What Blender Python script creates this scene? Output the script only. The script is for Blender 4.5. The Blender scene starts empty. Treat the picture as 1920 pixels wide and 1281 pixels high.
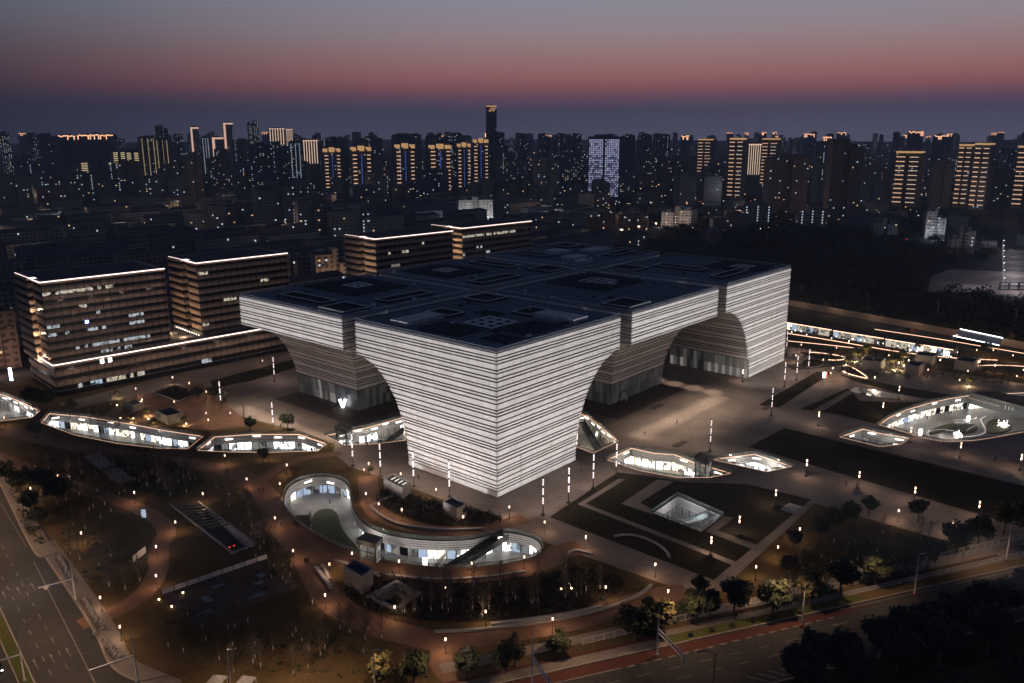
import bpy, bmesh, math, random
from mathutils import Vector, Matrix
from mathutils.geometry import tessellate_polygon
random.seed(7)
R = math.radians
sc = bpy.context.scene
col = sc.collection

# ---------------------------------------------------------------- camera
CAM = Vector((-170.43, -153.67, 104.41)); YAW, PITCH, ROLL, FPX = 0.7146, 0.2436, -0.0018, 1583.2
PW, PH = 1920.0, 1281.0
_f = Vector((math.cos(YAW)*math.cos(PITCH), math.sin(YAW)*math.cos(PITCH), -math.sin(PITCH)))
_r0 = Vector((math.sin(YAW), -math.cos(YAW), 0)); _u0 = _r0.cross(_f)
_r = _r0*math.cos(ROLL)+_u0*math.sin(ROLL); _u = -_r0*math.sin(ROLL)+_u0*math.cos(ROLL)
cd = bpy.data.cameras.new('camera'); cam = bpy.data.objects.new('camera', cd); col.objects.link(cam)
cam.matrix_world = Matrix(((_r.x, _u.x, -_f.x, CAM.x), (_r.y, _u.y, -_f.y, CAM.y), (_r.z, _u.z, -_f.z, CAM.z), (0, 0, 0, 1)))
cd.sensor_width = 36.0; cd.lens = 36.0*FPX/PW; cd.clip_start = 1.0; cd.clip_end = 30000.0
sc.camera = cam

def G(u, v, z=0.0):
    """survey helper: where the sight line through a photo point meets the level z"""
    d = _f*FPX+_r*(u-PW/2)-_u*(v-PH/2)
    t = (z-CAM.z)/d.z
    p = CAM+d*t
    return Vector((p.x, p.y, z))
def proj(p):
    d = Vector(p)-CAM; z = d.dot(_f)
    return (PW/2+FPX*d.dot(_r)/z, PH/2-FPX*d.dot(_u)/z, z)

# ---------------------------------------------------------------- dusk sky
w = bpy.data.worlds.new('World'); sc.world = w; w.use_nodes = True
nt = w.node_tree; nt.nodes.clear()
def lin(c):
    return tuple(((x/255)/12.92 if x/255 <= .04045 else ((x/255+.055)/1.055)**2.4) for x in c)
def wn(t): return nt.nodes.new(t)
def ramp(stops):
    n = wn('ShaderNodeValToRGB'); cr = n.color_ramp
    while len(cr.elements) > 1: cr.elements.remove(cr.elements[-1])
    for i, (p, c) in enumerate(stops):
        e = cr.elements[0] if i == 0 else cr.elements.new(p)
        e.position = p; e.color = (*lin(c), 1)
    return n
tc = wn('ShaderNodeTexCoord'); sx = wn('ShaderNodeSeparateXYZ'); nt.links.new(tc.outputs['Generated'], sx.inputs[0])
# ramp position = sqrt(max(sin(elevation),0))
mx = wn('ShaderNodeMath'); mx.operation = 'MAXIMUM'; nt.links.new(sx.outputs['Z'], mx.inputs[0]); mx.inputs[1].default_value = 0
sq = wn('ShaderNodeMath'); sq.operation = 'SQRT'; nt.links.new(mx.outputs[0], sq.inputs[0])
def e(deg): return math.sqrt(math.sin(R(deg)))
glow = ramp([(0, (102, 100, 124)), (e(.8), (96, 93, 118)), (e(1.5), (94, 84, 108)), (e(2.1), (114, 84, 102)), (e(2.75), (146, 93, 101)), (e(3.5), (162, 107, 108)),
             (e(4.7), (160, 124, 124)), (e(6.2), (155, 138, 145)), (e(8.6), (142, 145, 160)), (e(14), (100, 110, 134)), (e(30), (52, 63, 92)), (1, (28, 36, 56))])
dull = ramp([(0, (40, 43, 61)), (e(1.9), (44, 44, 62)), (e(2.8), (60, 52, 66)), (e(4.4), (72, 66, 78)), (e(6.2), (82, 84, 98)),
             (e(8.6), (90, 101, 119)), (e(14), (74, 86, 110)), (e(30), (48, 59, 88)), (1, (28, 36, 56))])
nt.links.new(sq.outputs[0], glow.inputs[0]); nt.links.new(sq.outputs[0], dull.inputs[0])
# afterglow fades with the angle away from where the sun went down
SUNAZ = R(20)
dt = wn('ShaderNodeVectorMath'); dt.operation = 'DOT_PRODUCT'; nt.links.new(tc.outputs['Generated'], dt.inputs[0]); dt.inputs[1].default_value = (math.cos(SUNAZ), math.sin(SUNAZ), 0)
mr = wn('ShaderNodeMapRange'); mr.interpolation_type = 'SMOOTHSTEP'; nt.links.new(dt.outputs['Value'], mr.inputs[0])
mr.inputs[1].default_value = .52; mr.inputs[2].default_value = 1.0
mix = wn('ShaderNodeMix'); mix.data_type = 'RGBA'; nt.links.new(mr.outputs[0], mix.inputs[0])
nt.links.new(dull.outputs[0], mix.inputs[6]); nt.links.new(glow.outputs[0], mix.inputs[7])
bg = wn('ShaderNodeBackground'); nt.links.new(mix.outputs[2], bg.inputs[0]); bg.inputs[1].default_value = 1.0
wo = wn('ShaderNodeOutputWorld'); nt.links.new(bg.outputs[0], wo.inputs[0])

# ---------------------------------------------------------------- exposure, sampling
sc.view_settings.view_transform = 'Standard'; sc.view_settings.look = 'None'
sc.view_settings.exposure = 0.0; sc.view_settings.gamma = 1.0
sc.render.engine = 'CYCLES'
cy = sc.cycles
cy.use_denoising = True; cy.use_light_tree = True
cy.max_bounces = 3; cy.diffuse_bounces = 1; cy.glossy_bounces = 1; cy.transmission_bounces = 2; cy.transparent_max_bounces = 5
cy.use_adaptive_sampling = True; cy.adaptive_threshold = .03; cy.volume_bounces = 0
cy.sample_clamp_indirect = 2.0; cy.sample_clamp_direct = 0.0
cy.caustics_reflective = False; cy.caustics_refractive = False

# ---------------------------------------------------------------- materials
MATS = {}
def mat(name, c, rough=.75, noise=None, metal=0., emit=None, es=0., nee=True, spec=.5, c2=None, bump=0., coord='Object', alpha=None):
    """procedural surface: base colour c, mottled towards c2 by noise=(scale, detail)"""
    if name in MATS: return MATS[name]
    m = bpy.data.materials.new(name); m.use_nodes = True; t = m.node_tree; b = t.nodes['Principled BSDF']
    b.inputs['Roughness'].default_value = rough; b.inputs['Metallic'].default_value = metal
    b.inputs['Specular IOR Level'].default_value = spec
    b.inputs['Base Color'].default_value = (*c, 1)
    if noise:
        co = t.nodes.new('ShaderNodeTexCoord')
        n = t.nodes.new('ShaderNodeTexNoise'); n.inputs['Scale'].default_value = noise[0]; n.inputs['Detail'].default_value = noise[1]; n.inputs['Roughness'].default_value = .65
        t.links.new(co.outputs[coord], n.inputs['Vector'])
        r = t.nodes.new('ShaderNodeValToRGB'); r.color_ramp.elements[0].position = .32; r.color_ramp.elements[1].position = .68
        k = c2 or tuple(x*.55 for x in c)
        r.color_ramp.elements[0].color = (*k, 1); r.color_ramp.elements[1].color = (*c, 1)
        t.links.new(n.outputs['Fac'], r.inputs[0]); t.links.new(r.outputs[0], b.inputs['Base Color'])
        if bump:
            bp = t.nodes.new('ShaderNodeBump'); bp.inputs['Strength'].default_value = bump
            t.links.new(n.outputs['Fac'], bp.inputs['Height']); t.links.new(bp.outputs[0], b.inputs['Normal'])
    if emit:
        b.inputs['Emission Color'].default_value = (*emit, 1); b.inputs['Emission Strength'].default_value = es
    if alpha is not None: b.inputs['Alpha'].default_value = alpha
    m.cycles.emission_sampling = 'AUTO' if (emit and nee) else 'NONE'
    MATS[name] = m
    return m

def paving(name, c, c2, tile, mortar=.012, rough=.7, stain=.06):
    """slab paving: per-slab tint, joints, large stains"""
    m = bpy.data.materials.new(name); m.use_nodes = True; t = m.node_tree; b = t.nodes['Principled BSDF']
    co = t.nodes.new('ShaderNodeTexCoord')
    br = t.nodes.new('ShaderNodeTexBrick'); br.inputs['Scale'].default_value = 1.0
    br.inputs['Brick Width'].default_value = tile[0]; br.inputs['Row Height'].default_value = tile[1]; br.inputs['Mortar Size'].default_value = mortar
    br.inputs['Color1'].default_value = (*c, 1); br.inputs['Color2'].default_value = (*c2, 1); br.inputs['Mortar'].default_value = (*[x*.4 for x in c], 1)
    br.offset = .5
    t.links.new(co.outputs['Object'], br.inputs['Vector'])
    n = t.nodes.new('ShaderNodeTexNoise'); n.inputs['Scale'].default_value = stain; n.inputs['Detail'].default_value = 8
    t.links.new(co.outputs['Object'], n.inputs['Vector'])
    mr2 = t.nodes.new('ShaderNodeMapRange'); mr2.inputs[1].default_value = .3; mr2.inputs[2].default_value = .7; mr2.inputs[3].default_value = .6; mr2.inputs[4].default_value = 1.15
    t.links.new(n.outputs['Fac'], mr2.inputs[0])
    mu = t.nodes.new('ShaderNodeMix'); mu.data_type = 'RGBA'; mu.blend_type = 'MULTIPLY'; mu.inputs[0].default_value = 1
    cb = t.nodes.new('ShaderNodeCombineColor')
    for i in range(3): t.links.new(mr2.outputs[0], cb.inputs[i])
    t.links.new(br.outputs['Color'], mu.inputs[6]); t.links.new(cb.outputs[0], mu.inputs[7])
    t.links.new(mu.outputs[2], b.inputs['Base Color']); b.inputs['Roughness'].default_value = rough; b.inputs['Specular IOR Level'].default_value = .1
    m.cycles.emission_sampling = 'NONE'; MATS[name] = m
    return m

def shopmat(name, c1, c2, s, scale):
    """a shop window at night: lit goods and dark gaps behind the glass"""
    m = bpy.data.materials.new(name); m.use_nodes = True; t = m.node_tree; b = t.nodes['Principled BSDF']
    co = t.nodes.new('ShaderNodeTexCoord')
    oi = t.nodes.new('ShaderNodeObjectInfo'); ad = t.nodes.new('ShaderNodeVectorMath'); ad.operation = 'ADD'
    t.links.new(co.outputs['Object'], ad.inputs[0]); t.links.new(oi.outputs['Location'], ad.inputs[1])
    v = t.nodes.new('ShaderNodeTexVoronoi'); v.inputs['Scale'].default_value = scale; v.distance = 'CHEBYCHEV'
    t.links.new(ad.outputs[0], v.inputs['Vector'])
    r = t.nodes.new('ShaderNodeValToRGB'); r.color_ramp.interpolation = 'CONSTANT'
    r.color_ramp.elements[0].color = (*[x*.08 for x in c1], 1); r.color_ramp.elements[1].position = .14; r.color_ramp.elements[1].color = (*c1, 1)
    q = r.color_ramp.elements.new(.62); q.color = (*c2, 1); q = r.color_ramp.elements.new(.82); q.color = (*[x*.35 for x in c2], 1)
    sp = t.nodes.new('ShaderNodeSeparateColor'); t.links.new(v.outputs['Color'], sp.inputs[0]); t.links.new(sp.outputs[0], r.inputs[0])
    b.inputs['Base Color'].default_value = (.05, .05, .06, 1); b.inputs['Roughness'].default_value = .1
    t.links.new(r.outputs[0], b.inputs['Emission Color']); b.inputs['Emission Strength'].default_value = s
    MATS[name] = m
    return m

def towerwall(name, c, fx=3.2, fz=3.0, glass=.35):
    """far tower facade: storeys and window bays as a dim grid (too far to tell apart)"""
    m = bpy.data.materials.new(name); m.use_nodes = True; t = m.node_tree; b = t.nodes['Principled BSDF']
    co = t.nodes.new('ShaderNodeTexCoord'); s = t.nodes.new('ShaderNodeSeparateXYZ'); t.links.new(co.outputs['Object'], s.inputs[0])
    a = t.nodes.new('ShaderNodeMath'); a.operation = 'ADD'; t.links.new(s.outputs[0], a.inputs[0]); t.links.new(s.outputs[1], a.inputs[1])
    def cell(o, d, th):
        k = t.nodes.new('ShaderNodeMath'); k.operation = 'DIVIDE'; t.links.new(o, k.inputs[0]); k.inputs[1].default_value = d
        f = t.nodes.new('ShaderNodeMath'); f.operation = 'FRACT'; t.links.new(k.outputs[0], f.inputs[0])
        g = t.nodes.new('ShaderNodeMath'); g.operation = 'LESS_THAN'; t.links.new(f.outputs[0], g.inputs[0]); g.inputs[1].default_value = th
        return g.outputs[0]
    mu = t.nodes.new('ShaderNodeMath'); mu.operation = 'MULTIPLY'
    t.links.new(cell(a.outputs[0], fx, .55), mu.inputs[0]); t.links.new(cell(s.outputs[2], fz, .55), mu.inputs[1])
    mx_ = t.nodes.new('ShaderNodeMix'); mx_.data_type = 'RGBA'; t.links.new(mu.outputs[0], mx_.inputs[0])
    mx_.inputs[6].default_value = (*c, 1); mx_.inputs[7].default_value = (*[x*glass for x in c], 1)
    t.links.new(mx_.outputs[2], b.inputs['Base Color']); b.inputs['Roughness'].default_value = .7; b.inputs['Specular IOR Level'].default_value = .15
    m.cycles.emission_sampling = 'NONE'; MATS[name] = m
    return m

WARM = (1., .62, .36); PINK = (1., .72, .58); COOL = (.82, .9, 1.); WHITE = (1., .93, .86)
def panel_mat():
    m = bpy.data.materials.new('panel'); m.use_nodes = True; t = m.node_tree; b = t.nodes['Principled BSDF']; N = t.nodes.new; K = t.links.new
    co = N('ShaderNodeTexCoord'); s = N('ShaderNodeSeparateXYZ'); K(co.outputs['Object'], s.inputs[0])
    def op(o, x, y=None, z=None):
        n = N('ShaderNodeMath'); n.operation = o
        for i_, q in enumerate((x, y, z)):
            if q is None: continue
            if isinstance(q, (int, float)): n.inputs[i_].default_value = q
            else: K(q, n.inputs[i_])
        return n.outputs[0]
    run = op('DIVIDE', op('ADD', s.outputs[0], s.outputs[1]), 2.6)
    joint = op('LESS_THAN', op('FRACT', run), .025)
    cell = op('FLOOR', run); lev = op('FLOOR', op('MULTIPLY', s.outputs[2], .8))
    wn_ = N('ShaderNodeTexWhiteNoise'); wn_.noise_dimensions = '2D'; cv = N('ShaderNodeCombineXYZ'); K(cell, cv.inputs[0]); K(lev, cv.inputs[1]); K(cv.outputs[0], wn_.inputs['Vector'])
    ns = N('ShaderNodeTexNoise'); ns.inputs['Scale'].default_value = .12; ns.inputs['Detail'].default_value = 6; K(co.outputs['Object'], ns.inputs['Vector'])
    mp = N('ShaderNodeMapping'); mp.inputs['Scale'].default_value = (.9, .9, .06); K(co.outputs['Object'], mp.inputs[0])
    n2 = N('ShaderNodeTexNoise'); n2.inputs['Scale'].default_value = 1.; n2.inputs['Detail'].default_value = 5; K(mp.outputs[0], n2.inputs['Vector'])      # rain streaks
    v = op('MULTIPLY_ADD', wn_.outputs['Value'], .10, .40); v = op('MULTIPLY_ADD', ns.outputs['Fac'], .18, v); v = op('MULTIPLY_ADD', n2.outputs['Fac'], .12, v)
    v = op('MULTIPLY', v, op('MULTIPLY_ADD', joint, -.45, 1.0))
    cc = N('ShaderNodeCombineColor'); K(v, cc.inputs[0]); K(op('MULTIPLY', v, .965), cc.inputs[1]); K(op('MULTIPLY', v, .96), cc.inputs[2]); K(cc.outputs[0], b.inputs['Base Color'])
    b.inputs['Roughness'].default_value = .55; b.inputs['Specular IOR Level'].default_value = .25
    m.cycles.emission_sampling = 'NONE'; MATS['panel'] = m
panel_mat()
mat('groove', (.06, .05, .053), .7, (1.5, 3))
mat('roofdeck', (.22, .25, .29), .85, (.35, 8), c2=(.14, .165, .195), spec=0.)
mat('roofdark', (.08, .09, .108), .9, (.8, 5), spec=0.)
mat('rooftrim', (.8, .83, .87), .6, (2, 3))
mat('roofpale', (.5, .5, .56), .6, (.6, 4))
mat('curtain', (.2, .22, .24), .2, (.8, 3), c2=(.15, .17, .185), spec=.35)
mat('mullion', (.20, .21, .22), .4, (3, 2))
mat('tan', (.37, .29, .235), .7, (2.0, 4), c2=(.3, .235, .19), spec=.15)
mat('darkglass', (.012, .013, .016), .25, (.5, 3), spec=.25)
mat('concrete', (.30, .285, .275), .8, (1.2, 6), c2=(.2, .19, .185))
mat('render_grey', (.24, .215, .2), .85, (.8, 7), c2=(.17, .15, .14), spec=.1)
mat('white_wall', (.62, .60, .58), .7, (1.0, 5), c2=(.5, .485, .47))
mat('asphalt', (.062, .056, .05), .85, (.9, 10), c2=(.042, .038, .034), bump=.1, spec=.12)
mat('redlane', (.105, .038, .028), .85, (1.2, 8), c2=(.075, .028, .022), spec=.1)
mat('paint', (.3, .275, .235), .8, (1.6, 8), c2=(.1, .09, .08), spec=.1)
mat('kerb', (.33, .27, .22), .8, (1.5, 5))
mat('soil', (.05, .034, .022), .95, (.5, 8), c2=(.03, .02, .013), spec=0.)
mat('steel', (.10, .10, .105), .4, (4, 2), metal=.6)
mat('galv', (.6, .58, .55), .5, (4, 2), c2=(.5, .48, .46))
mat('black', (.02, .02, .021), .6, (3, 2))
mat('wood', (.16, .1, .06), .7, (2, 5))
mat('bark', (.11, .085, .065), .9, (3, 5))
mat('lime', (.7, .68, .62), .9, (3, 4))
mat('hedge', (.05, .058, .02), .9, (2.5, 8), c2=(.02, .024, .01))
mat('red', (.4, .03, .025), .5, (3, 3))
mat('rail_glass', (.25, .3, .3), .1, (1, 2), alpha=.35)
mat('blue_sign', (.02, .04, .25), .4, (3, 2))
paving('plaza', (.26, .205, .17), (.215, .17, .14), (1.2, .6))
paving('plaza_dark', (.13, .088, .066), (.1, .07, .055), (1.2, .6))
paving('brick_path', (.23, .125, .08), (.175, .095, .06), (.5, .25), .02)
paving('sidewalk', (.24, .2, .165), (.2, .165, .14), (.6, .3), .015)
paving('stone_floor', (.42, .40, .38), (.36, .345, .33), (1.0, 1.0), .01, .35)
def grass_mat(name, a, b_, c_):
    m = bpy.data.materials.new(name); m.use_nodes = True; t = m.node_tree; b = t.nodes['Principled BSDF']
    co = t.nodes.new('ShaderNodeTexCoord')
    n1 = t.nodes.new('ShaderNodeTexNoise'); n1.inputs['Scale'].default_value = .045; n1.inputs['Detail'].default_value = 10
    n2 = t.nodes.new('ShaderNodeTexNoise'); n2.inputs['Scale'].default_value = 1.4; n2.inputs['Detail'].default_value = 8
    for n in (n1, n2): t.links.new(co.outputs['Object'], n.inputs['Vector'])
    ad = t.nodes.new('ShaderNodeMath'); ad.operation = 'MULTIPLY_ADD'; t.links.new(n2.outputs['Fac'], ad.inputs[0]); ad.inputs[1].default_value = .55
    t.links.new(n1.outputs['Fac'], ad.inputs[2])
    r = t.nodes.new('ShaderNodeValToRGB'); r.color_ramp.elements[0].position = .55; r.color_ramp.elements[1].position = 1.0
    r.color_ramp.elements[0].color = (*a, 1); r.color_ramp.elements[1].color = (*c_, 1); q = r.color_ramp.elements.new(.78); q.color = (*b_, 1)
    t.links.new(ad.outputs[0], r.inputs[0]); t.links.new(r.outputs[0], b.inputs['Base Color']); b.inputs['Roughness'].default_value = .95; b.inputs['Specular IOR Level'].default_value = .02
    bp = t.nodes.new('ShaderNodeBump'); bp.inputs['Strength'].default_value = .5; bp.inputs['Distance'].default_value = .2
    t.links.new(n2.outputs['Fac'], bp.inputs['Height']); t.links.new(bp.outputs[0], b.inputs['Normal'])
    m.cycles.emission_sampling = 'NONE'; MATS[name] = m
grass_mat('parkgrass', (.05, .034, .016), (.095, .064, .03), (.14, .092, .045))
grass_mat('lawn', (.022, .019, .012), (.034, .028, .018), (.05, .038, .024))
grass_mat('verge', (.05, .055, .018), (.075, .08, .026), (.1, .1, .035))
grass_mat('citysoil', (.018, .02, .022), (.03, .032, .035), (.05, .05, .052))
for nm, c in (('leaf_yellow', (.115, .095, .028)), ('leaf_green', (.055, .062, .022)), ('leaf_dark', (.028, .034, .018)), ('leaf_wood', (.02, .026, .022))):
    mat(nm, c, .85, (.9, 6), c2=tuple(x*.5 for x in c))  # the yellow leaf colour has the lamplight on lit crowns painted in
# things that give off light
mat('lantern', (.8, .7, .6), emit=(1., .64, .44), es=2.6, nee=False)
mat('column_led', (.8, .8, .8), emit=(1., .82, .82), es=1.7, nee=False)
mat('edge_led', (.8, .8, .8), emit=(1., .56, .36), es=2.4)
mat('roof_led', (.8, .8, .8), emit=(1., .76, .70), es=2.2)
mat('slot_led', (.8, .8, .8), emit=(1., .9, .82), es=4)
mat('slot_dim', (.8, .8, .8), emit=(1., .85, .7), es=.7)
mat('sign_led', (.8, .8, .8), emit=(.95, .97, 1.), es=5)
mat('uplight', (.8, .7, .5), emit=(1., .68, .38), es=12, nee=False)
mat('blue_led', (.2, .2, .8), emit=(.25, .35, 1.), es=6)
mat('tail', (.5, .02, .02), emit=(1., .045, .02), es=2.6)
mat('headlamp', (.8, .8, .8), emit=(.95, .97, 1.), es=10)
mat('street_glow', (.8, .7, .5), emit=(1., .72, .45), es=8, nee=False)
shopmat('shop_white', (1., .99, .95), (.95, 1., .98), 3.6, .7)
shopmat('shop_warm', (1., .85, .62), (1., .95, .85), 2.6, .8)
shopmat('shop_blue', (.5, .62, .85), (.55, .7, .8), .75, .6)
shopmat('shop_dim', (.5, .52, .5), (.6, .55, .45), .35, .6)
shopmat('office_lit', (1., .86, .64), (.95, .9, .8), .55, 1.1)
shopmat('office_cool', (.8, .9, 1.), (.9, .95, 1.), .5, 1.1)
for nm, s_ in (('lobby_dim', .015), ('lobby_mid', .05), ('lobby_lit', .16)): mat(nm, (.18, .195, .21), .25, emit=(1., .95, .86), es=s_, nee=False)
for nm, c, s in (('win_white', (.72, .86, 1.), .75), ('win_warm', (1., .64, .34), .8), ('win_yellow', (1., .78, .4), .8), ('bar_warm', (1., .6, .36), .85), ('bar_pink', (1., .72, .5), 1.1),
                 ('bar_orange', (1., .36, .1), .8), ('gold', (1., .56, .22), .5), ('win_blue', (.12, .25, 1.), .5), ('win_violet', (.62, .64, 1.), .62), ('win_violet_dim', (.45, .45, .9), .22), ('red_light', (1., .06, .05), 2.),
                 ('frame_warm', (1., .6, .45), .8), ('roofline', (1., .5, .28), 1.9), ('white_glow', (.9, .95, 1.), 3.5), ('warm_glow', (1., .58, .3), 4.5), ('lit_wall_grey', (.5, .55, .6), .16), ('lit_wall_warm', (1., .62, .4), .07)):
    mat(nm, (.3, .3, .3), emit=c, es=s, nee=False)
for i, c in enumerate(((.15, .17, .2), (.22, .21, .21), (.11, .14, .18), (.22, .17, .155), (.34, .3, .27))): towerwall('facade%d' % i, c, 3.0+.3*i, 3.0)
mat('roofcap', (.1, .105, .12), .9, (.3, 5), spec=.05)

# ---------------------------------------------------------------- mesh helpers
class MB:
    def __init__(s): s.v = []; s.f = []
    def add(s, vs, fs):
        k = len(s.v); s.v += [tuple(p) for p in vs]; s.f += [tuple(i+k for i in f) for f in fs]; return s
    def box(s, x0, x1, y0, y1, z0, z1):
        return s.add([(x0, y0, z0), (x1, y0, z0), (x1, y1, z0), (x0, y1, z0), (x0, y0, z1), (x1, y0, z1), (x1, y1, z1), (x0, y1, z1)],
                     [(0, 3, 2, 1), (4, 5, 6, 7), (0, 1, 5, 4), (1, 2, 6, 5), (2, 3, 7, 6), (3, 0, 4, 7)])
    def obox(s, c, ax, hl, hw, hz):
        """box centred at c, long axis ax in plan"""
        a = Vector((ax[0], ax[1], 0)).normalized(); b = Vector((-a.y, a.x, 0)); c = Vector(c); z = Vector((0, 0, 1))
        q = [c+a*i*hl+b*j*hw+z*k*hz for k in (-1, 1) for (i, j) in ((-1, -1), (1, -1), (1, 1), (-1, 1))]
        return s.add(q, [(0, 3, 2, 1), (4, 5, 6, 7), (0, 1, 5, 4), (1, 2, 6, 5), (2, 3, 7, 6), (3, 0, 4, 7)])
    def beam(s, a, b, hw, hz=None):
        """square bar from a to b"""
        a = Vector(a); b = Vector(b); d = (b-a).normalized(); hz = hz or hw
        up = Vector((0, 0, 1)) if abs(d.z) < .95 else Vector((1, 0, 0))
        x = d.cross(up).normalized(); y = x.cross(d)
        q = [p+x*i*hw+y*j*hz for p in (a, b) for (i, j) in ((-1, -1), (1, -1), (1, 1), (-1, 1))]
        return s.add(q, [(0, 3, 2, 1), (4, 5, 6, 7), (0, 1, 5, 4), (1, 2, 6, 5), (2, 3, 7, 6), (3, 0, 4, 7)])
    def tube(s, pts, rad, n=6):
        k = len(s.v); pts = [Vector(p) for p in pts]
        for i, p in enumerate(pts):
            d = (pts[min(i+1, len(pts)-1)]-pts[max(i-1, 0)]).normalized()
            up = Vector((0, 0, 1)) if abs(d.z) < .9 else Vector((1, 0, 0))
            x = d.cross(up).normalized(); y = x.cross(d); r_ = rad[i] if isinstance(rad, (list, tuple)) else rad
            for j in range(n):
                an = 2*math.pi*j/n; s.v.append(tuple(p+x*math.cos(an)*r_+y*math.sin(an)*r_))
        for i in range(len(pts)-1):
            for j in range(n):
                s.f.append((k+i*n+j, k+i*n+(j+1) % n, k+(i+1)*n+(j+1) % n, k+(i+1)*n+j))
        s.f.append(tuple(k+j for j in range(n))[::-1]); s.f.append(tuple(k+(len(pts)-1)*n+j for j in range(n)))
        return s
    def prism(s, poly, z0, z1):
        n = len(poly); vs = [(p[0], p[1], z0) for p in poly]+[(p[0], p[1], z1) for p in poly]
        fs = [(i, (i+1) % n, n+(i+1) % n, n+i) for i in range(n)]
        tris = tessellate_polygon([[Vector((p[0], p[1], 0)) for p in poly]])
        for t in tris:
            a, b, c = t
            cr = (poly[b][0]-poly[a][0])*(poly[c][1]-poly[a][1])-(poly[b][1]-poly[a][1])*(poly[c][0]-poly[a][0])
            if cr < 0: a, b, c = c, b, a
            fs.append((n+a, n+b, n+c)); fs.append((c, b, a))
        return s.add(vs, fs)
    def sheet(s, polys, z):
        allp = [p for q in polys for p in q]
        tris = tessellate_polygon([[Vector((p[0], p[1], 0)) for p in q] for q in polys])
        fs = []
        for a, b, c in tris:
            cr = (allp[b][0]-allp[a][0])*(allp[c][1]-allp[a][1])-(allp[b][1]-allp[a][1])*(allp[c][0]-allp[a][0])
            fs.append((a, b, c) if cr > 0 else (c, b, a))
        return s.add([(p[0], p[1], z) for p in allp], fs)
    def ribbon(s, pts, z0, z1, off0=0., off1=None, closed=False):
        """upright band along a plan line from z0 to z1; thickness from off0 to off1 to the left of travel"""
        if off1 is None: off1 = off0+.15
        a = offset(pts, off0, closed); b = offset(pts, off1, closed); n = len(pts); k = len(s.v)
        for i in range(n):
            for q, z in ((a, z0), (b, z0), (b, z1), (a, z1)): s.v.append((q[i][0], q[i][1], z))
        for i in range(n if closed else n-1):
            j = (i+1) % n
            for e_ in range(4): s.f.append((k+4*i+e_, k+4*j+e_, k+4*j+(e_+1) % 4, k+4*i+(e_+1) % 4))
        if not closed:
            s.f.append((k, k+1, k+2, k+3)); s.f.append((k+4*n-1, k+4*n-2, k+4*n-3, k+4*n-4))
        return s
    def mesh(s, name):
        m = bpy.data.meshes.new(name); m.from_pydata(s.v, [], s.f); m.update(); return m
    def build(s, name, material, parent=None, loc=None, smooth=False):
        m = s.mesh(name)
        if material: m.materials.append(MATS[material])
        if smooth:
            for p in m.polygons: p.use_smooth = True
        o = bpy.data.objects.new(name, m); col.objects.link(o)
        if loc is not None: o.location = loc
        if parent is not None: o.parent = parent
        return o

def offset(pts, d, closed=False):
    n = len(pts); out = []
    for i in range(n):
        p = Vector(pts[i][:2]); a = Vector(pts[i-1][:2]) if (i > 0 or closed) else None; b = Vector(pts[(i+1) % n][:2]) if (i < n-1 or closed) else None
        t1 = (p-a).normalized() if a is not None and (p-a).length > 1e-6 else None; t2 = (b-p).normalized() if b is not None and (b-p).length > 1e-6 else None
        t1 = t1 or t2; t2 = t2 or t1
        n1 = Vector((-t1.y, t1.x)); n2 = Vector((-t2.y, t2.x)); m = (n1+n2)
        m = m.normalized() if m.length > 1e-6 else n1
        k = d/max(.35, m.dot(n1)); q = p+m*k; out.append((q.x, q.y))
    return out
def smooth_line(pts, closed=False, it=2):
    pts = [Vector(p[:2]) for p in pts]
    for _ in range(it):
        q = []; n = len(pts)
        if not closed: q.append(pts[0])
        for i in range(n if closed else n-1):
            a = pts[i]; b = pts[(i+1) % n]; q += [a*.75+b*.25, a*.25+b*.75]
        if not closed: q.append(pts[-1])
        pts = q
    return [(p.x, p.y) for p in pts]
def resample(pts, step):
    out = [Vector(pts[0][:2])]; acc = 0
    for i in range(len(pts)-1):
        a = Vector(pts[i][:2]); b = Vector(pts[i+1][:2]); L = (b-a).length; d = step-acc
        while d <= L: out.append(a+(b-a)*d/L); d += step
        acc = (acc+L) % step
    return out
def gp(l, z=0.): return [tuple(G(u, v, z)[:2]) for u, v in l]
def area2(p): return sum(p[i-1][0]*p[i][1]-p[i][0]*p[i-1][1] for i in range(len(p)))
def ccw(p): return p if area2(p) > 0 else p[::-1]
def strip(pts, w0, w1): return ccw(offset(pts, w0)+offset(pts, w1)[::-1])
def tag(o, label=None, cat=None, group=None, kind=None):
    if label: o['label'] = label
    if cat: o['category'] = cat
    if group: o['group'] = group
    if kind: o['kind'] = kind
    return o
def thing(name, label, cat, loc=(0, 0, 0), rz=0., group=None):
    o = bpy.data.objects.new(name, None); col.objects.link(o); o.location = loc; o.rotation_euler = (0, 0, rz)
    o.empty_display_size = .5
    return tag(o, label, cat, group)
def copy_tree(o, parent=None):
    c = o.copy(); col.objects.link(c)
    if parent is not None: c.parent = parent
    for ch in KIDS.get(o, ()): copy_tree(ch, c)
    return c
KIDS = {}
def freeze(o):
    """remember a prototype's children so that copies are cheap"""
    KIDS[o] = [c for c in col.objects if c.parent == o]
    for c in KIDS[o]: freeze(c)
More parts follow.
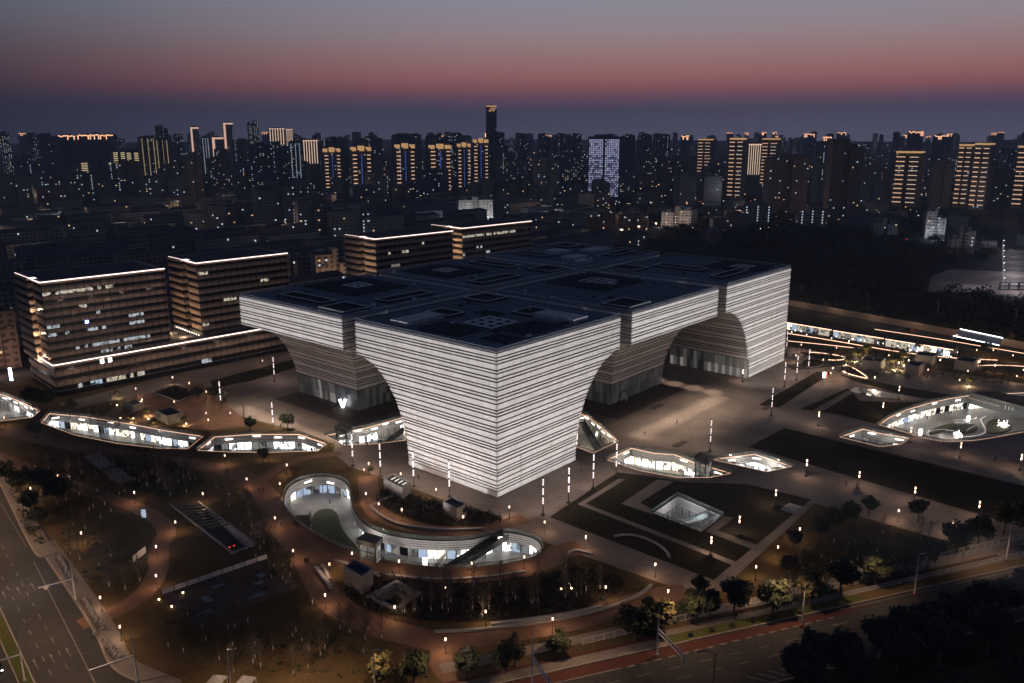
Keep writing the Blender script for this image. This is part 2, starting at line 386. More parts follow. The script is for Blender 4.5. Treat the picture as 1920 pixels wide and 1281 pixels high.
ORD = ['first', 'second', 'third', 'fourth', 'fifth', 'sixth', 'seventh', 'eighth', 'ninth', 'tenth', 'eleventh', 'twelfth', 'thirteenth', 'fourteenth', 'fifteenth', 'sixteenth', 'seventeenth', 'eighteenth', 'nineteenth', 'twentieth',
       'twenty-first', 'twenty-second', 'twenty-third', 'twenty-fourth', 'twenty-fifth', 'twenty-sixth', 'twenty-seventh', 'twenty-eighth', 'twenty-ninth', 'thirtieth', 'thirty-first', 'thirty-second', 'thirty-third', 'thirty-fourth', 'thirty-fifth', 'thirty-sixth', 'thirty-seventh', 'thirty-eighth', 'thirty-ninth', 'fortieth']
def placed(proto, used, loc, rz=0., label=None, scale=None):
    o = proto if not used else copy_tree(proto)
    used.append(1); o.location = loc; o.rotation_euler = (0, 0, rz)
    if label: o['label'] = label
    if scale: o.scale = (scale,)*3
    return o
# ================================================================ THE GROUND AND ITS SUNKEN COURTS (outlines first, the sheets need the holes)
COURTS = {}
def outline(key, px, it=0): COURTS[key] = ccw(smooth_line(gp(px), True, it) if it else gp(px))
outline('D', [(531, 940), (538, 915), (565, 899), (600, 893), (636, 897), (655, 911), (658, 935), (663, 960), (680, 982), (705, 996), (735, 1005), (780, 1012), (830, 1015), (880, 1013), (912, 1006), (943, 998), (975, 1002), (1002, 1010), (1015, 1021),
              (1015, 1037), (990, 1048), (950, 1056), (900, 1062), (850, 1065), (800, 1062), (755, 1056), (715, 1048), (672, 1037), (625, 1019), (590, 1000), (556, 977), (539, 958)], 2)
outline('A', [(78, 793), (93, 776), (160, 782), (240, 795), (310, 808), (380, 819), (352, 842), (300, 841), (220, 832), (140, 816)])
outline('B', [(371, 845), (402, 820), (470, 815), (560, 815), (612, 833), (596, 846), (500, 849), (430, 848)])
outline('C', [(611, 817), (640, 812), (690, 802), (757, 783), (760, 826), (700, 833), (645, 835)])
outline('E', [(1084, 776), (1100, 780), (1125, 800), (1159, 828), (1112, 850), (1080, 838)])
outline('F', [(1139, 863), (1184, 841), (1225, 850), (1265, 853), (1305, 869), (1370, 888), (1330, 896), (1270, 896), (1200, 883)])
outline('K', [(1336, 862), (1415, 852), (1484, 875), (1438, 885)])
outline('H', [(1224, 962), (1271, 930), (1354, 967), (1314, 997)])
outline('I', [(1575, 820), (1618, 805), (1650, 813), (1705, 822), (1690, 833), (1650, 838)])
outline('J', [(1649, 797), (1668, 783), (1700, 769), (1740, 757), (1780, 748), (1818, 742), (1960, 735), (1980, 792), (1930, 808), (1880, 818), (1830, 826), (1772, 829), (1740, 823), (1700, 812)])
outline('L', [(1590, 733), (1612, 722), (1660, 735), (1692, 741), (1686, 748), (1640, 744)])
outline('M', [(-60, 735), (-20, 735), (10, 742), (48, 758), (74, 771), (60, 783), (0, 790), (-60, 780)])
RAMP = ccw(gp([(318, 947), (372, 944), (480, 1023), (435, 1039)]))
PIT = ccw(gp([(697, 1120), (743, 1096), (781, 1116), (741, 1142)]))
BIGH = [COURTS[k] for k in COURTS]+[RAMP, PIT]

def inside(p, poly):
    c = False; n = len(poly)
    for i in range(n):
        a, b = poly[i], poly[i-1]
        if (a[1] > p[1]) != (b[1] > p[1]) and p[0] < (b[0]-a[0])*(p[1]-a[1])/(b[1]-a[1])+a[0]: c = not c
    return c
def ground_sheet(name, poly, z, m, kind='structure', parent=None):
    holes = [h for h in BIGH if sum(inside(p, poly) for p in h) == len(h)]
    part = [h for h in BIGH if 0 < sum(inside(p, poly) for p in h) < len(h)]
    if part: print('PARTIAL HOLE', name, len(part), [tuple(round(x) for x in h[0]) for h in part])
    o = MB().sheet([ccw(poly)]+[h[::-1] for h in holes], z).build(name, m, parent)
    if kind: o['kind'] = kind
    return o

BIG = 9000
ground = ground_sheet('ground', [(-BIG, -BIG), (BIG, -BIG), (BIG, BIG), (-BIG, BIG)], 0, 'parkgrass')
city = ground_sheet('city_ground', [(-700, 238), (290, 238), (345, 60), (300, -300), (1500, -2500), (8900, -2500), (8900, 8900), (-2500, 8900)], .02, 'citysoil')
plaza = ground_sheet('plaza_paving', [(-13, -13), (-10, -67), (-6, -74), (57, -72), (57, -185), (235, -185), (228, 40), (215, 150), (190, 192), (-8, 196), (-30, 186), (-12, 145), (-7, 112), (-3.5, 90), (-3.5, 72), (-9, 66), (-13, 52), (-11, 12)], .03, 'plaza')
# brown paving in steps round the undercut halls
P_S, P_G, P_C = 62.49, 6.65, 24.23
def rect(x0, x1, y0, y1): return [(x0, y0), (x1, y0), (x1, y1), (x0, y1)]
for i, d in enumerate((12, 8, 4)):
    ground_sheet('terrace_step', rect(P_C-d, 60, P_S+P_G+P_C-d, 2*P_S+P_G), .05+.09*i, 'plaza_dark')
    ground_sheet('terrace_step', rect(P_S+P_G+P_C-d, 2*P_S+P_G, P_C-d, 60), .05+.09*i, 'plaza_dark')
# lawns and slab walks of the square
LAWNS = {
    'a': gp([(1030, 970), (1158, 886), (1215, 893), (1290, 905), (1400, 908), (1521, 937), (1338, 1088)]),
    'b': gp([(1404, 838), (1471, 803), (1975, 925), (1990, 1010)]),
    'c': gp([(1422, 760), (1531, 697), (1560, 700), (1460, 765)]),
    'd': gp([(1500, 768), (1590, 728), (1612, 752), (1700, 755), (1740, 752), (1640, 795), (1560, 775)]),
    'e': gp([(1575, 703), (1700, 727), (1790, 742), (1735, 748), (1700, 742), (1600, 715)]),
    'f': gp([(395, 715), (455, 698), (560, 672), (560, 688), (470, 715), (400, 728)]),
}
for k in 'abcdef': ground_sheet('lawn', LAWNS[k], .06, 'lawn')
def walk(name, px, m, z=.09, h=None):
    o = MB().sheet([ccw(gp(px))], z).build(name, m); o['kind'] = 'structure'; return o
walk('path', [(1083, 946), (1160, 898), (1172, 900), (1098, 945), (1385, 1056), (1378, 1062)], 'plaza')
walk('path', [(1165, 945), (1232, 900), (1264, 903), (1200, 943), (1225, 957), (1223, 965)], 'plaza')
walk('path', [(1323, 997), (1357, 968), (1376, 972), (1345, 995), (1418, 1022), (1410, 1030)], 'plaza')
walk('path', [(1478, 766), (1560, 720), (1580, 722), (1500, 767)], 'plaza')
walk('path', [(1520, 772), (1590, 733), (1600, 737), (1535, 776)], 'plaza')
arc = smooth_line(gp([(1152, 1007), (1175, 1003), (1205, 1008), (1235, 1022), (1250, 1035), (1255, 1046)]))
tag(MB().ribbon(arc, .07, .42, -.35, .35).build('bench', 'concrete'), 'curved grey stone bench on the lawn south of the striped hall', 'bench')

# park paths
def path(px, wd, it=2, name='path', m='brick_path', z=.05):
    l = smooth_line(gp(px), False, it)
    o = MB().sheet([strip(l, -wd/2, wd/2)], z).build(name, m); o['kind'] = 'structure'; return o
path([(-40, 800), (40, 815), (130, 836), (260, 858), (400, 873), (470, 898), (505, 935), (520, 975), (560, 1030), (590, 1070), (612, 1125), (690, 1172), (770, 1192), (835, 1207), (930, 1190), (1036, 1174), (1140, 1148), (1225, 1118), (1290, 1110)], 7.0)
path([(838, 1212), (822, 1235), (838, 1262), (875, 1290)], 5.0, z=.058)
path([(150, 1172), (235, 1140), (285, 1100), (300, 1060), (295, 1025), (322, 992), (262, 952), (190, 930), (120, 905), (60, 880), (-20, 850)], 5.0, z=.054)
path([(505, 935), (480, 900), (560, 860), (640, 850)], 4.0, z=.062)
path([(690, 893), (692, 920), (694, 945), (712, 968), (760, 986), (820, 997), (880, 997), (930, 988), (985, 972)], 6.0, z=.064)
path([(545, 990), (585, 1020), (630, 1042), (690, 1060), (755, 1071), (830, 1079), (900, 1078), (970, 1068), (1020, 1056), (1050, 1035), (1090, 1025)], 7.5, z=.068)
path([(50, 960), (70, 1000), (40, 930), (10, 880)], 3.0, m='sidewalk', z=.066)
# dark paving and forecourt before the offices
walk('forecourt', [(110, 757), (240, 724), (330, 703), (552, 655), (555, 664), (340, 716), (250, 742), (128, 770)], 'sidewalk', .07)
walk('forecourt', [(180, 790), (240, 745), (380, 718), (395, 740), (440, 770), (470, 800), (390, 806)], 'brick_path', .062)
ground_sheet('planting_bed', gp([(288, 737), (330, 722), (373, 737), (335, 754)]), .075, 'soil')
lb_ = gp([(288, 737), (330, 722), (373, 737), (335, 754)]); tag(MB().ribbon(lb_, .08, .5, -.2, .2, True).build('planter_wall', 'concrete'), 'pale kerb wall round the square bed on the forecourt', 'wall')
ground_sheet('planting_bed', smooth_line(gp([(170, 855), (260, 850), (350, 870), (390, 895), (360, 925), (300, 935), (230, 910), (170, 880)]), True), .045, 'soil')
ground_sheet('planting_bed', smooth_line(gp([(640, 1100), (700, 1070), (800, 1092), (900, 1088), (1000, 1082), (1090, 1060), (1180, 1085), (1150, 1125), (1040, 1150), (900, 1170), (760, 1160), (660, 1135)]), True), .045, 'soil')
ground_sheet('planting_bed', smooth_line(gp([(700, 925), (740, 918), (800, 935), (860, 950), (940, 965), (940, 985), (850, 992), (770, 975), (715, 950)]), True), .046, 'soil')

# ---------------------------------------------------------------- roads
# left road: kerb line (right-hand edge) and everything by offset from it
KL = smooth_line([tuple(G(-60, 770)[:2]), tuple(G(-20, 862)[:2]), tuple(G(4, 915)[:2]), tuple(G(62, 1036)[:2]), tuple(G(95, 1052)[:2]), tuple(G(150, 1140)[:2]), tuple(G(186, 1200)[:2]), tuple(G(215, 1252)[:2])], False, 1)
KLS = KL[0], KL[-1]
ldir = (Vector(KLS[1])-Vector(KLS[0])).normalized(); lend = Vector(KLS[1])
KLine = [tuple(Vector(KLS[0])-ldir*500), KLS[0]]+KL[1:]+[tuple(lend+ldir*8)]
def sheet_obj(name, poly, z, m, kind='structure', parent=None):
    o = MB().sheet([ccw(poly)], z).build(name, m, parent)
    if kind: o['kind'] = kind
    return o
LC = [tuple(Vector(KLS[0])-ldir*500), tuple(lend+ldir*60)]        # straight reference line of the left road
roadl = sheet_obj('road', strip(LC, -38, 2.0), .012, 'asphalt')   # travelling towards the viewer the road lies on the right
corner = smooth_line([tuple(G(200, 1240)[:2]), tuple(G(222, 1262)[:2]), tuple(G(250, 1275)[:2]), tuple(G(310, 1300)[:2])], False, 2)
sheet_obj('road', [tuple(G(90, 1285)[:2]), tuple(G(205, 1238)[:2]), tuple(G(222, 1262)[:2]), tuple(G(250, 1275)[:2]), tuple(G(330, 1310)[:2]), tuple(G(250, 1600)[:2]), tuple(G(-50, 1500)[:2])], .010, 'asphalt')
def lroad(s, o):
    """point s metres along the left road from its kerb reference (towards the viewer), o metres to the road side"""
    p = Vector(KLS[0])+ldir*s; n = Vector((ldir.y, -ldir.x)); return p+n*o
kmb = MB(); kerb1 = [G(4, 915), G(62, 1036), G(77, 1046)]; kerb2 = [G(86, 1046), G(150, 1140), G(186, 1200), G(200, 1240), G(222, 1262), G(250, 1275), G(310, 1300)]
kerb0 = [G(-60, 790), G(-20, 866), G(4, 915)]
for k in (kerb0+kerb1[1:], kerb2):
    l = smooth_line([tuple(p[:2]) for p in k], False, 2)
    tag(MB().ribbon(l, .0, .16, -.2, .25).build('kerb', 'kerb'), kind='structure')
    o = MB().sheet([strip(l, .3, 4.2)], .075).build('pavement', 'sidewalk'); o['kind'] = 'structure'
# planted median
def lline(o, s0, s1): return [tuple(lroad(s0, o)), tuple(lroad(s1, o))]
def lrect(name, s0, s1, o0, o1, z, m, parent=None): return sheet_obj(name, [tuple(lroad(s0, o0)), tuple(lroad(s1, o0)), tuple(lroad(s1, o1)), tuple(lroad(s0, o1))], z, m, None if parent else 'structure', parent)
KLS = (tuple(G(4, 915)[:2]), tuple(G(215, 1252)[:2])); ldir = (Vector(KLS[1])-Vector(KLS[0])).normalized()
lrect('median', -300, 125, 13.6, 15.6, .12, 'verge')
for o in (13.4, 15.8): tag(MB().ribbon([tuple(lroad(-300, o)), tuple(lroad(126, o))], 0, .17, -.14, .14).build('kerb', 'kerb'), kind='structure')
for s0 in range(-120, 112, 6):
    for o in (7.3, 10.3):
        lrect('lane_marking', s0, s0+2.2, o-.08, o+.08, .03, 'paint', roadl)
lrect('lane_marking', -200, 47, 2.4, 2.55, .031, 'paint', roadl)
sheet_obj('lane_marking', [tuple(lroad(57, 2.7)), tuple(lroad(120, 4.3)), tuple(lroad(120, 4.5)), tuple(lroad(57, 2.9))], .031, 'paint', None, roadl)
def arrow(fn, s, o, parent, flip=1):
    pts = [(0, .07), (0, -.07), (2.6, -.07), (2.6, -.28), (4.2, 0), (2.6, .28), (2.6, .07)]
    sheet_obj('arrow_marking', [tuple(fn(s-flip*a, o+b)) for a, b in pts], .032, 'paint', None, parent)
for s, oo in ((106, (5.8, 8.9, 11.9)), (72, (5.6, 8.6, 11.6)), (-10, (5.6, 8.6, 11.6))):
    for o in oo: arrow(lroad, s, o, roadl)
for i in range(9):
    p = lroad(48.4+i*.95, -.8); sheet_obj('crossing_stripe', [tuple(lroad(47.6+i*1.0, -4.2)), tuple(lroad(48.1+i*1.0, -4.2)), tuple(lroad(48.1+i*1.0, .3)), tuple(lroad(47.6+i*1.0, .3))], .09, 'paint', None, roadl)
# right road
RA = Vector(G(1030, 1262)[:2]); rdir = Vector((0.86934, -0.49422)); rn = Vector((0.49422, 0.86934))
def rroad(s, o): return RA+rdir*s+rn*o
def rrect(name, s0, s1, o0, o1, z, m, parent=None): return sheet_obj(name, [tuple(rroad(s0, o0)), tuple(rroad(s1, o0)), tuple(rroad(s1, o1)), tuple(rroad(s0, o1))], z, m, None if parent else 'structure', parent)
roadr = rrect('road', -120, 900, -17.5, 0, .014, 'asphalt')
rrect('bike_lane', -120, 27, -3.2, -.25, .024, 'redlane'); 
sheet_obj('bike_lane', [tuple(rroad(27, -.25)), tuple(rroad(78, -1.2)), tuple(rroad(68, -2.8)), tuple(rroad(27, -3.2))], .024, 'redlane')
rrect('lane_marking', -60, 14, -3.5, -3.2, .034, 'paint', roadr)
for i in range(17): rrect('lane_marking', 15.5+i*3.1, 17.2+i*3.1, -3.75+.05*i, -3.3+.05*i, .034, 'paint', roadr)
rrect('lane_marking', 70, 600, -.9, -.7, .034, 'paint', roadr)
for o in (-6.9, -10.2):
    for s0 in range(2, 260, 7): rrect('lane_marking', s0, s0+3, o-.08, o+.08, .034, 'paint', roadr)
rrect('lane_marking', 45, 600, -13.8, -13.6, .034, 'paint', roadr)
for i in range(6): sheet_obj('hatch_marking', [tuple(rroad(36+i*2.6, -14.0)), tuple(rroad(36.5+i*2.6, -14.0)), tuple(rroad(39.3+i*2.6, -16.8)), tuple(rroad(38.8+i*2.6, -16.8))], .034, 'paint', None, roadr)
for s, o in ((66, -5.3), (66, -8.6)):
    pts = [(0, .1), (0, -.1), (2.6, -.1), (2.6, -.45), (4.4, 0), (2.6, .45), (2.6, .1)]
    sheet_obj('arrow_marking', [tuple(rroad(s+2-a, o+b)) for a, b in pts], .036, 'paint', None, roadr)
tag(MB().ribbon([tuple(rroad(-120, 0)), tuple(rroad(75, .2)), tuple(rroad(600, .2))], 0, .17, -.1, .25).build('kerb', 'kerb'), kind='structure')
tag(MB().ribbon([tuple(rroad(-120, -17.5)), tuple(rroad(600, -17.5))], 0, .17, -.25, .1).build('kerb', 'kerb'), kind='structure')
rrect('pavement', -120, 27, .3, 3.0, .08, 'sidewalk')
rrect('verge', 27, 78, .3, 3.2, .08, 'verge')
rrect('verge', 78, 600, .3, 3.2, .08, 'parkgrass')
rrect('pavement', -120, 27, 3.0, 4.0, .07, 'redlane'); rrect('pavement', 27, 600, 3.3, 5.2, .07, 'sidewalk')
rrect('pavement', -20, 600, 6.8, 10.0, .07, 'plaza')
rrect('verge', -120, 900, -26, -18, .06, 'lawn')
# ---------------------------------------------------------------- sunken courts
DEPTH = 6.0
def court(key, label, shops, led=True, depth=DEPTH, floor='stone_floor', fascia='white_wall', rail=True, slots=1, pillstep=9.0):
    poly = COURTS[key]; n = len(poly); c = Vector((sum(p[0] for p in poly)/n, sum(p[1] for p in poly)/n, 0))
    t = thing('sunken_court', label, 'courtyard', (c.x, c.y, 0), 0, 'sunken courts round the striped halls')
    def put(mb, name, m):
        o = mb.build(name, m, t); o.location = (-c.x, -c.y, 0); return o
    put(MB().sheet([offset(poly, -2.2, True)], -depth), 'floor', floor)
    vis = []
    for i in range(n):
        a = Vector(poly[i]); b = Vector(poly[(i+1) % n]); d = b-a; nr = Vector((-d.y, d.x)); vis.append(nr.dot(Vector(CAM[:2])-a) > 0)
    runs = []; i0 = next((i for i in range(n) if not vis[i]), 0)
    k = 0
    while k < n:
        i = (i0+k) % n
        if vis[i]:
            run = [poly[i]]
            while vis[(i0+k) % n] and k < n: run.append(poly[(i0+k+1) % n]); k += 1
            runs.append(run)
        else: k += 1
    # hidden sides: plain retaining wall
    run = []
    for k in range(n+1):
        i = (i0+k) % n
        if not vis[i] and k < n: run = run or [poly[i]]; run.append(poly[(i+1) % n])
        elif run:
            put(MB().ribbon(run, -depth, -.02, -.4, -.02), 'retaining_wall', 'white_wall'); run = []
    for run in runs:
        L = sum((Vector(run[i+1])-Vector(run[i])).length for i in range(len(run)-1))
        back = offset(run, -2.0)
        put(MB().ribbon(back, -depth, -.05, -.5, -.05), 'retaining_wall', 'white_wall')
        put(MB().ribbon(run, -2.75, -2.6, -1.95, .12), 'soffit', 'white_wall')
        z = -.06
        for hgt, pr_ in ((.46, .16), (.42, .10), (.42, .05), (.42, .0)):
            put(MB().ribbon(run, z-hgt, z, -.5, pr_), 'fascia_band', fascia); z -= hgt+.24
        put(MB().ribbon(run, -2.58, -.08, -.55, -.1), 'fascia_core', 'groove')
        if slots:
            pts = resample(run, pillstep)
            for i, p in enumerate(pts[:-1]):
                d = (pts[i+1]-p).normalized(); q = p+(pts[i+1]-p)*(.35+.25*((i*7) % 3)/3)
                nr = Vector((-d.y, d.x)); zz = -.35 if i % 2 else -1.0
                mb = MB().obox((q.x+nr.x*.2, q.y+nr.y*.2, zz), d, 1.3, .05, .2)
                put(mb, 'slot_light', 'slot_led')
        pts = resample(offset(run, -1.5), 2.6)
        for i in range(len(pts)-1):
            a, b = pts[i], pts[i+1]; m = random.choices([s for s, _ in shops], [w_ for _, w_ in shops])[0]
            d = (b-a).normalized(); mid = (a+b)/2
            put(MB().obox((mid.x, mid.y, -(depth+2.75)/2), d, (b-a).length/2-.06, .03, (depth-2.75)/2), 'pane', m)
        mm = MB()
        for p in pts: mm.box(p.x-.13, p.x+.13, p.y-.13, p.y+.13, -depth, -2.75)
        tag(put(mm, 'mullions', 'steel'), kind='stuff')
        if L > 14:
            pc = resample(offset(run, -.2), 7.0); mm = MB()
            for p in pc: mm.tube([(p.x, p.y, -depth), (p.x, p.y, -2.7)], .18, 8)
            tag(put(mm, 'columns', 'white_wall'), kind='stuff')
    if rail:
        rl = offset(poly, -.35, True)
        put(MB().ribbon(rl, .08, 1.05, -.02, .02, True), 'balustrade_glass', 'rail_glass')
        put(MB().ribbon(rl, 1.05, 1.12, -.05, .05, True), 'handrail', 'steel')
        mm = MB(); pr_ = resample(list(rl)+[rl[0]], 2.0)
        for p in pr_: mm.box(p.x-.035, p.x+.035, p.y-.035, p.y+.035, 0, 1.06)
        tag(put(mm, 'rail_posts', 'steel'), kind='stuff')
    if led: put(MB().ribbon(poly, .03, .1, -.06, .03, True), 'edge_light', 'edge_led')
    return t, c
ctD = court('D', 'S-shaped sunken shopping court with glass railing before the striped hall corner', [('shop_white', 2), ('shop_blue', 4), ('shop_dim', 3), ('shop_warm', 1), ('darkglass', 2)], led=False, pillstep=11)
ctA = court('A', 'long curved sunken arcade with blown-out white shopfronts below the office blocks', [('shop_white', 6), ('shop_warm', 2), ('shop_blue', 1), ('shop_dim', 1), ('darkglass', .6)], pillstep=13)
ctB = court('B', 'sunken shopfront arcade next to the long one, with bushes around it', [('shop_white', 5), ('shop_warm', 2), ('shop_dim', 1.2), ('darkglass', .6)], pillstep=9)
ctC = court('C', 'small lit sunken entrance beside the dark kiosk under the striped hall', [('shop_white', 3), ('white_wall', 4)], pillstep=6)
ctE = court('E', 'narrow lit stair well tucked behind the striped corner hall', [('white_wall', 3), ('shop_warm', 1)], pillstep=5)
ctF = court('F', 'warm lit sunken shop court with the glass lift at its end', [('shop_warm', 5), ('shop_white', 2), ('shop_dim', 1)], pillstep=12)
ctG = court('K', 'small diamond-shaped sunken court glowing white beside the glass lift', [('shop_white', 3), ('shop_warm', 2), ('shop_dim', 1)], pillstep=9)
ctH = court('H', 'square white-walled light well with escalators in the lawn', [('white_wall', 1)], led=False, slots=0)
ctI = court('I', 'small lit court with planting at the tip of the big oval court', [('shop_dim', 3), ('shop_white', 1), ('white_wall', 2)], pillstep=9)
ctJ = court('J', 'big oval sunken garden court with lit curving planters', [('shop_white', 3), ('shop_warm', 3), ('shop_blue', 1), ('darkglass', 1)], pillstep=13)
ctL = court('L', 'shallow sunken court with pinkish shop lights in the far lawn', [('shop_dim', 3), ('shop_warm', 1), ('darkglass', 1)], led=False, rail=False, slots=0)
ctM = court('M', 'sunken arcade with rows of lit slots at the frame edge', [('white_wall', 3), ('shop_white', 2)], pillstep=5)
# bare point lights added inside the open courts and wells
def well_light(key, frac, power, colr, z=-.8, sz=2.5):
    poly = COURTS[key]; n = len(poly)
    for i, (fx, fy) in enumerate(frac):
        p = G(fx, fy, -1.0); l = bpy.data.lights.new('court_light', 'POINT'); l.energy = power; l.color = colr; l.shadow_soft_size = .4
        o = bpy.data.objects.new('court_light', l); col.objects.link(o); o.location = (p.x, p.y, z)
well_light('D', [(585, 925), (625, 930), (690, 1010), (750, 1035), (820, 1042), (880, 1040), (960, 1028)], 520, (1, .93, .86))
well_light('J', [(1720, 790), (1770, 775), (1830, 765), (1880, 780), (1800, 805)], 900, (1, .9, .76))
well_light('H', [(1275, 960), (1310, 972)], 700, (.95, .95, 1))
well_light('F', [(1190, 865), (1240, 872), (1290, 882)], 700, (1, .86, .66))
well_light('K', [(1390, 868), (1440, 872)], 700, (1, .92, .8))
well_light('A', [(120, 798), (200, 812), (280, 826)], 500, (1, .98, .95))
well_light('C', [(690, 818), (735, 808)], 900, (1, .9, .8)); well_light('E', [(1105, 815), (1120, 830)], 900, (1, .82, .65))
well_light('I', [(1620, 822), (1665, 826)], 250, (.95, 1, .9)); well_light('M', [(20, 765), (-20, 755)], 900, (1, .9, .8))
well_light('L', [(1635, 735)], 500, (1, .75, .6))

# stair wells and escalators
def stairs(name, label, top, bot, wd, n=18, m='concrete', cat='stairs', rail='black'):
    top = Vector(top); bot = Vector(bot); d = bot-top; h = Vector((d.x, d.y, 0)).normalized(); s = Vector((-h.y, h.x, 0))
    t = thing(name, label, cat, tuple(top))
    for i in range(n):
        a = d*(i/n); b = d*((i+1)/n); c = Vector(((a.x+b.x)/2, (a.y+b.y)/2, b.z-.1))
        MB().obox(c, h, Vector((b.x-a.x, b.y-a.y)).length/2+.05, wd/2, .12).build('tread', m, t)
    for k in (-1, 1):
        off = s*k*(wd/2+.06)
        MB().add([off-Vector((0, 0, .6)), off+d-Vector((0, 0, .6)), off+d+Vector((0, 0, 1)), off+Vector((0, 0, 1)), off*1.08-Vector((0, 0, .6)), off*1.08+d-Vector((0, 0, .6)), off*1.08+d+Vector((0, 0, 1)), off*1.08+Vector((0, 0, 1))],
                 [(0, 1, 2, 3), (7, 6, 5, 4), (0, 4, 5, 1), (3, 2, 6, 7), (0, 3, 7, 4), (1, 5, 6, 2)]).build('side_panel', rail, t)
    return t
stairs('escalator', 'dark escalator crossing down into the S-shaped sunken court', G(948, 1003, .3), G(838, 1072, -5.9), 3.0, 22, 'steel', 'escalator')
stairs('stairs', 'pale wooden stair leading down at the middle of the S-shaped court', G(833, 1042, -1.5), G(812, 1068, -5.8), 2.4, 12, 'wood', 'stairs', 'white_wall')
stairs('escalator', 'bluish escalator inside the square light well in the lawn', G(1330, 963, -.3), G(1272, 985, -5.9), 2.2, 18, 'galv', 'escalator', 'rail_glass')
stairs('escalator', 'dark escalator in the lit entrance behind the corner hall', G(1090, 790, -.3), G(1124, 846, -5.5), 1.8, 16, 'black', 'escalator')
stairs('escalator', 'dark escalator at the inner end of the small lit entrance', G(757, 806, -.5), G(722, 834, -5.6), 1.8, 16, 'black', 'escalator')
stairs('stairs', 'wide dark stair at the near end of the S-shaped court', G(560, 975, .0), G(565, 966, -5.0), 5.0, 14, 'plaza_dark', 'stairs')
# grass mound and planters inside the S court
mound = smooth_line(gp([(590, 978), (596, 964), (612, 958), (626, 964), (632, 990), (648, 1014), (668, 1034), (660, 1046), (640, 1036), (610, 1014), (592, 996)], -5.5), True)
mb = MB(); mb.prism(mound, -6.0, -5.4); mb.prism(offset(mound, 1.0, True), -5.4, -5.0)
tag(mb.build('planter', 'hedge'), 'dark green grassy mound inside the S-shaped sunken court', 'planter')
tag(MB().ribbon(mound, -6, -5.2, -.3, .05, True).build('planter_wall', 'concrete'), 'low curved pale kerb wall around the court mound', 'wall')
for i, px in enumerate((((1738, 812), (1752, 806), (1775, 805), (1800, 812)), ((1745, 822), (1738, 812), (1742, 806)), ((1800, 819), (1825, 819), (1846, 813), (1848, 806)), ((1848, 806), (1840, 792), (1838, 786), (1848, 781)), ((1788, 788), (1815, 787), (1828, 786), (1830, 782)), ((1790, 793), (1810, 792), (1822, 795)), ((1812, 808), (1818, 803), (1828, 799)))):
    l = smooth_line(gp(px, -5.6), False, 2)
    lb = ['curling lit bench kerb, lowest loop of the oval court', 'short lit kerb end at the near tip of the oval court', 'lit kerb arc along the near rim of the oval court', 'tall S-shaped lit kerb between the two planters', 'farthest curved lit bench in the oval court', 'thin lit kerb behind the middle planter of the oval court', 'small round lit kerb in the middle of the oval court'][i]
    t = thing('lit_bench', lb, 'bench', (*l[0], -6))
    o = MB().ribbon(l, -6, -5.55, -.35, .35).build('seat', 'white_wall', t); o.location = (-l[0][0], -l[0][1], 6)
    o = MB().ribbon(l, -5.54, -5.46, -.2, -.08).build('light_strip', 'slot_dim', t); o.location = (-l[0][0], -l[0][1], 6)
for i, px in enumerate((((1846, 812), (1850, 792), (1862, 785), (1890, 790), (1900, 803), (1880, 812)), ((1780, 812), (1795, 798), (1825, 794), (1836, 803), (1822, 812)), ((1730, 818), (1760, 798), (1800, 793), (1780, 805)))):
    l = smooth_line(gp(px, -5.6), True, 2)
    tag(MB().prism(l, -6, -5.5).build('planter', 'hedge'), ['wide grassy planter at the right end of the oval court', 'middle grassy planter of the oval court', 'long narrow dark planter along the near rim of the oval court'][i], 'planter')
for i, (u_, v_) in enumerate(((1882, 800), (1797, 820))):
    p = G(u_, v_, -5); t = thing('glowing_tree', ['glowing white light tree on the wide grassy planter', 'glowing white light tree at the near rim of the oval court'][i], 'light', (p.x, p.y, -5.5))
    mb = MB(); random.seed(i)
    for k in range(50):
        q = Vector((random.gauss(0, .8), random.gauss(0, .8), 1.5+random.gauss(0, .6))); mb.box(q.x-.13, q.x+.13, q.y-.13, q.y+.13, q.z-.13, q.z+.13)
    mb.build('crown', 'slot_led', t); MB().tube([(0, 0, 0), (0, 0, 1.5)], .1).build('trunk', 'bark', t)

# ramp into the garage: sloping floor, side walls, end wall
def ramp():
    A, B, C_, D_ = [Vector(p) for p in gp([(318, 947), (372, 944), (480, 1023), (435, 1039)])]
    t = thing('garage_ramp', 'sunken car ramp with pale side walls in the park', 'ramp', (A.x, A.y, 0))
    def put(mb, name, m): o = mb.build(name, m, t); o.location = (-A.x, -A.y, 0); return o
    put(MB().add([(*A, .02), (*B, .02), (*C_, -3.6), (*D_, -3.6)], [(0, 1, 2, 3)]), 'ramp_floor', 'asphalt')
    for p, q, nm in ((B, C_, 'retaining_wall'), (A, D_, 'retaining_wall'), (D_, C_, 'portal_wall')):
        put(MB().add([(*p, -4), (*q, -4), (*q, .5 if nm != 'portal_wall' else .2), (*p, .5)], [(0, 1, 2, 3)]), nm, 'white_wall')
        put(MB().beam((*p, .5), (*q, .5), .22, .12), 'coping', 'concrete')
    for k in range(9):
        a = A.lerp(D_, .08+.06*k); b = B.lerp(C_, .08+.06*k); put(MB().beam((*a, .55), (*b, .55), .12, .15), 'pergola_beam', 'steel')
    return A, B, C_, D_
ramp()
p0 = Vector((sum(p[0] for p in PIT)/4, sum(p[1] for p in PIT)/4, 0))
t = thing('sunken_pit', 'square grey concrete-rimmed pit next to the grey vent box', 'pit', tuple(p0))
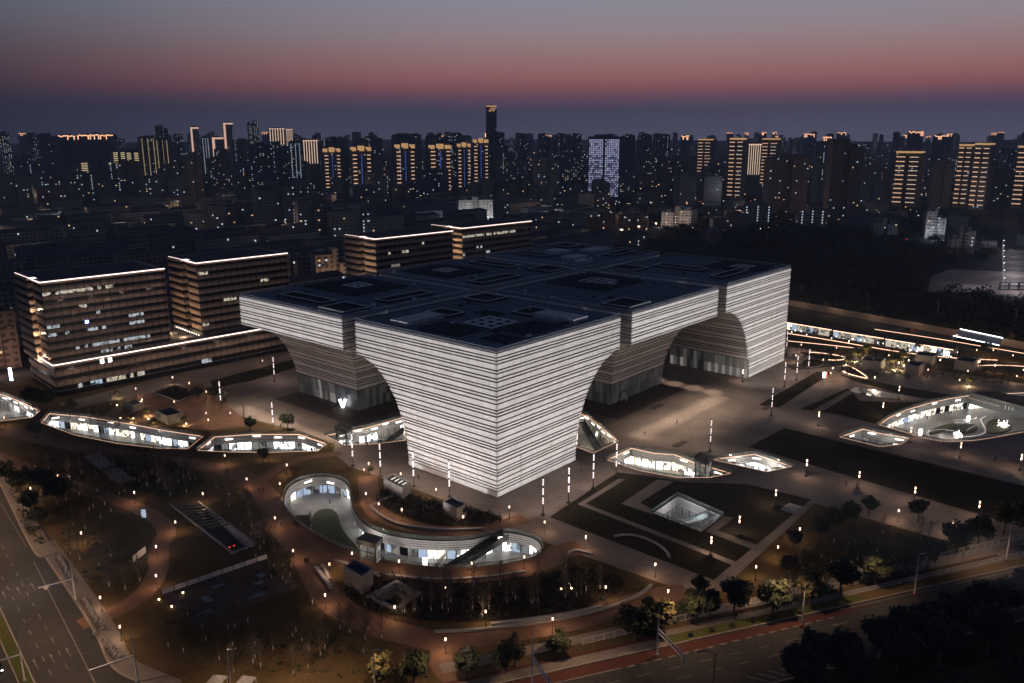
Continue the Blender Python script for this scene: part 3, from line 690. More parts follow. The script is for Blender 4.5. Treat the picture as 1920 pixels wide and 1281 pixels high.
for mb, nm, m in ((MB().sheet([offset(PIT, -.5, True)], -3), 'floor', 'soil'), (MB().ribbon(PIT, -3, .55, -.9, 0, True), 'rim', 'concrete'), (MB().ribbon(PIT, -1.4, -.9, .02, .9, True), 'ledge', 'concrete')):
    o = mb.build(nm, m, t); o.location = (-p0.x, -p0.y, 0)
# ================================================================ THE SIX STRIPED HALLS
S, GAP, HH, HF, CUT = P_S, P_G, 45.0, 32.96, P_C
random.seed(11)
BANDS = [(0.25, 1.75)]; z = 1.75
pat = [.5, .45, 1.05, 1.2, .45, .5, 1.35, .8, .5, 1.45, .5, .45, 1.25, 1.5, .45, .55, 1.1, 1.3, .5, .45, 1.55, .9, .5, 1.3, .45, 1.35, .55, 1.05, .5, 1.5]
i = 0
while z < HH-1.2:
    g_ = random.uniform(.4, .46); h = pat[i % len(pat)]*random.uniform(.94, 1.06); BANDS.append((z+g_, min(z+g_+h, HH-.8))); z += g_+h; i += 1
BANDS.append((z+.3, HH+.12)) if HH-z > .5 else None
def inset(z_): return 0. if z_ >= HF else CUT*(1-(max(z_, 0)/HF)**2.05)**.5
def hall(cx, cy, cut, label, seed, glass=True):
    """cut: the undercut sides out of 'xm','xp','ym','yp'"""
    x0, y0 = cx, cy; t = thing('striped_hall', label, 'building', (x0, y0, 0), 0, 'striped museum halls')
    def ext(z_, shr=0.):
        a = inset(z_); return (shr+(a if 'xm' in cut else 0), S-shr-(a if 'xp' in cut else 0), shr+(a if 'ym' in cut else 0), S-shr-(a if 'yp' in cut else 0))
    core = MB(); zs = [0]+[HF*(1-(1-k/22)**2) for k in range(1, 22)]+[HF, HF+.02, HH-.9]
    for k, z_ in enumerate(zs):
        a = ext(z_, .55); core.v += [(a[0], a[2], z_), (a[1], a[2], z_), (a[1], a[3], z_), (a[0], a[3], z_)]
        if k:
            q = 4*k
            for e_ in range(4): core.f.append((q-4+e_, q-4+(e_+1) % 4, q+(e_+1) % 4, q+e_))
    core.f.append((0, 3, 2, 1)); q = 4*(len(zs)-1); core.f.append((q, q+1, q+2, q+3))
    core.build('core', 'groove', t)
    GZ = 8.6 if glass and cut else 0
    for (b0, b1) in BANDS:
        lo = ext(b0); hi = ext(b1)
        if b1 < GZ:
            k = 1.4; lo = tuple(v+(k if s in cut else 0)*sg for v, s, sg in zip(lo, ('xm', 'xp', 'ym', 'yp'), (1, -1, 1, -1))); hi = tuple(v+(k if s in cut else 0)*sg for v, s, sg in zip(hi, ('xm', 'xp', 'ym', 'yp'), (1, -1, 1, -1)))
        if b1 > HH: 
            mb = MB(); 
            for (x_0, x_1, y_0, y_1) in ((0, S, 0, .55), (0, S, S-.55, S), (0, .55, .55, S-.55), (S-.55, S, .55, S-.55)): mb.box(x_0, x_1, y_0, y_1, b0, b1)
            mb.build('facade_band', 'panel', t); continue
        MB().add([(lo[0], lo[2], b0), (lo[1], lo[2], b0), (lo[1], lo[3], b0), (lo[0], lo[3], b0), (hi[0], hi[2], b1), (hi[1], hi[2], b1), (hi[1], hi[3], b1), (hi[0], hi[3], b1)],
                 [(0, 3, 2, 1), (4, 5, 6, 7), (0, 1, 5, 4), (1, 2, 6, 5), (2, 3, 7, 6), (3, 0, 4, 7)]).build('facade_band', 'panel', t)
    # glazed ground storeys on the undercut sides
    if GZ:
        rnd = random.Random(seed)
        for sd in cut:
            for row in range(2):
                z0_, z1_ = .15+row*4.25, .15+row*4.25+4.1
                e0, e1 = ext(z0_), ext(z1_)
                lo_, hi_ = (e0[2], e0[3]) if sd[0] == 'x' else (e0[0], e0[1]); n = int((hi_-lo_)/1.7); st = (hi_-lo_)/n
                for i_ in range(n):
                    a = lo_+i_*st+.07; b = a+st-.14
                    k0 = {'xm': e0[0], 'xp': e0[1], 'ym': e0[2], 'yp': e0[3]}[sd]; k1 = {'xm': e1[0], 'xp': e1[1], 'ym': e1[2], 'yp': e1[3]}[sd]
                    sg = -1 if sd[1] == 'm' else 1
                    P = lambda c_, l_, zz: (c_, l_, zz) if sd[0] == 'x' else (l_, c_, zz)
                    m = 'curtain'; f_ = i_/n
                    if rnd.random() < .5: m = 'lobby_dim'
                    if label.startswith('left') and sd == 'xm' and .35 < f_ < .75: m = rnd.choice(('lobby_lit', 'lobby_lit', 'lobby_mid', 'lobby_dim'))
                    if label.startswith('far right') and sd == 'xm' and (f_ < .5 or .3 < (f_*7) % 1 < .75): m = rnd.choice(('lobby_lit', 'lobby_mid', 'lobby_mid')) if row == 0 else rnd.choice(('lobby_dim', 'lobby_mid'))
                    vs = [P(k0, a, z0_), P(k0, b, z0_), P(k1, b, z1_), P(k1, a, z1_)]; vs += [P(v[0]+0, v[1], v[2]) if False else ((v[0]-sg*.12, v[1], v[2]) if sd[0] == 'x' else (v[0], v[1]-sg*.12, v[2])) for v in vs]
                    MB().add(vs, [(0, 1, 2, 3), (7, 6, 5, 4), (0, 4, 5, 1), (1, 5, 6, 2), (2, 6, 7, 3), (3, 7, 4, 0)]).build('pane', m, t)
    # roof
    mb = MB(); q_ = .4
    for (x_0, x_1, y_0, y_1) in ((0, S, 0, q_), (0, S, S-q_, S), (0, q_, q_, S-q_), (S-q_, S, q_, S-q_)): mb.box(x_0, x_1, y_0, y_1, HH+.13, HH+.2)
    mb.build('parapet_cap', 'rooftrim', t)
    rf = MB().box(.55, S-.55, .55, S-.55, HH-.9, HH-.55).build('roof', 'roofdeck', t)
    return t, rf
def roof_well(rf, x0, x1, y0, y1, h=.9, pale=None):
    """raised light well: upstand frame round a dark opening"""
    mb = MB(); w_ = .5; z0, z1 = HH-.55, HH-.55+h
    mb.box(x0, x1, y0, y0+w_, z0, z1).box(x0, x1, y1-w_, y1, z0, z1).box(x0, x0+w_, y0+w_, y1-w_, z0, z1).box(x1-w_, x1, y0+w_, y1-w_, z0, z1)
    mb.build('skylight_upstand', 'roofdark', rf)
    mb = MB(); q = .48; z2 = z1+.02
    mb.box(x0, x1, y0, y0+q, z2, z2+.12).box(x0, x1, y1-q, y1, z2, z2+.12).box(x0, x0+q, y0+q, y1-q, z2, z2+.12).box(x1-q, x1, y0+q, y1-q, z2, z2+.12)
    mb.build('skylight_trim', 'rooftrim', rf)
    MB().box(x0+w_, x1-w_, y0+w_, y1-w_, z0+.02, z0+.1).build('skylight_glass', 'roofdark', rf)
def roof_pale(rf, x0, x1, y0, y1): MB().box(x0, x1, y0, y1, HH-.55, HH+.75).build('roof_plant_cover', 'roofpale', rf)
def roof_dark(rf, x0, x1, y0, y1, h=.5):
    n = max(2, int((x1-x0)/2.2)); st = (x1-x0)/n
    for i_ in range(n): MB().box(x0+i_*st, x0+(i_+.72)*st, y0, y1, HH-.55, HH-.55+h).build('roof_louvre', 'roofdark', rf)
def roof_grid(rf, x0, x1, y0, y1, n=3):
    mb = MB(); z0 = HH-.1; q = .3
    for k in range(n+1):
        a = x0+(x1-x0)*k/n; mb.box(a-q, a+q, y0-q, y1+q, z0, z0+.4)
        for j in range(n):
            pass
    for k in range(n+1):
        a = y0+(y1-y0)*k/n
        for j in range(n): mb.box(x0+(x1-x0)*j/n+q+.01, x0+(x1-x0)*(j+1)/n-q-.01, a-q, a+q, z0, z0+.4)
    mb.build('roof_grid', 'rooftrim', rf)
    MB().box(x0, x1, y0, y1, HH-.5, HH-.3).build('grid_well', 'roofdark', rf)
def roof_seams(rf, n=10, axis='y'):
    for k in range(1, n):
        a = S*k/n
        (MB().box(a-.05, a+.05, 1, S-1, HH-.55, HH-.47) if axis == 'y' else MB().box(1, S-1, a-.05, a+.05, HH-.55, HH-.47)).build('roof_seam', 'roofdark', rf)
Q = S+GAP
h1, r1 = hall(0, 0, ('xp', 'yp'), 'corner hall with floodlit striped walls meeting at the nearest edge', 1, glass=False)
roof_well(r1, 48, 60, 48, 60); roof_well(r1, 22, 30, 41, 52); roof_pale(r1, 5, 21.9, 42.5, 50.5) ; roof_well(r1, 41, 52, 22, 30); roof_pale(r1, 42.5, 50.5, 5, 21.9)
roof_grid(r1, 19, 31, 19, 31); roof_dark(r1, 5, 17, 20, 38); roof_dark(r1, 20, 38, 5, 17); roof_dark(r1, 33, 40, 31, 40, .4); roof_dark(r1, 8, 17, 4, 14, .3)
h2, r2 = hall(0, Q, ('xm', 'ym'), 'left hall with overhanging striped fascia and dark undercut lobby', 2)
roof_well(r2, 3, 15, 3, 17); roof_well(r2, 8, 15, 22, 48); roof_well(r2, 25, 48, 6, 13); roof_dark(r2, 26, 54, 26, 58, .5); roof_grid(r2, 37, 45, 38, 46, 2); roof_seams(r2, 9)
h3, r3 = hall(Q, 0, ('xm', 'ym'), 'middle right hall with a shallow striped fascia above an undercut front', 3)
roof_well(r3, 3, 17, 3, 15); roof_dark(r3, 26, 56, 30, 58, .8); roof_grid(r3, 36, 47, 38, 49); roof_seams(r3, 16); roof_pale(r3, 37, 40, 33, 36)
h4, r4 = hall(2*Q, 0, ('xm', 'yp'), 'far right hall with one tall floodlit wall and an arched undercut side', 4)
roof_well(r4, 3, 15, 46, 60); roof_well(r4, 12, 36, 8, 14) ; roof_well(r4, 22, 30, 24, 48); roof_dark(r4, 36, 58, 6, 30, .6); roof_grid(r4, 42, 50, 12, 20, 2)
h5, r5 = hall(Q, Q, ('xp', 'yp'), 'middle rear hall, its dark roof behind the corner hall', 5, glass=False)
roof_well(r5, 46, 60, 3, 16); roof_well(r5, 6, 30, 6, 14); roof_well(r5, 44, 52, 24, 50); roof_dark(r5, 8, 34, 28, 56, .6); roof_grid(r5, 17, 25, 38, 46, 2)
h6, r6 = hall(2*Q, Q, ('xm', 'ym'), 'rearmost hall, with pale plant covers on its roof', 6, glass=False)
roof_well(r6, 46, 58, 46, 58); roof_well(r6, 12, 20, 34, 56); roof_well(r6, 36, 56, 10, 17); roof_pale(r6, 26, 36, 36, 46); roof_pale(r6, 40, 56, 26, 34); roof_pale(r6, 14, 26, 18, 26); roof_pale(r6, 8, 16, 8, 14)
for r_, n_, ax_ in ((r1, 18, 'x'), (r1, 7, 'y'), (r4, 14, 'y'), (r5, 14, 'x'), (r6, 14, 'y'), (r2, 8, 'x'), (r3, 6, 'x')): roof_seams(r_, n_, ax_)
rnd_ = random.Random(3)
for r_ in (r1, r2, r3, r4, r5, r6):
    for k in range(10): x, y, s_ = rnd_.uniform(3, S-3), rnd_.uniform(3, S-3), rnd_.uniform(.4, .9); MB().box(x-s_, x+s_, y-s_*.6, y+s_*.6, HH-.55, HH-.55+rnd_.uniform(.4, .9)).build('roof_vent', 'rooftrim' if k % 3 == 0 else 'roofdark', r_)
# covered joints between the roofs
for i_, (a, b, c_, d_) in enumerate(((S+.02, Q-.02, 6, 2*S+GAP-6), (Q+S+.02, 2*Q-.02, 6, 2*S+GAP-6))):
    tag(MB().box(a, b, c_, d_, 38.5, 39.2).build('roof_joint', 'roofdark'), ['dark sunken joint between corner hall roof and the middle halls', 'dark sunken joint between the middle hall roofs and the far halls'][i_], 'roof joint')
tag(MB().box(6, 3*S+2*GAP-6, S+.02, Q-.02, 39.3, 40).build('roof_joint', 'roofdark'), 'long dark sunken joint between front and rear hall roofs', 'roof joint')

# facade projectors added out of view to light the hall walls, beams shaped by masks
ARCH = [(S-inset(HF*k/14), HF*k/14) for k in range(15)]
def face_poly(kind, a0, axis):
    """outline on a wall in (along, z); 'full' = whole wall with arch at the high end, 'rev' = arch at the low end, 'fascia' = upper band"""
    if kind == 'full': l = [(0, 0)]+ARCH+[(S, HH+.15), (0, HH+.15)]
    elif kind == 'rev': l = [(0, HH+.15), (0, HF)]+[(S-a, z_) for a, z_ in ARCH[::-1]]+[(S, 0), (S, HH+.15)]
    else: l = [(0, HF), (S, HF), (S, HH+.15), (0, HH+.15)]
    return [Vector((0, a0+a, z_)) if axis == 'x' else Vector((a0+a, 0, z_)) for a, z_ in l]
def projector(label, pos, poly, energy, colr=(1., .962, .945)):
    pos = Vector(pos); cen = sum(poly, Vector())/len(poly); d = (cen-pos).normalized(); q = d.to_track_quat('-Z', 'Y')
    M_ = Matrix.Translation(pos) @ q.to_matrix().to_4x4(); inv = M_.inverted(); f = .35
    hole = []
    for p in poly: l = inv @ p; hole.append((l.x/-l.z*f, l.y/-l.z*f))
    mxr = max(math.hypot(*h) for h in hole)
    t = thing('added_projector', label, 'floodlight', (0, 0, 0), 0, 'facade projectors'); t.matrix_world = M_
    k = mxr+.1; sq_ = [(-k, -k), (k, -k), (k, k), (-k, k)]
    MB().sheet([sq_, ccw(hole)[::-1]], -f).build('mask_plate', 'black', t)
    MB().ribbon(sq_, -f, .12, -.02, 0, True).build('housing', 'black', t)
    o = MB().tube([(0, 0, -pos.z), (0, 0, -.8)], .15, 8).build('mast', 'galv', t); o.matrix_world = Matrix.Translation(pos)
    l = bpy.data.lights.new('projector_lamp', 'SPOT'); l.spot_size = 2*math.atan(mxr/f*1.05)+.04; l.spot_blend = .0; l.energy = energy; l.color = colr; l.shadow_soft_size = .003
    o = bpy.data.objects.new('projector_lamp', l); col.objects.link(o); o.parent = t
    return t
def PE(pos, poly, k=36.): cen = sum(poly, Vector())/len(poly); D = (cen-Vector(pos)).length; return k*D*D/max(.3, abs((cen-Vector(pos)).normalized().x if abs(poly[0].x) < 1e-6 and abs(poly[1].x) < 1e-6 and abs(poly[2].x) < 1e-6 else (cen-Vector(pos)).normalized().y))
for lb, pos, poly in (('mast projector west of the left road washing the corner hall wall', (-142, 15, 16), face_poly('full', 0, 'x')), ('mast projector west of the left road washing the left hall fascia', (-132, 90, 16), face_poly('fascia', Q, 'x')),
                      ('mast projector south of the right road washing the corner hall wall', (14, -150, 16), face_poly('full', 0, 'y')), ('mast projector south of the square washing the middle hall fascia', (80, -172, 14), face_poly('fascia', Q, 'y')), ('mast projector south of the square washing the far hall wall', (130, -205, 14), face_poly('rev', 2*Q, 'y'))):
    projector(lb, pos, poly, PE(pos, poly)*(.82 if 'south of the right' in lb else .88 if 'corner' in lb else .93))
# downlights under the overhanging fascias
def down(x, y, z_, e, ang=58, colr=(1, .82, .66)):
    l = bpy.data.lights.new('fascia_downlight', 'SPOT'); l.energy = e; l.color = colr; l.spot_size = R(ang); l.spot_blend = 1.0; l.shadow_soft_size = .3
    o = bpy.data.objects.new('fascia_downlight', l); col.objects.link(o); o.location = (x, y, z_); return o
for k in range(9):
    down(-3.5, Q+4+k*S/9, HF+.5, 40000, 20); down(Q+4+k*S/9, -3.5, HF+.5, 42000, 20)
    if k % 2 == 0: down(-6, Q+4+k*S/9, HF-2, 16000, 80); down(Q+4+k*S/9, -7, HF-2, 21000, 80)  # wide spots added to spread a soft glow over the paving
for k in range(5): down(Q+S+3.3, 2+k*9, HF, 42000, 19)
down(2*Q+CUT-4, -6, 14, 2600, 80, (.85, .95, 1))

# letters before the halls
def letter(name, label, p, strokes, h, m, rz):
    t = thing(name, label, 'sign', (p.x, p.y, .1), rz); mb = MB()
    for (a, b, c_, d_) in strokes: mb.beam((a*h, 0, b*h), (c_*h, 0, d_*h), .09*h, .12*h)
    mb.build('letter_body', m, t); MB().box(-.5*h, .5*h, -.3*h, .3*h, -.05, .1).build('base', 'black', t)
letter('letter_sign', 'glowing white V-shaped letter sign before the left lobby', G(643, 766), [(-.3, 1, 0, .1), (.3, 1, 0, .1)], 3.6, 'sign_led', R(-50))
letter('letter_sign', 'pale standing letter A sculpture before the middle right lobby', G(1170, 752), [(-.3, .05, 0, 1), (.3, .05, 0, 1), (-.18, .4, .18, .4)], 3.6, 'white_wall', R(-50))
tag(MB().prism(ccw(gp([(1180, 748), (1215, 733), (1228, 737), (1190, 752)])), .3, .45).build('entrance_mat', 'black'), 'black entrance mat under the middle right lobby', 'mat')
tag(MB().prism(ccw(gp([(578, 748), (592, 743), (640, 757), (622, 764)])), .3, .45).build('entrance_mat', 'black'), 'black entrance mat before the left lobby', 'mat')

# ================================================================ OFFICE BLOCKS BEHIND THE SQUARE
def office(name, label, corner, rz, W, D, z0, z1, storeys, notch=None, led=True, lit=(), seed=0, base_glass=False, back=True):
    """corner: near left corner; x along the front, y to the back"""
    rnd = random.Random(seed); t = thing(name, label, 'building', (corner[0], corner[1], 0), rz, 'banded office blocks')
    def slab(nm, a, b, m, grow=0.):
        if notch:
            nx, ny, nw = notch      # left end steps in by nx between y=ny and y=ny+nw
            p = [(-grow, -grow), (W+grow, -grow), (W+grow, D+grow), (-grow-1.0, D+grow), (-grow-1.0, ny+nw-grow), (nx-grow, ny+nw-grow), (nx-grow, ny+grow), (-grow, ny+grow)]
        else: p = [(-grow, -grow), (W+grow, -grow), (W+grow, D+grow), (-grow, D+grow)]
        return MB().prism(ccw(p), a, b).build(nm, m, t)
    slab('core', z0, z1-.3, 'darkglass', -.35)
    fh = (z1-z0)/storeys
    for k in range(storeys):
        b = z0+k*fh
        if not (base_glass and k == 0): slab('spandrel_band', b, b+fh*.42, 'tan')
        slab('spandrel_rib', b+fh*.42+.28, b+fh*.42+.5, 'tan', -.12)
        # windows between the bands: panes along the front and the left end
        n = int(W/3.2); lit_k = dict(lit).get(k, [])
        for (f0, f1, m) in lit_k:
            for i_ in range(int(2*n*f0), max(int(2*n*f1), int(2*n*f0)+1)):
                if rnd.random() < .86: MB().box(i_*1.6+.3, i_*1.6+1.75, -.2, -.1, b+fh*.42+.55, b+fh-.12).build('pane', m, t)
    slab('parapet_band', z1-.3, z1+.9, 'tan')
    slab('roof', z1-.25, z1+.1, 'roofdark', -.5) if False else None
    MB().box(2, W-2, 2, D-2, z1+.9, z1+1.0).build('roof', 'roofcap', t)
    if led:
        p = [(0, D), (0, notch[1]+notch[2]), (notch[0], notch[1]+notch[2]), (notch[0], notch[1]), (0, notch[1]), (0, 0), (W, 0)] if notch else [(0, D), (0, 0), (W, 0)]
        MB().ribbon(p, z1+.6, z1+1.0, -.35, -.08).build('roof_edge_light', 'roof_led', t)
    mm = MB()
    for i_ in range(int(W/3.2)+1): mm.box(i_*3.2+.12, i_*3.2+.26, -.26, -.02, z0+.2, z1-.3)
    tag(mm.build('mullions', 'darkglass', t), kind='stuff')
    return t
C1 = G(100, 688, 13.4); RZ = R(-4.5)
office('office_podium', 'long low banded podium of the office blocks with a glowing roof edge', (-44, 200.5), RZ, 150, 34, 0, 12.6, 3, None, True, [(0, [(.06, .075, 'office_cool'), (.09, .13, 'shop_blue'), (.135, .19, 'office_lit'), (.2, .24, 'office_lit'), (.42, .45, 'office_cool')]), (2, [(.12, .16, 'sign_led')])], 3, True)
office('office_block', 'leftmost banded office block, widest front, with several lit window rows', (-44.0, 202.5), RZ, 49.5, 33, 12.7, 46.2, 10, (2.2, 11, 3.5), True,
       [(8, [(.02, .4, 'office_lit'), (.46, .6, 'office_lit'), (.7, .76, 'office_lit')]), (6, [(.27, .34, 'office_lit')]), (4, [(.3, .34, 'blue_led'), (.68, .8, 'office_cool'), (0, .1, 'office_cool')]), (5, [(.4, .44, 'office_cool')]), (3, [(.02, .2, 'office_cool'), (.33, .52, 'office_cool'), (.65, .8, 'office_cool')]), (1, [(.2, .3, 'office_cool'), (.36, .88, 'office_cool')]), (0, [(.42, .7, 'office_cool')])], 5)
ob2 = office('office_block', 'second banded office block from the left, wall glowing orange at its foot', (21.5, 201), RZ, 46, 29, 12.7, 46.4, 10, (2.2, 11, 3.5), True, [(8, [(.0, .14, 'office_lit')]), (4, [(.25, .4, 'office_lit')]), (6, [(.7, .8, 'office_lit')]), (1, [(.03, .08, 'office_lit')])], 6)
office('office_block', 'third banded office block, behind the left hall roof', (130, 206), RZ, 56, 29, 0, 46.6, 13, (2.2, 11, 3.5), True, [(10, [(.15, .2, 'office_lit'), (.35, .42, 'office_lit')]), (8, [(.2, .3, 'lobby_lit')]), (11, [(.6, .63, 'office_lit')])], 7)
office('office_block', 'farthest banded office block, lit top floor, behind the rear hall', (195, 203), RZ, 60, 29, 0, 47.2, 13, (2.2, 11, 3.5), True, [(11, [(0, .8, 'office_lit')]), (9, [(.2, .28, 'office_cool')]), (8, [(.0, .05, 'office_lit'), (.35, .4, 'office_cool')]), (7, [(.7, .76, 'office_lit')])], 8)
for k in range(11): MB().box(-1.3, -1.0, 1.5+k*2.4, 1.9+k*2.4, 13.6, 14.0).build('terrace_light', 'slot_led', ob2)
# wall washers in the notches and at the feet of the office blocks
def point(nm, p, e_, colr, r_=.2):
    l = bpy.data.lights.new(nm, 'POINT'); l.energy = e_; l.color = colr; l.shadow_soft_size = r_
    o = bpy.data.objects.new(nm, l); col.objects.link(o); o.location = p; return o
for x, y in ((-44, 215.5), (14, 217), (14.5, 205)):
    point('wall_washer', (x, y, 14.5), 1500, (1, .62, .36)); point('wall_washer', (x, y, 24), 1100, (1, .66, .4)); point('wall_washer', (x, y, 34), 700, (1, .66, .4))
for x, y in ((122, 212), (190, 208)): 
    for z_ in (20, 32, 40): point('wall_washer', (x, y, z_), 1500, (1, .66, .42))
for k in range(8): point('facade_fill_light', (-36+k*16, 193.5-k*1.25, 9), 380, (1, .66, .5))  # unseen point lights added before the fronts to warm the spandrels
for k in range(4): point('facade_fill_light', (-36+k*12, 195.5-k*.95, 38), 300, (1, .72, .6))
# ================================================================ THE CITY BEYOND
def wcol(mb, x0, x1, y, z0, z1): mb.add([(x0, y, z0), (x1, y, z0), (x1, y, z1), (x0, y, z1)], [(0, 1, 2, 3)])
def tower(u0, u1, vt, vb, label, style='apt', facade=0, delta=16., p_lit=.06, depth=.6, group=None, name='tower', cat='building', seed=None, fh=3.1, parts=True, dist=None):
    """u0..u1: width seen, vt: top, vb: where it meets the ground (pixels of the survey photo)"""
    um = (u0+u1)/2
    if dist:
        d = _f*FPX+_r*(um-PW/2); d.z = 0; d.normalize(); b = Vector((CAM.x, CAM.y, 0))+d*dist; vb = proj(b)[1]
    else: b = G(um, vb)
    zc = proj(b)[2]; px = (u1-u0)*zc/FPX
    H = 104.41*(vb-vt)/max(vb-247, 4.) if not dist else None
    lo, hi = 0., 400.
    for _ in range(40):
        m_ = (lo+hi)/2
        if proj((b.x, b.y, m_))[1] > vt: lo = m_
        else: hi = m_
    H = max(lo, 8.)
    view = math.atan2(b.y-CAM.y, b.x-CAM.x); dl = R(delta)
    W = px/(math.cos(dl)+depth*abs(math.sin(dl))); D = W*depth
    rnd = random.Random(seed if seed is not None else int(u0*7+vt*13))
    t = thing(name, label, cat, (b.x, b.y, 0), view-math.pi/2+dl, group)
    # local: x along the front, front at y=-D/2 looks to the viewer
    wings = style in ('apt', 'dark', 'gold', 'bars', 'yellow', 'dots') and W > 12
    c0, c1 = (-.1, .08) if wings else (9, 9)
    if wings:
        hl, hr = (H, H-rnd.choice((0, 0, 3.1, 6.2))) if rnd.random() < .5 else (H-rnd.choice((0, 3.1, 6.2)), H)
        bo = MB().box(-W/2, W*c0, -D/2, D/2, 0, hl).box(W*c0+.01, W*c1-.01, -D*.28, D*.42, 0, H+3.2).box(W*c1, W/2, -D/2, D/2, 0, hr)
        bo.box(-W*.4, -W*.22, -D*.3, D*.2, hl, hl+2.6).box(W*.2, W*.34, -D*.2, D*.3, hr, hr+2.8)
        for k_ in range(1, int(H/6.2)): bo.box(-W*.42, -W*.2, -D/2-.8, -D/2, k_*6.2, k_*6.2+1.0); bo.box(W*.18, W*.4, -D/2-.8, -D/2, k_*6.2, k_*6.2+1.0)
    else: bo = MB().box(-W/2, W/2, -D/2, D/2, 0, H).box(-W*.3, W*.25, -D*.3, D*.3, H, H+3)
    bo.build('wall', 'facade%d' % facade, t)
    (MB().box(-W/2, W*c0, -D/2, D/2, hl+.01, hl+.6).box(W*c1, W/2, -D/2, D/2, hr+.01, hr+.6) if wings else MB().box(-W/2-.2, W/2+.2, -D/2-.2, D/2+.2, H-.9, H-.3)).build('parapet', 'roofcap', t)
    nf = max(2, int(H/fh)); nb = max(2, int(W/4.2)); yb = -D/2-.85 if wings else -D/2-.1
    sets = {}
    def win(m, x0, x1, z0, z1, y=None): wcol(sets.setdefault(m, MB()), x0, x1, (-D*.28-.06 if c0*W < (x0+x1)/2 < c1*W else yb) if y is None else y, z0, z1)
    def side(m, y0, y1, z0, z1):
        sx_ = (W/2+.06)*(1 if delta < 0 else -1) ; mb = sets.setdefault(m, MB())
        sx_ = -sx_ if delta < 0 else sx_
        sx_ = (-W/2-.06) if math.sin(dl) < 0 else (W/2+.06)
        mb.add([(sx_, y0, z0), (sx_, y1, z0), (sx_, y1, z1), (sx_, y0, z1)], [(0, 1, 2, 3)])
    cols = [-W/2+(i+.5)*W/nb for i in range(nb)]
    if style in ('apt', 'dark', 'gold', 'bars', 'dots', 'yellow', 'frame'):
        pl = p_lit*(.6 if style == 'dark' else 1.25)
        for k in range(nf):
            for c in cols:
                if rnd.random() < pl:
                    ww = rnd.uniform(.55, 1.1); m = 'win_white' if rnd.random() < .68 else ('win_warm' if rnd.random() < .7 else 'win_yellow')
                    win(m, c-ww*.8, c+ww*.8, k*fh+1., k*fh+2.2)
            if rnd.random() < pl*2.5 and D > 6: y0 = rnd.uniform(-D/2+1, D/2-3); side('win_white' if rnd.random() < .7 else 'win_warm', y0, y0+1.6, k*fh+.9, k*fh+2.3)
        if rnd.random() < .35:     # lit stair column
            c = rnd.choice(cols)
            for k in range(nf//3, nf):
                if rnd.random() < .5: win('win_white', c-.5, c+.5, k*fh+.9, k*fh+2.1)
    if style == 'gold':
        for x0, x1 in ((-.48, -.28), (-.12, .14), (.28, .48)):
            MB().box(W*x0, W*x1, -D*.52, D*.3, H-1, H+5+2*(x0 > -.2 and x0 < 0)).build('crown', 'gold', t)
        for x0, x1 in ((-.46, -.26), (.26, .44)):
            for k in range(int(nf*.12), nf-1, 2): win('bar_warm', W*x0, W*x1*.98, k*fh+.3, k*fh+1.7)
        for k in range(3, nf-1): win('win_blue', -W*.02, W*.04, k*fh+.6, k*fh+1.9)
        for k in range(int(nf*.1), nf-2, 2): side('bar_orange', -D*.4, -D*.1, k*fh+.4, k*fh+1.3)
    if style == 'bars':
        for k in range(2, nf, 2): 
            win('bar_warm', -W*.46, -W*.12, k*fh+.5, k*fh+1.6)
            win('bar_pink', W*.05, W*.4, k*fh+.7, k*fh+1.3)
            side('bar_orange', -D*.4, D*.1, k*fh+.6, k*fh+1.4)
        MB().box(-W*.5, W*.5, -D*.52, D*.3, H, H+2.5).build('crown', 'gold', t)
    if style == 'yellow':
        for x0, x1 in ((-.45, -.12), (.12, .45)):
            for k in range(nf//3, nf): win('win_yellow', W*x0, W*x1, k*fh+.8, k*fh+1.9)
    if style == 'dots':
        for x in (-.35, .05, .38):
            for k in range(nf//4, nf): win('win_white' if facade != 3 else 'win_yellow', W*x-.6, W*x+.6, k*fh+.8, k*fh+2.2)
    if style == 'violet':
        nx = 17; 
        for k in range(1, nf-1):
            for i_ in range(nx):
                if 8 <= i_ <= 8: continue
                c = -W/2+(i_+.5)*W/nx; r0 = rnd.random()
                win('win_white' if r0 < .08 else ('win_violet' if r0 < .55+.3*(k > nf*.7) else 'win_violet_dim'), c-W/nx*.36, c+W/nx*.36, k*fh+.7, k*fh+2.4, -D/2-.1)
    if style == 'frame':
        win('frame_warm', -W/2, W/2, H-5, H-1, -D/2-1); win('frame_warm', -W/2, -W*.28, H*.45, H-5, -D/2-1)
    if style == 'outline':
        win('frame_warm', -W/2, W/2, H-2, H, -D/2-1)
        for i_ in range(6): c = -W/2+W*(i_+.2)/6; win('bar_pink', c, c+W*.04, H*.4, H, -D/2-1)
    if style == 'roofline':
        n = 9
        for i_ in range(n):
            c = -W/2+W*(i_+.5)/n; q = rnd.uniform(0, 3); win('roofline', c-W/n*.42, c+W/n*.42, H-2+q-2, H-.5+q-2+1, -D/2-1)
            if rnd.random() < .3: win('roofline', c-1, c+1, H-10, H-3, -D/2-1)
    for m, mb in sets.items(): tag(mb.build('lit_windows', m, t), kind='stuff')
    return t, W, D, H
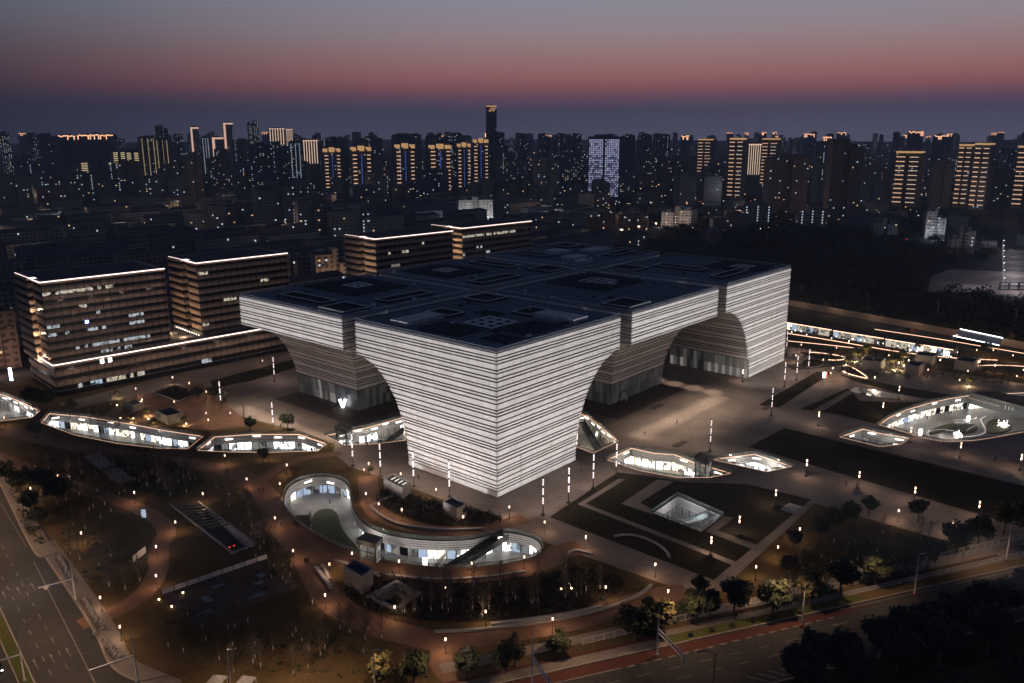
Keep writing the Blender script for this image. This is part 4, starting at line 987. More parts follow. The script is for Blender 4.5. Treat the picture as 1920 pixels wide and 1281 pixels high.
TW = [ # u0,u1,vt,vb,label,style,facade,delta,p
    (-8, 26, 253, 330, 'office tower with a bright window grid and blue side, at the frame edge', 'apt', 2, 10, .45), (84, 118, 252, 332, 'dark tower with a small bluish sign light on its roof', 'dark', 2, 14, .05),
    (118, 152, 254, 335, 'dark slab with warm roofline lights, first of three', 'roofline', 2, 8, 0), (153, 186, 253, 336, 'dark slab with warm roofline lights, second of three', 'roofline', 2, 8, 0), (187, 219, 253, 334, 'dark slab with warm roofline lights, third of three', 'roofline', 0, 8, 0),
    (300, 322, 237, 330, 'plain dark tower with red lamps at roof level', 'dark', 3, 12, .06), (363, 379, 238, 322, 'slim tower with a pale lit cap', 'frame', 4, 8, .02), (402, 424, 257, 330, 'squat tower with a warm L-shaped lit frame', 'frame', 4, 8, .02),
    (424, 443, 230, 318, 'tall tower with a pinkish lit frame on one side', 'frame', 4, 8, .02), (470, 490, 228, 318, 'tall tower with pale lit crown and red lamps', 'apt', 1, 10, .4), (508, 538, 241, 315, 'tower with pale vertical light lines', 'outline', 4, 6, 0), (540, 553, 242, 315, 'narrow tower with a bright outlined top', 'outline', 4, 6, 0),
    (155, 190, 302, 360, 'apartment slab with two short columns of yellow windows', 'yellow', 2, 10, .02), (196, 216, 303, 362, 'narrow slab with yellow stair windows', 'yellow', 2, 10, .02), (218, 242, 284, 362, 'apartment tower with two tall columns of yellow windows', 'yellow', 2, 10, .02), (243, 267, 283, 364, 'apartment tower with yellow window rows beside the dotted tower', 'yellow', 2, 10, .02),
    (268, 298, 258, 350, 'dark tower with a dotted column of yellow lamps', 'dots', 3, 12, .03), (300, 326, 262, 352, 'dark tower with few lamps behind the brown slab', 'dots', 3, -12, .04), (328, 352, 262, 352, 'dark tower with bluish lamp on its roof', 'apt', 0, 14, .08), (353, 384, 290, 382, 'brownish unlit tower standing alone', 'dark', 3, 20, .02),
    (385, 398, 258, 346, 'narrow tower with white dotted light columns', 'dots', 0, 6, .05), (442, 470, 262, 345, 'greyish tower beside the lit frame tower', 'dark', 1, 12, .05), (470, 508, 270, 350, 'dark residential tower with teal lamp line', 'apt', 2, 10, .07), (508, 545, 268, 350, 'dark residential tower with scattered lamps', 'apt', 2, 10, .07), (546, 568, 266, 352, 'residential tower with tall white stair column', 'dots', 2, 8, .1), (570, 600, 263, 335, 'tower with a golden domed top', 'outline', 3, 8, 0),
    (605, 656, 259, 350, 'wide dark apartment tower behind the first golden crown', 'dark', 0, 12, .07), (668, 720, 259, 352, 'wide dark apartment tower behind the second golden crown', 'dark', 0, 12, .07), (737, 792, 253, 348, 'wide dark apartment tower behind the third golden crown', 'dark', 0, 12, .07), (800, 850, 255, 348, 'wide dark apartment tower behind the fourth golden crown', 'dark', 0, 12, .07), (846, 868, 251, 345, 'dark tower with red lamps between golden crowns', 'apt', 0, 12, .1),
    (608, 642, 284, 358, 'first golden-crowned tower from the left, single lit bar column', 'gold', 3, 10, .02), (660, 700, 282, 374, 'second golden-crowned tower from the left, with blue dotted stripe', 'gold', 3, 10, .02), (741, 781, 277, 368, 'third golden-crowned tower from the left', 'gold', 3, 10, .02), (804, 848, 278, 366, 'fourth golden-crowned tower from the left, widest bars', 'gold', 3, 10, .02), (857, 884, 275, 360, 'fifth golden-crowned tower from the left', 'gold', 3, 10, .02), (886, 917, 267, 356, 'last golden-crowned tower, beside the tallest skyscraper', 'gold', 3, 10, .02),
    (686, 726, 325, 384, 'grey apartment block at the foot of the golden crowns with violet glow', 'apt', 1, 12, .1), (788, 842, 320, 376, 'dark apartment block in front of the fourth golden crown', 'apt', 2, 12, .08), (917, 946, 249, 330, 'broad dark shoulder tower behind the tallest skyscraper', 'apt', 2, 10, .05),
    (972, 991, 252, 322, 'dark slim tower right after the tallest skyscraper', 'apt', 2, 12, .04), (1008, 1031, 252, 322, 'dark slim tower with few lamps, second after the skyscraper', 'apt', 2, 12, .04), (1034, 1062, 252, 328, 'dark paired tower, nearer half', 'apt', 2, 12, .04), (1063, 1089, 252, 328, 'dark paired tower, farther half', 'apt', 0, 12, .03),
    (1100, 1158, 256, 372, 'office tower fully lit with a violet-white window grid', 'violet', 2, 5, 0), (1158, 1188, 254, 345, 'dark bluish tower touching the violet grid tower', 'dark', 2, 10, .04), (1193, 1220, 253, 330, 'dark tower with warm windows near its top', 'apt', 2, 12, .06), (1228, 1254, 253, 330, 'dark tower with two bright windows and white edge lamps', 'apt', 2, 12, .05),
    (1196, 1262, 292, 350, 'brownish housing block below the two dark towers', 'apt', 3, 14, .06), (1262, 1300, 302, 352, 'lower brownish housing block with many small lamps', 'apt', 3, 14, .06),
    (1305, 1335, 263, 345, 'striped tower of warm light bars, first on the right side', 'bars', 3, -18, .02), (1362, 1394, 262, 374, 'striped tower of warm light bars reaching down to the street', 'bars', 3, -18, .02), (1396, 1422, 270, 365, 'dark tower with two warm vertical light lines', 'outline', 2, 10, 0), (1424, 1458, 262, 350, 'striped tower rising behind the wide unlit block', 'bars', 3, -18, .02),
    (1262, 1350, 330, 384, 'long unlit housing slab on the right half', 'dark', 1, 14, .02), (1428, 1508, 293, 398, 'wide unlit brown block with red roof lamps', 'dark', 3, 14, .06), (1542, 1605, 265, 416, 'tallest dark slab on the right with few lit windows', 'dark', 3, 16, .08), (1520, 1545, 268, 380, 'bluish dim tower behind the tallest dark slab', 'dark', 2, 12, .02),
    (1672, 1722, 287, 388, 'tower with one bright ladder of light bars and two roof lamps', 'bars', 3, -14, .02), (1738, 1777, 305, 388, 'unlit grey apartment tower between two striped ones', 'dark', 1, 14, .06), (1648, 1672, 322, 380, 'low grey slab beside the ladder-lit tower', 'dark', 1, 14, .05), (1786, 1812, 274, 390, 'left half of the orange-lit twin tower', 'bars', 3, -12, .02), (1816, 1849, 272, 394, 'right half of the orange-lit twin tower', 'bars', 3, -22, .02), (1897, 1945, 277, 392, 'ladder-lit tower cut by the frame edge', 'bars', 3, -10, .02),
    (1850, 1893, 320, 386, 'dim housing tower near the frame edge', 'dark', 0, 14, .06), (1610, 1648, 338, 386, 'dim low housing slab right of the tallest dark slab', 'apt', 0, 14, .04),
    # nearer apartment rows on the left
    (-10, 60, 330, 392, 'dark apartment slab at the frame edge, mid distance', 'apt', 0, 14, .09), (64, 128, 328, 388, 'dark apartment slab, second from the frame edge', 'apt', 0, 14, .09), (132, 196, 326, 388, 'dark apartment slab below the yellow windows', 'apt', 0, 12, .1), (202, 266, 330, 390, 'dark apartment slab with warm lamp on its wall', 'apt', 0, 12, .09), (270, 348, 332, 392, 'dark apartment slab beside the brown lone tower', 'apt', 0, 12, .08),
    (350, 420, 386, 446, 'near grey apartment block with round roof arch', 'apt', 1, 14, .12), (422, 478, 384, 440, 'near grey apartment block in shadow', 'apt', 1, 14, .1), (480, 566, 348, 448, 'big dark apartment tower block with scattered lamps, mid left', 'apt', 0, 12, .09), (556, 612, 376, 458, 'grey apartment tower with stepped top near the offices', 'apt', 1, 14, .08), (614, 722, 394, 458, 'curved-roof apartment block behind the offices', 'apt', 1, 12, .07),
    (585, 672, 474, 548, 'beige apartment building lit from the street between office blocks', 'apt', 4, 14, .16), (500, 584, 485, 545, 'dim beige apartment building beside the beige lit one', 'apt', 1, 14, .05), (-30, 36, 572, 690, 'reddish brown apartment building cut by the frame edge', 'apt', 3, 12, .1),
    (1240, 1306, 392, 424, 'school building with pale floor bands', 'dark', 4, -20, .1), (1036, 1096, 402, 446, 'dark four-storey block with lit stairwell', 'apt', 1, 12, .1), (1098, 1150, 400, 440, 'dark brown block behind street trees', 'apt', 3, 12, .1), (1152, 1215, 402, 436, 'brownish row building along the lit street', 'apt', 3, 12, .1), (1330, 1400, 400, 432, 'low yellowish building among trees', 'dark', 3, 12, .05), (1384, 1445, 384, 420, 'low building with two columns of lit windows', 'dots', 2, 12, .02), (1490, 1545, 392, 424, 'long low building with lit windows at its end', 'dots', 1, 12, .02),
    (1730, 1768, 396, 446, 'bluish grey lit block with few windows', 'apt', 4, 14, .08), (1776, 1822, 432, 474, 'plain pale low block on the right', 'dark', 4, 14, .0), (1632, 1680, 415, 440, 'low shed with bright corner lamp', 'dark', 1, 14, .02), (40, 136, 396, 420, 'long beige low building lit from the street, left', 'apt', 4, 8, .12), (288, 376, 383, 410, 'bright beige building with small windows, warm lamp at its corner', 'apt', 4, -8, .08), (150, 210, 392, 412, 'low pale building between the beige ones', 'apt', 4, 8, .06),
    (856, 924, 374, 424, 'white floodlit hotel with small dark windows behind the offices', 'apt', 4, 8, .05), (950, 1006, 405, 450, 'dim low block beside the farthest office', 'apt', 1, 12, .06), (996, 1034, 420, 455, 'low block with a lit white stair strip', 'dots', 1, 12, .06),
]
TOW = {}
for a in TW:
    o, W_, D_, H_ = tower(*a[:4], a[4], a[5], a[6], a[7], a[8]); TOW[a[4]] = (o, W_, D_, H_)
# skyscraper with its gold letters
t, W_, D_, H_ = tower(912, 932, 199, 335, 'tallest skyscraper with gold letters JV at its top', 'apt', 2, 8, .02)
mb = MB(); k = W_*.16; zb = H_-W_*.55; y = -D_/2-1.2
mb.beam((-k*.5, y, zb+k*2.4), (-k*.5, y, zb+.4*k), k*.28); mb.beam((-k*.5, y, zb+.3*k), (-k*1.6, y, zb+.5*k), k*.28); mb.beam((-k*1.6, y, zb+.4*k), (-k*1.7, y, zb+1.0*k), k*.25)
mb.beam((k*.3, y, zb+k*2.4), (k*1.1, y, zb+.2*k), k*.28); mb.beam((k*1.1, y, zb+.2*k), (k*1.9, y, zb+k*2.4), k*.28)
mb.build('letters', 'gold', t); MB().box(-W_/2, W_/2, -D_*.51, D_*.4, H_-2, H_+1).build('crown', 'gold', t)
# street light on the walls that are lit from below
for lb, e_, c_ in (('beige apartment building lit from the street between office blocks', 5000, (1, .62, .35)), ('bright beige building with small windows, warm lamp at its corner', 14000, (1, .7, .4)), ('long beige low building lit from the street, left', 9000, (1, .72, .5)),
                   ('white floodlit hotel with small dark windows behind the offices', 22000, (.85, .92, 1)), ('bluish grey lit block with few windows', 6000, (.7, .82, 1)), ('reddish brown apartment building cut by the frame edge', 2500, (1, .6, .4)), ('school building with pale floor bands', 5000, (1, .8, .65))):
    o, W_, D_, H_ = TOW[lb]; n = Vector((math.sin(o.rotation_euler.z), -math.cos(o.rotation_euler.z), 0)); ax = Vector((n.y*-1, n.x, 0))
    for k in (-.3, .3):
        p = o.location+n*(D_/2+14)+ax*W_*k; l = point('street_floodlight', (p.x, p.y, 5), e_, c_, .5)

# rows of low housing
random.seed(5)
def lowrise(x, y, W, D, H, rz, label, group, fac, p_lit, hip=True):
    t = thing('apartment_house', label, 'house', (x, y, 0), rz, group); rnd = random.Random(int(x*31+y*17))
    MB().box(-W/2, W/2, -D/2, D/2, 0, H).build('wall', 'facade%d' % fac, t)
    if hip: MB().add([(-W/2-.5, -D/2-.5, H), (W/2+.5, -D/2-.5, H), (W/2+.5, D/2+.5, H), (-W/2-.5, D/2+.5, H), (-W/2+3, 0, H+2.8), (W/2-3, 0, H+2.8)], [(0, 1, 5, 4), (2, 3, 4, 5), (1, 2, 5), (3, 0, 4), (3, 2, 1, 0)]).build('roof', 'roofcap', t)
    else: MB().box(-W/2, W/2, -D/2, D/2, H, H+.8).box(-2, 3, -2, 2, H+.8, H+3).build('roof', 'roofcap', t)
    mb = MB(); mw = MB()
    for k in range(int(H/3)):
        for i_ in range(int(W/4)):
            for s_ in (-1,):
                if rnd.random() < p_lit:
                    c = -W/2+(i_+.5)*4; q = mb if rnd.random() < .7 else mw; wcol(q, c-.65, c+.65, -D/2-.12, k*3+.9, k*3+2.3)
            if i_ < int(D/4) and rnd.random() < p_lit:
                c = -D/2+(i_+.5)*4; q = mb if rnd.random() < .7 else mw; q.add([(-W/2-.12, c-.6, k*3+.9), (-W/2-.12, c+.6, k*3+.9), (-W/2-.12, c+.6, k*3+2.3), (-W/2-.12, c-.6, k*3+2.3)], [(0, 1, 2, 3)])
    if mb.v: tag(mb.build('lit_windows', 'win_white', t), kind='stuff')
    if mw.v: tag(mw.build('lit_windows', 'win_warm', t), kind='stuff')
TAKEN = [(o.location.x, o.location.y, max(W_, D_)*.75) for o, W_, D_, H_ in TOW.values()]
def free(x, y, r_): return all((x-a)**2+(y-b)**2 > (r_*.6+c)**2 for a, b, c in TAKEN)
nlow = 0
for gy in range(0, 22):
    for gx in range(-4, 26):
        x = -150+gx*58+random.uniform(-8, 8)+(gy % 2)*20; y = 275+gy*34+random.uniform(-4, 4)
        u, v, zc = proj((x, y, 8))
        if zc < 50 or u < -60 or u > 1120 or v < 372: continue
        if not free(x, y, 24): continue
        if u > 700 and v < 400 and random.random() < .5: continue
        W = random.choice((34, 40, 46, 50)); H = random.choice((15, 18, 18, 21)); hp = random.random() < .75
        lowrise(x, y, W, 12, H, R(-4.5), 'dark %s apartment house in the housing rows behind the offices' % ('hip-roofed' if hp else 'flat-roofed'), '%s housing rows behind the offices' % ('hip-roofed' if hp else 'flat-roofed'), random.choice((0, 1, 1, 3, 4)), random.choice((.01, .02, .035)), hp); nlow += 1
for i in range(46):
    u = random.uniform(1000, 1960); v = random.uniform(372, 470); p = G(u, v)
    if not free(p.x, p.y, 22): continue
    if 1420 < u < 1730 and v > 430: continue
    TAKEN.append((p.x, p.y, 24))
    lowrise(p.x, p.y, random.choice((24, 34, 44)), 13, random.choice((7, 10, 14, 17)), R(random.choice((-4, -4, 30, -50))), 'dim low building among the dark trees beyond the square', 'low buildings among the trees', random.choice((0, 1, 3)), .045, random.random() < .5); nlow += 1
# crowded middle distance
nm_ = 0
for i in range(400):
    if nm_ >= 95: break
    u = random.uniform(-15, 1935); v = random.choice((random.uniform(322, 352), random.uniform(340, 385), random.uniform(360, 405))); p = G(u, v)
    if v > 372 and 1420 < u < 1760: continue
    wpx = random.uniform(22, 46)*(v-247)/110; Hm = random.choice((24, 33, 36, 48, 54, 60)) if v < 380 else random.choice((18, 24, 33))
    Wm = wpx*(p-CAM).length/FPX
    if not free(p.x, p.y, Wm): continue
    TAKEN.append((p.x, p.y, Wm*.7)); vt_ = proj((p.x, p.y, Hm))[1]; lit_ = random.choice((.05, .09, .15)); nm_ += 1
    tower(u-wpx/2, u+wpx/2, vt_, v, 'mid-rise apartment block crowded in the middle distance, %s' % ('many windows lit' if lit_ > .1 else 'few windows lit'), 'apt', random.choice((0, 0, 1, 2, 3, 4)), random.choice((-14, 10, 14, 18)), lit_, group='mid-rise blocks with %s' % ('many windows lit' if lit_ > .1 else 'few windows lit'), seed=1000+i)
# far towers in the haze
for i in range(165):
    u = random.uniform(-20, 1940); D = random.choice((2300, 2800, 3300, 3800, 4300, 4800))*random.uniform(.92, 1.08)
    wv = random.uniform(12, 26)*2600/D; top = random.uniform(248, 264) if D > 2700 else random.uniform(268, 288)
    st = random.choices(('apt', 'dark', 'roofline'), (7, 2, 3.2 if u > 1150 else .8))[0]
    if st == 'roofline': top = random.uniform(247, 258)
    tower(u-wv/2, u+wv/2, top, 0, {'apt': 'distant hazy apartment tower with small lamps on the skyline', 'dark': 'distant unlit tower fading into the skyline haze', 'roofline': 'distant tower with a warm glowing roofline on the skyline'}[st], st, random.choice((0, 2, 2)), random.choice((-12, 8, 14)), random.choice((.04, .08, .16)), group={'apt': 'distant lamp-dotted towers', 'dark': 'distant unlit towers', 'roofline': 'distant roofline towers'}[st], seed=i, parts=False, dist=D)
# street lamps and shop lights too far to count
mbs = {'white_glow': MB(), 'warm_glow': MB(), 'red_light': MB(), 'win_blue': MB()}
for i in range(900):
    u = random.uniform(-10, 1930) if i % 3 else random.uniform(1000, 1930); v = 272+abs(random.gauss(0, 1))*50 if i < 700 else random.uniform(360, 440)
    if i >= 800: u = random.uniform(1000, 1500)
    if v > 440 and u < 1400: continue
    if v > 460: continue
    p = G(u, v); s = random.uniform(.12, .36)*p.length/1100+.05; z_ = random.uniform(3, 9)
    m = random.choices(('white_glow', 'warm_glow', 'red_light', 'win_blue'), (4, 7 if u > 900 else 4, .6, .5))[0]
    mbs[m].box(p.x-s, p.x+s, p.y-s, p.y+s, z_, z_+s*1.2)
for m, mb in mbs.items(): tag(mb.build('distant_street_lights', m), {'white_glow': 'scattered white street and shop lights across the far city', 'warm_glow': 'scattered warm street lights across the far city', 'red_light': 'scattered red lamps across the far city', 'win_blue': 'scattered blue sign lights across the far city'}[m], 'lights', None, 'stuff')
# boulevard lamps along the street behind the halls
for i, (u, v, s) in enumerate(((1022, 458, 1.0), (1100, 443, .9), (1134, 437, .8), (1166, 431, .7), (1198, 425, .6), (1230, 419, .55))):
    p = G(u, v, 11); t = thing('street_lamp', ORD[i]+' lamp, counted from the halls, of the bright warm boulevard lamps', 'street lamp', (p.x, p.y, 0), 0, 'boulevard lamps')
    MB().tube([(0, 0, 0), (0, 0, 11)], .15).build('pole', 'galv', t); MB().box(-1.6*s, 1.6*s, -.5, .5, 10.7, 11.4).build('lamp_head', 'street_glow', t)
    point('boulevard_glow', (p.x, p.y, 9.8), 2600*s, (1, .66, .38), .3)
b0, b1 = G(985, 470), G(1320, 408); bd = (b1-b0).normalized(); bn = Vector((-bd.y, bd.x, 0))
sheet_obj('road', [tuple((b0-bd*200+bn*9)[:2]), tuple((b1+bd*300+bn*9)[:2]), tuple((b1+bd*300-bn*9)[:2]), tuple((b0-bd*200-bn*9)[:2])], .06, 'asphalt')

# ---------------------------------------------------------------- the far road, its barrier and the lit station strip on the right
q0, q1 = G(1440, 566), G(1990, 668); qd = (q1-q0).normalized(); qn = Vector((-qd.y, qd.x, 0))     # qn points away from the viewer
if qn.dot(Vector((1, 0, 0))) < 0: qn = -qn
def far_strip(name, a, b, z, m): 
    s_ = q0-qd*120; e_ = q1+qd*120
    return sheet_obj(name, [tuple((s_+qn*a)[:2]), tuple((e_+qn*a)[:2]), tuple((e_+qn*b)[:2]), tuple((s_+qn*b)[:2])], z, m)
far_strip('road', -18, 0, .04, 'asphalt'); far_strip('pavement', 0, 3, .1, 'sidewalk')
bar = thing('noise_barrier', 'long pale panelled barrier wall beside the far road', 'wall', tuple(q0), math.atan2(qd.y, qd.x))
Lq = (q1-q0).length+60
for i in range(int(Lq/4)): MB().box(-40+i*4+.03, -40+i*4+3.97, -.15, .15, 0, 3.6).build('panel', 'tan', bar)
for i in range(3): pass
for k in range(9): 
    p = q0+qd*(k*24)-qn*5; point('road_lamp_light', (p.x, p.y, 8), 900, (1, .68, .42), .3)
for i, (u, v, h) in enumerate(((1503, 566, 26), (1624, 580, 26), (1757, 596, 29), (1903, 612, 28))):
    p = G(u, v); t = thing('street_mast', ORD[i]+' tall street light mast along the far barrier, counted from the halls', 'street lamp', (p.x, p.y, 0), math.atan2(qd.y, qd.x), 'far road masts')
    MB().tube([(0, 0, 0), (0, 0, 9.2)], [.2, .12]).build('pole', 'lime', t); MB().tube([(0, 0, 9.2), (0, -.6, 9.9), (0, -2.2, 10.1)], .09).build('arm', 'lime', t); MB().box(-.2, .2, -3, -2, 9.95, 10.15).build('lamp_head', 'galv', t)
# lit glass canopies of the station strip
for i, (ua, va, ub, vb) in enumerate(((1476, 604, 1560, 618), (1563, 619, 1658, 634), (1661, 635, 1788, 655))):
    a = G(ua, va, 4); b = G(ub, vb, 4); d = b-a; L = d.length; t = thing('glass_canopy', ['lit glass canopy hall nearest the striped halls', 'lit glass canopy hall in the middle of the strip', 'long lit glass canopy hall with bright end'][i], 'pavilion', (a.x, a.y, 0), math.atan2(d.y, d.x), 'lit canopies beside the far road')
    MB().box(0, L, -.3, 7, 3.6, 4.0).build('roof', 'roofdark', t); MB().box(0, L, -.5, -.3, 3.6, 3.95).build('roof_edge_light', 'edge_led', t)
    n = int(L/3)
    for k in range(n): MB().box(k*3+.1, k*3+2.9, 0, .08, .1, 3.5).build('pane', random.choice(('shop_dim', 'office_lit', 'office_lit', 'shop_blue', 'shop_dim', 'shop_warm')), t)
    MB().box(0, L, 6.6, 7, 0, 3.6).build('wall', 'concrete', t)
a, b, c_, d_ = G(1787, 632, 3.5), G(1800, 619, 3.5), G(1880, 636, 3.5), G(1873, 650, 3.5)
t = thing('canopy_roof', 'dark sloping canopy outlined by two white light lines', 'roof', (a.x, a.y, 0))
o = MB().add([(*p[:2], 4.0) for p in (a, b, c_, d_)]+[(*p[:2], 3.6) for p in (a, b, c_, d_)], [(0, 3, 2, 1), (4, 5, 6, 7), (0, 1, 5, 4), (1, 2, 6, 5), (2, 3, 7, 6), (3, 0, 4, 7)]).build('roof', 'darkglass', t); o.location = (-a.x, -a.y, 0)
for p, q in ((a, d_), (b, c_)): o = MB().beam((*p[:2], 4.1), (*q[:2], 4.1), .15).build('edge_light', 'sign_led', t); o.location = (-a.x, -a.y, 0)
for p in (a, b, c_, d_): o = MB().tube([(p.x, p.y, 0), (p.x, p.y, 3.6)], .15).build('post', 'galv', t); o.location = (-a.x, -a.y, 0)
# driveway loops with lit kerbs
for i, px in enumerate((((1500, 660), (1545, 663), (1575, 668), (1590, 672), (1575, 677), (1540, 675), (1500, 663)), ((1500, 688), (1530, 690), (1545, 684), (1540, 676), (1510, 672)), ((1575, 694), (1590, 702), (1610, 707), (1632, 712), (1600, 690), (1580, 686)))):
    l = smooth_line(gp(px), True, 2)
    ground_sheet('planting_bed', l, .1, 'soil')
    tag(MB().ribbon(l[:len(l)*2//3], .1, .35, -.2, .05).build('kerb_light', 'edge_led' if i != 1 else 'concrete'), ['glowing orange kerb of the upper driveway loop', 'unlit pale kerb of the round drive behind the far hall', 'glowing orange kerb of the lower driveway loop'][i], 'kerb')
path([(1480, 690), (1560, 682), (1650, 668), (1760, 675), (1960, 690)], 9, m='asphalt', z=.045)
path([(1480, 705), (1600, 722), (1760, 735), (1960, 722)], 8, m='plaza', z=.048)
# bright crossing street at the frame edge
s0, s1 = G(1905, 548), G(1893, 410); sd = (s1-s0).normalized(); sn = Vector((-sd.y, sd.x, 0))
strt = sheet_obj('road', [tuple((s0-sd*40+sn*7)[:2]), tuple((s1+sd*300+sn*7)[:2]), tuple((s1+sd*300-sn*9)[:2]), tuple((s0-sd*40-sn*9)[:2])], .07, 'asphalt')
for k in range(7): 
    p = s0+sd*(k*38); point('street_light', (p.x, p.y, 9), 5000, (.95, .9, 1.), .4)
    t = thing('street_mast', ORD[k]+' mast, counted from the square, along the bright white street', 'street lamp', (*(p+sn*8)[:2], 0), 0, 'masts of the white street')
    MB().tube([(0, 0, 0), (0, 0, 9)], .14).build('pole', 'galv', t); MB().box(-.15, .15, -.7, .1, 8.9, 9.1).build('lamp_head', 'sign_led', t)
yard = sheet_obj('pavement', gp([(1745, 520), (1780, 505), (1960, 512), (1960, 565), (1830, 548), (1740, 548)]), .08, 'plaza')
p = G(1835, 540); point('yard_light', (p.x, p.y, 12), 5000, (.75, .75, 1), .5)
# dark rooftop letters seen from behind
for i, u in enumerate((1882, 1900, 1918)):
    p = G(u, 545); t = thing('roof_letter', ['dark oval sign letter, first of the big letters', 'dark square sign letter, middle of the big letters', 'dark oval sign letter cut by the frame edge'][i], 'sign', (p.x, p.y, 0), R(-50)); mb = MB(); s = 3.0
    for z_ in (.6, 2.6, 4.6): mb.beam((-s, 0, z_*1.2), (s, 0, z_*1.2), .35)
    mb.beam((-s, 0, .7), (-s, 0, 5.6), .35); mb.beam((s, 0, .7), (s, 0, 5.6), .35); mb.build('letter_body', 'black', t)
    MB().beam((-2, 0, 0), (-2, 0, .7), .15).beam((2, 0, 0), (2, 0, .7), .15).build('support', 'steel', t)

# row of small white bollard lamps before the canopies
bz = thing('bollard_lamp', 'x', 'lamp', (0, 0, 0), 0, 'white bollard lamps'); MB().tube([(0, 0, 0), (0, 0, .9)], .09, 6).build('post', 'black', bz); MB().tube([(0, 0, .91), (0, 0, 1.35)], .22, 8).build('lamp_glass', 'sign_led', bz); freeze(bz); us_ = []
for i in range(30):
    f_ = i/29; p = G(1482+f_*310+random.uniform(-3, 3), 620+f_*48+random.choice((-3, 2, 7)), 0); placed(bz, us_, (p.x, p.y, .05), 0, '%s small white bollard lamp, counted from the halls, before the glass canopies' % ORD[i])
a = smooth_line(gp([(1478, 626), (1530, 634), (1600, 646), (1680, 660), (1780, 672), (1870, 676)]), False, 2)
tag(MB().ribbon(a, .05, .3, -.1, .1).build('kerb_light', 'edge_led'), 'long thin orange light line below the glass canopies', 'kerb')

random.seed(77)
for i in range(44):
    u, v = random.choice(((random.uniform(-20, 740), random.uniform(385, 500)), (random.uniform(-20, 740), random.uniform(330, 400)), (random.uniform(1000, 1440), random.uniform(380, 440)), (random.uniform(1450, 1900), random.uniform(375, 420))))
    p = G(u, v); point('housing_fill_light', (p.x, p.y, 24), 2300*(p-CAM).length/700, random.choice(((1, .8, .62), (.85, .92, 1), (1, .72, .5))), .6)  # unseen fill lights scattered at random, added to lift the housing facades

for i, px in enumerate((((1640, 618), (1760, 636), (1900, 660), (1960, 670)), ((1478, 640), (1540, 646), (1620, 655)), ((1800, 690), (1860, 684), (1960, 690)))):
    tag(MB().ribbon(smooth_line(gp(px), False, 2), .05, .25, -.08, .08).build('kerb_light', 'edge_led'), ['thin orange light line along the far road before the barrier', 'short orange light line above the driveway loop', 'thin orange light line in the garden at the frame edge'][i], 'kerb')
# ================================================================ LAMPS
def lamp_proto(kind):
    t = thing('garden_lamp' if kind == 'single' else 'plaza_lamp', 'x', 'lamp')
    if kind == 'single':
        MB().tube([(0, 0, 0), (0, 0, 3.1)], .07, 6).build('pole', 'black', t); MB().tube([(0, 0, 0), (0, 0, .3)], .16, 8).build('base', 'black', t)
        MB().tube([(0, 0, 3.1), (0, 0, 3.85)], .2, 8).build('lantern', 'lantern', t); MB().tube([(0, 0, 3.86), (0, 0, 3.95)], .24, 8).build('cap', 'black', t)
    else:
        MB().tube([(0, 0, 0), (0, 0, 4.4)], .1, 6).build('pole', 'black', t); MB().tube([(0, 0, 0), (0, 0, .35)], .55, 10).build('base', 'black', t)
        for z_ in (3.5, 4.8): MB().tube([(0, 0, z_), (0, 0, z_+.7)], .21, 8).build('lantern', 'lantern', t)
        MB().tube([(0, 0, 5.56), (0, 0, 5.65)], .3, 8).build('cap', 'black', t)
    l = bpy.data.lights.new('lamp_light', 'POINT'); l.energy = 430 if kind == 'single' else 760; l.color = (1., .66, .42) if kind == 'single' else (1., .74, .54); l.shadow_soft_size = .15
    o = bpy.data.objects.new('lamp_light', l); col.objects.link(o); o.parent = t; o.location = (.28, 0, 2.95 if kind == 'single' else 4.55)
    freeze(t); return t
def lamps(kind, zone, pts, group, scale=1.):
    proto = LP[kind]; pts = sorted(pts)
    for i, (u, v) in enumerate(pts):
        p = G(u, v); o = placed(proto, LU[kind], (p.x, p.y, .03), random.uniform(0, 3), '%s %s lamp from the left %s' % (ORD[i], 'slim garden' if kind == 'single' else 'double-lantern', zone), scale)
        o['group'] = group
LP = {'single': lamp_proto('single'), 'double': lamp_proto('double')}; LU = {'single': [], 'double': []}
lamps('single', 'before the office blocks', [(256, 744), (268, 765), (325, 722), (328, 769), (356, 733), (388, 750), (388, 791), (392, 804), (433, 791), (493, 690)], 'garden lamps before the offices')
lamps('single', 'in the park by the left road', [(43, 908), (60, 936), (111, 912), (254, 944), (382, 946), (331, 1001), (295, 1048), (295, 1104), (191, 1146), (228, 1202), (155, 1022), (10, 800)], 'garden lamps by the left road')
lamps('single', 'around the S-shaped court', [(423, 873), (464, 918), (503, 864), (539, 891), (526, 927), (517, 993), (551, 1056), (619, 1082), (661, 1061), (683, 900), (687, 946), (692, 888), (711, 966), (754, 977), (752, 908), (818, 938), (749, 1076), (885, 1080), (869, 991), (955, 972), (983, 1068), (1021, 1001)], 'garden lamps around the S court')
lamps('single', 'along the lower park path', [(611, 1141), (741, 1164), (911, 1173), (836, 1226), (1036, 1187), (1135, 1126), (1252, 1133), (1098, 1029), (1228, 1082)], 'garden lamps of the lower path')
lamps('single', 'along the diagonal walk by the road trees', [(1315, 1110), (1416, 1087), (1457, 1049), (1498, 1014), (1683, 979), (1785, 1002), (1404, 1130)], 'garden lamps of the diagonal walk')
lamps('double', 'on the southern lawns', [(1332, 1043), (1385, 1003), (1453, 951)], 'double lamps on the lawns')
lamps('double', 'on the right part of the square', [(1511, 893), (1534, 799), (1609, 916), (1654, 781), (1684, 749), (1713, 946), (1799, 859), (1833, 974), (1912, 882), (1706, 829), (1392, 716)], 'double lamps on the square')
random.seed(21)
fr = []
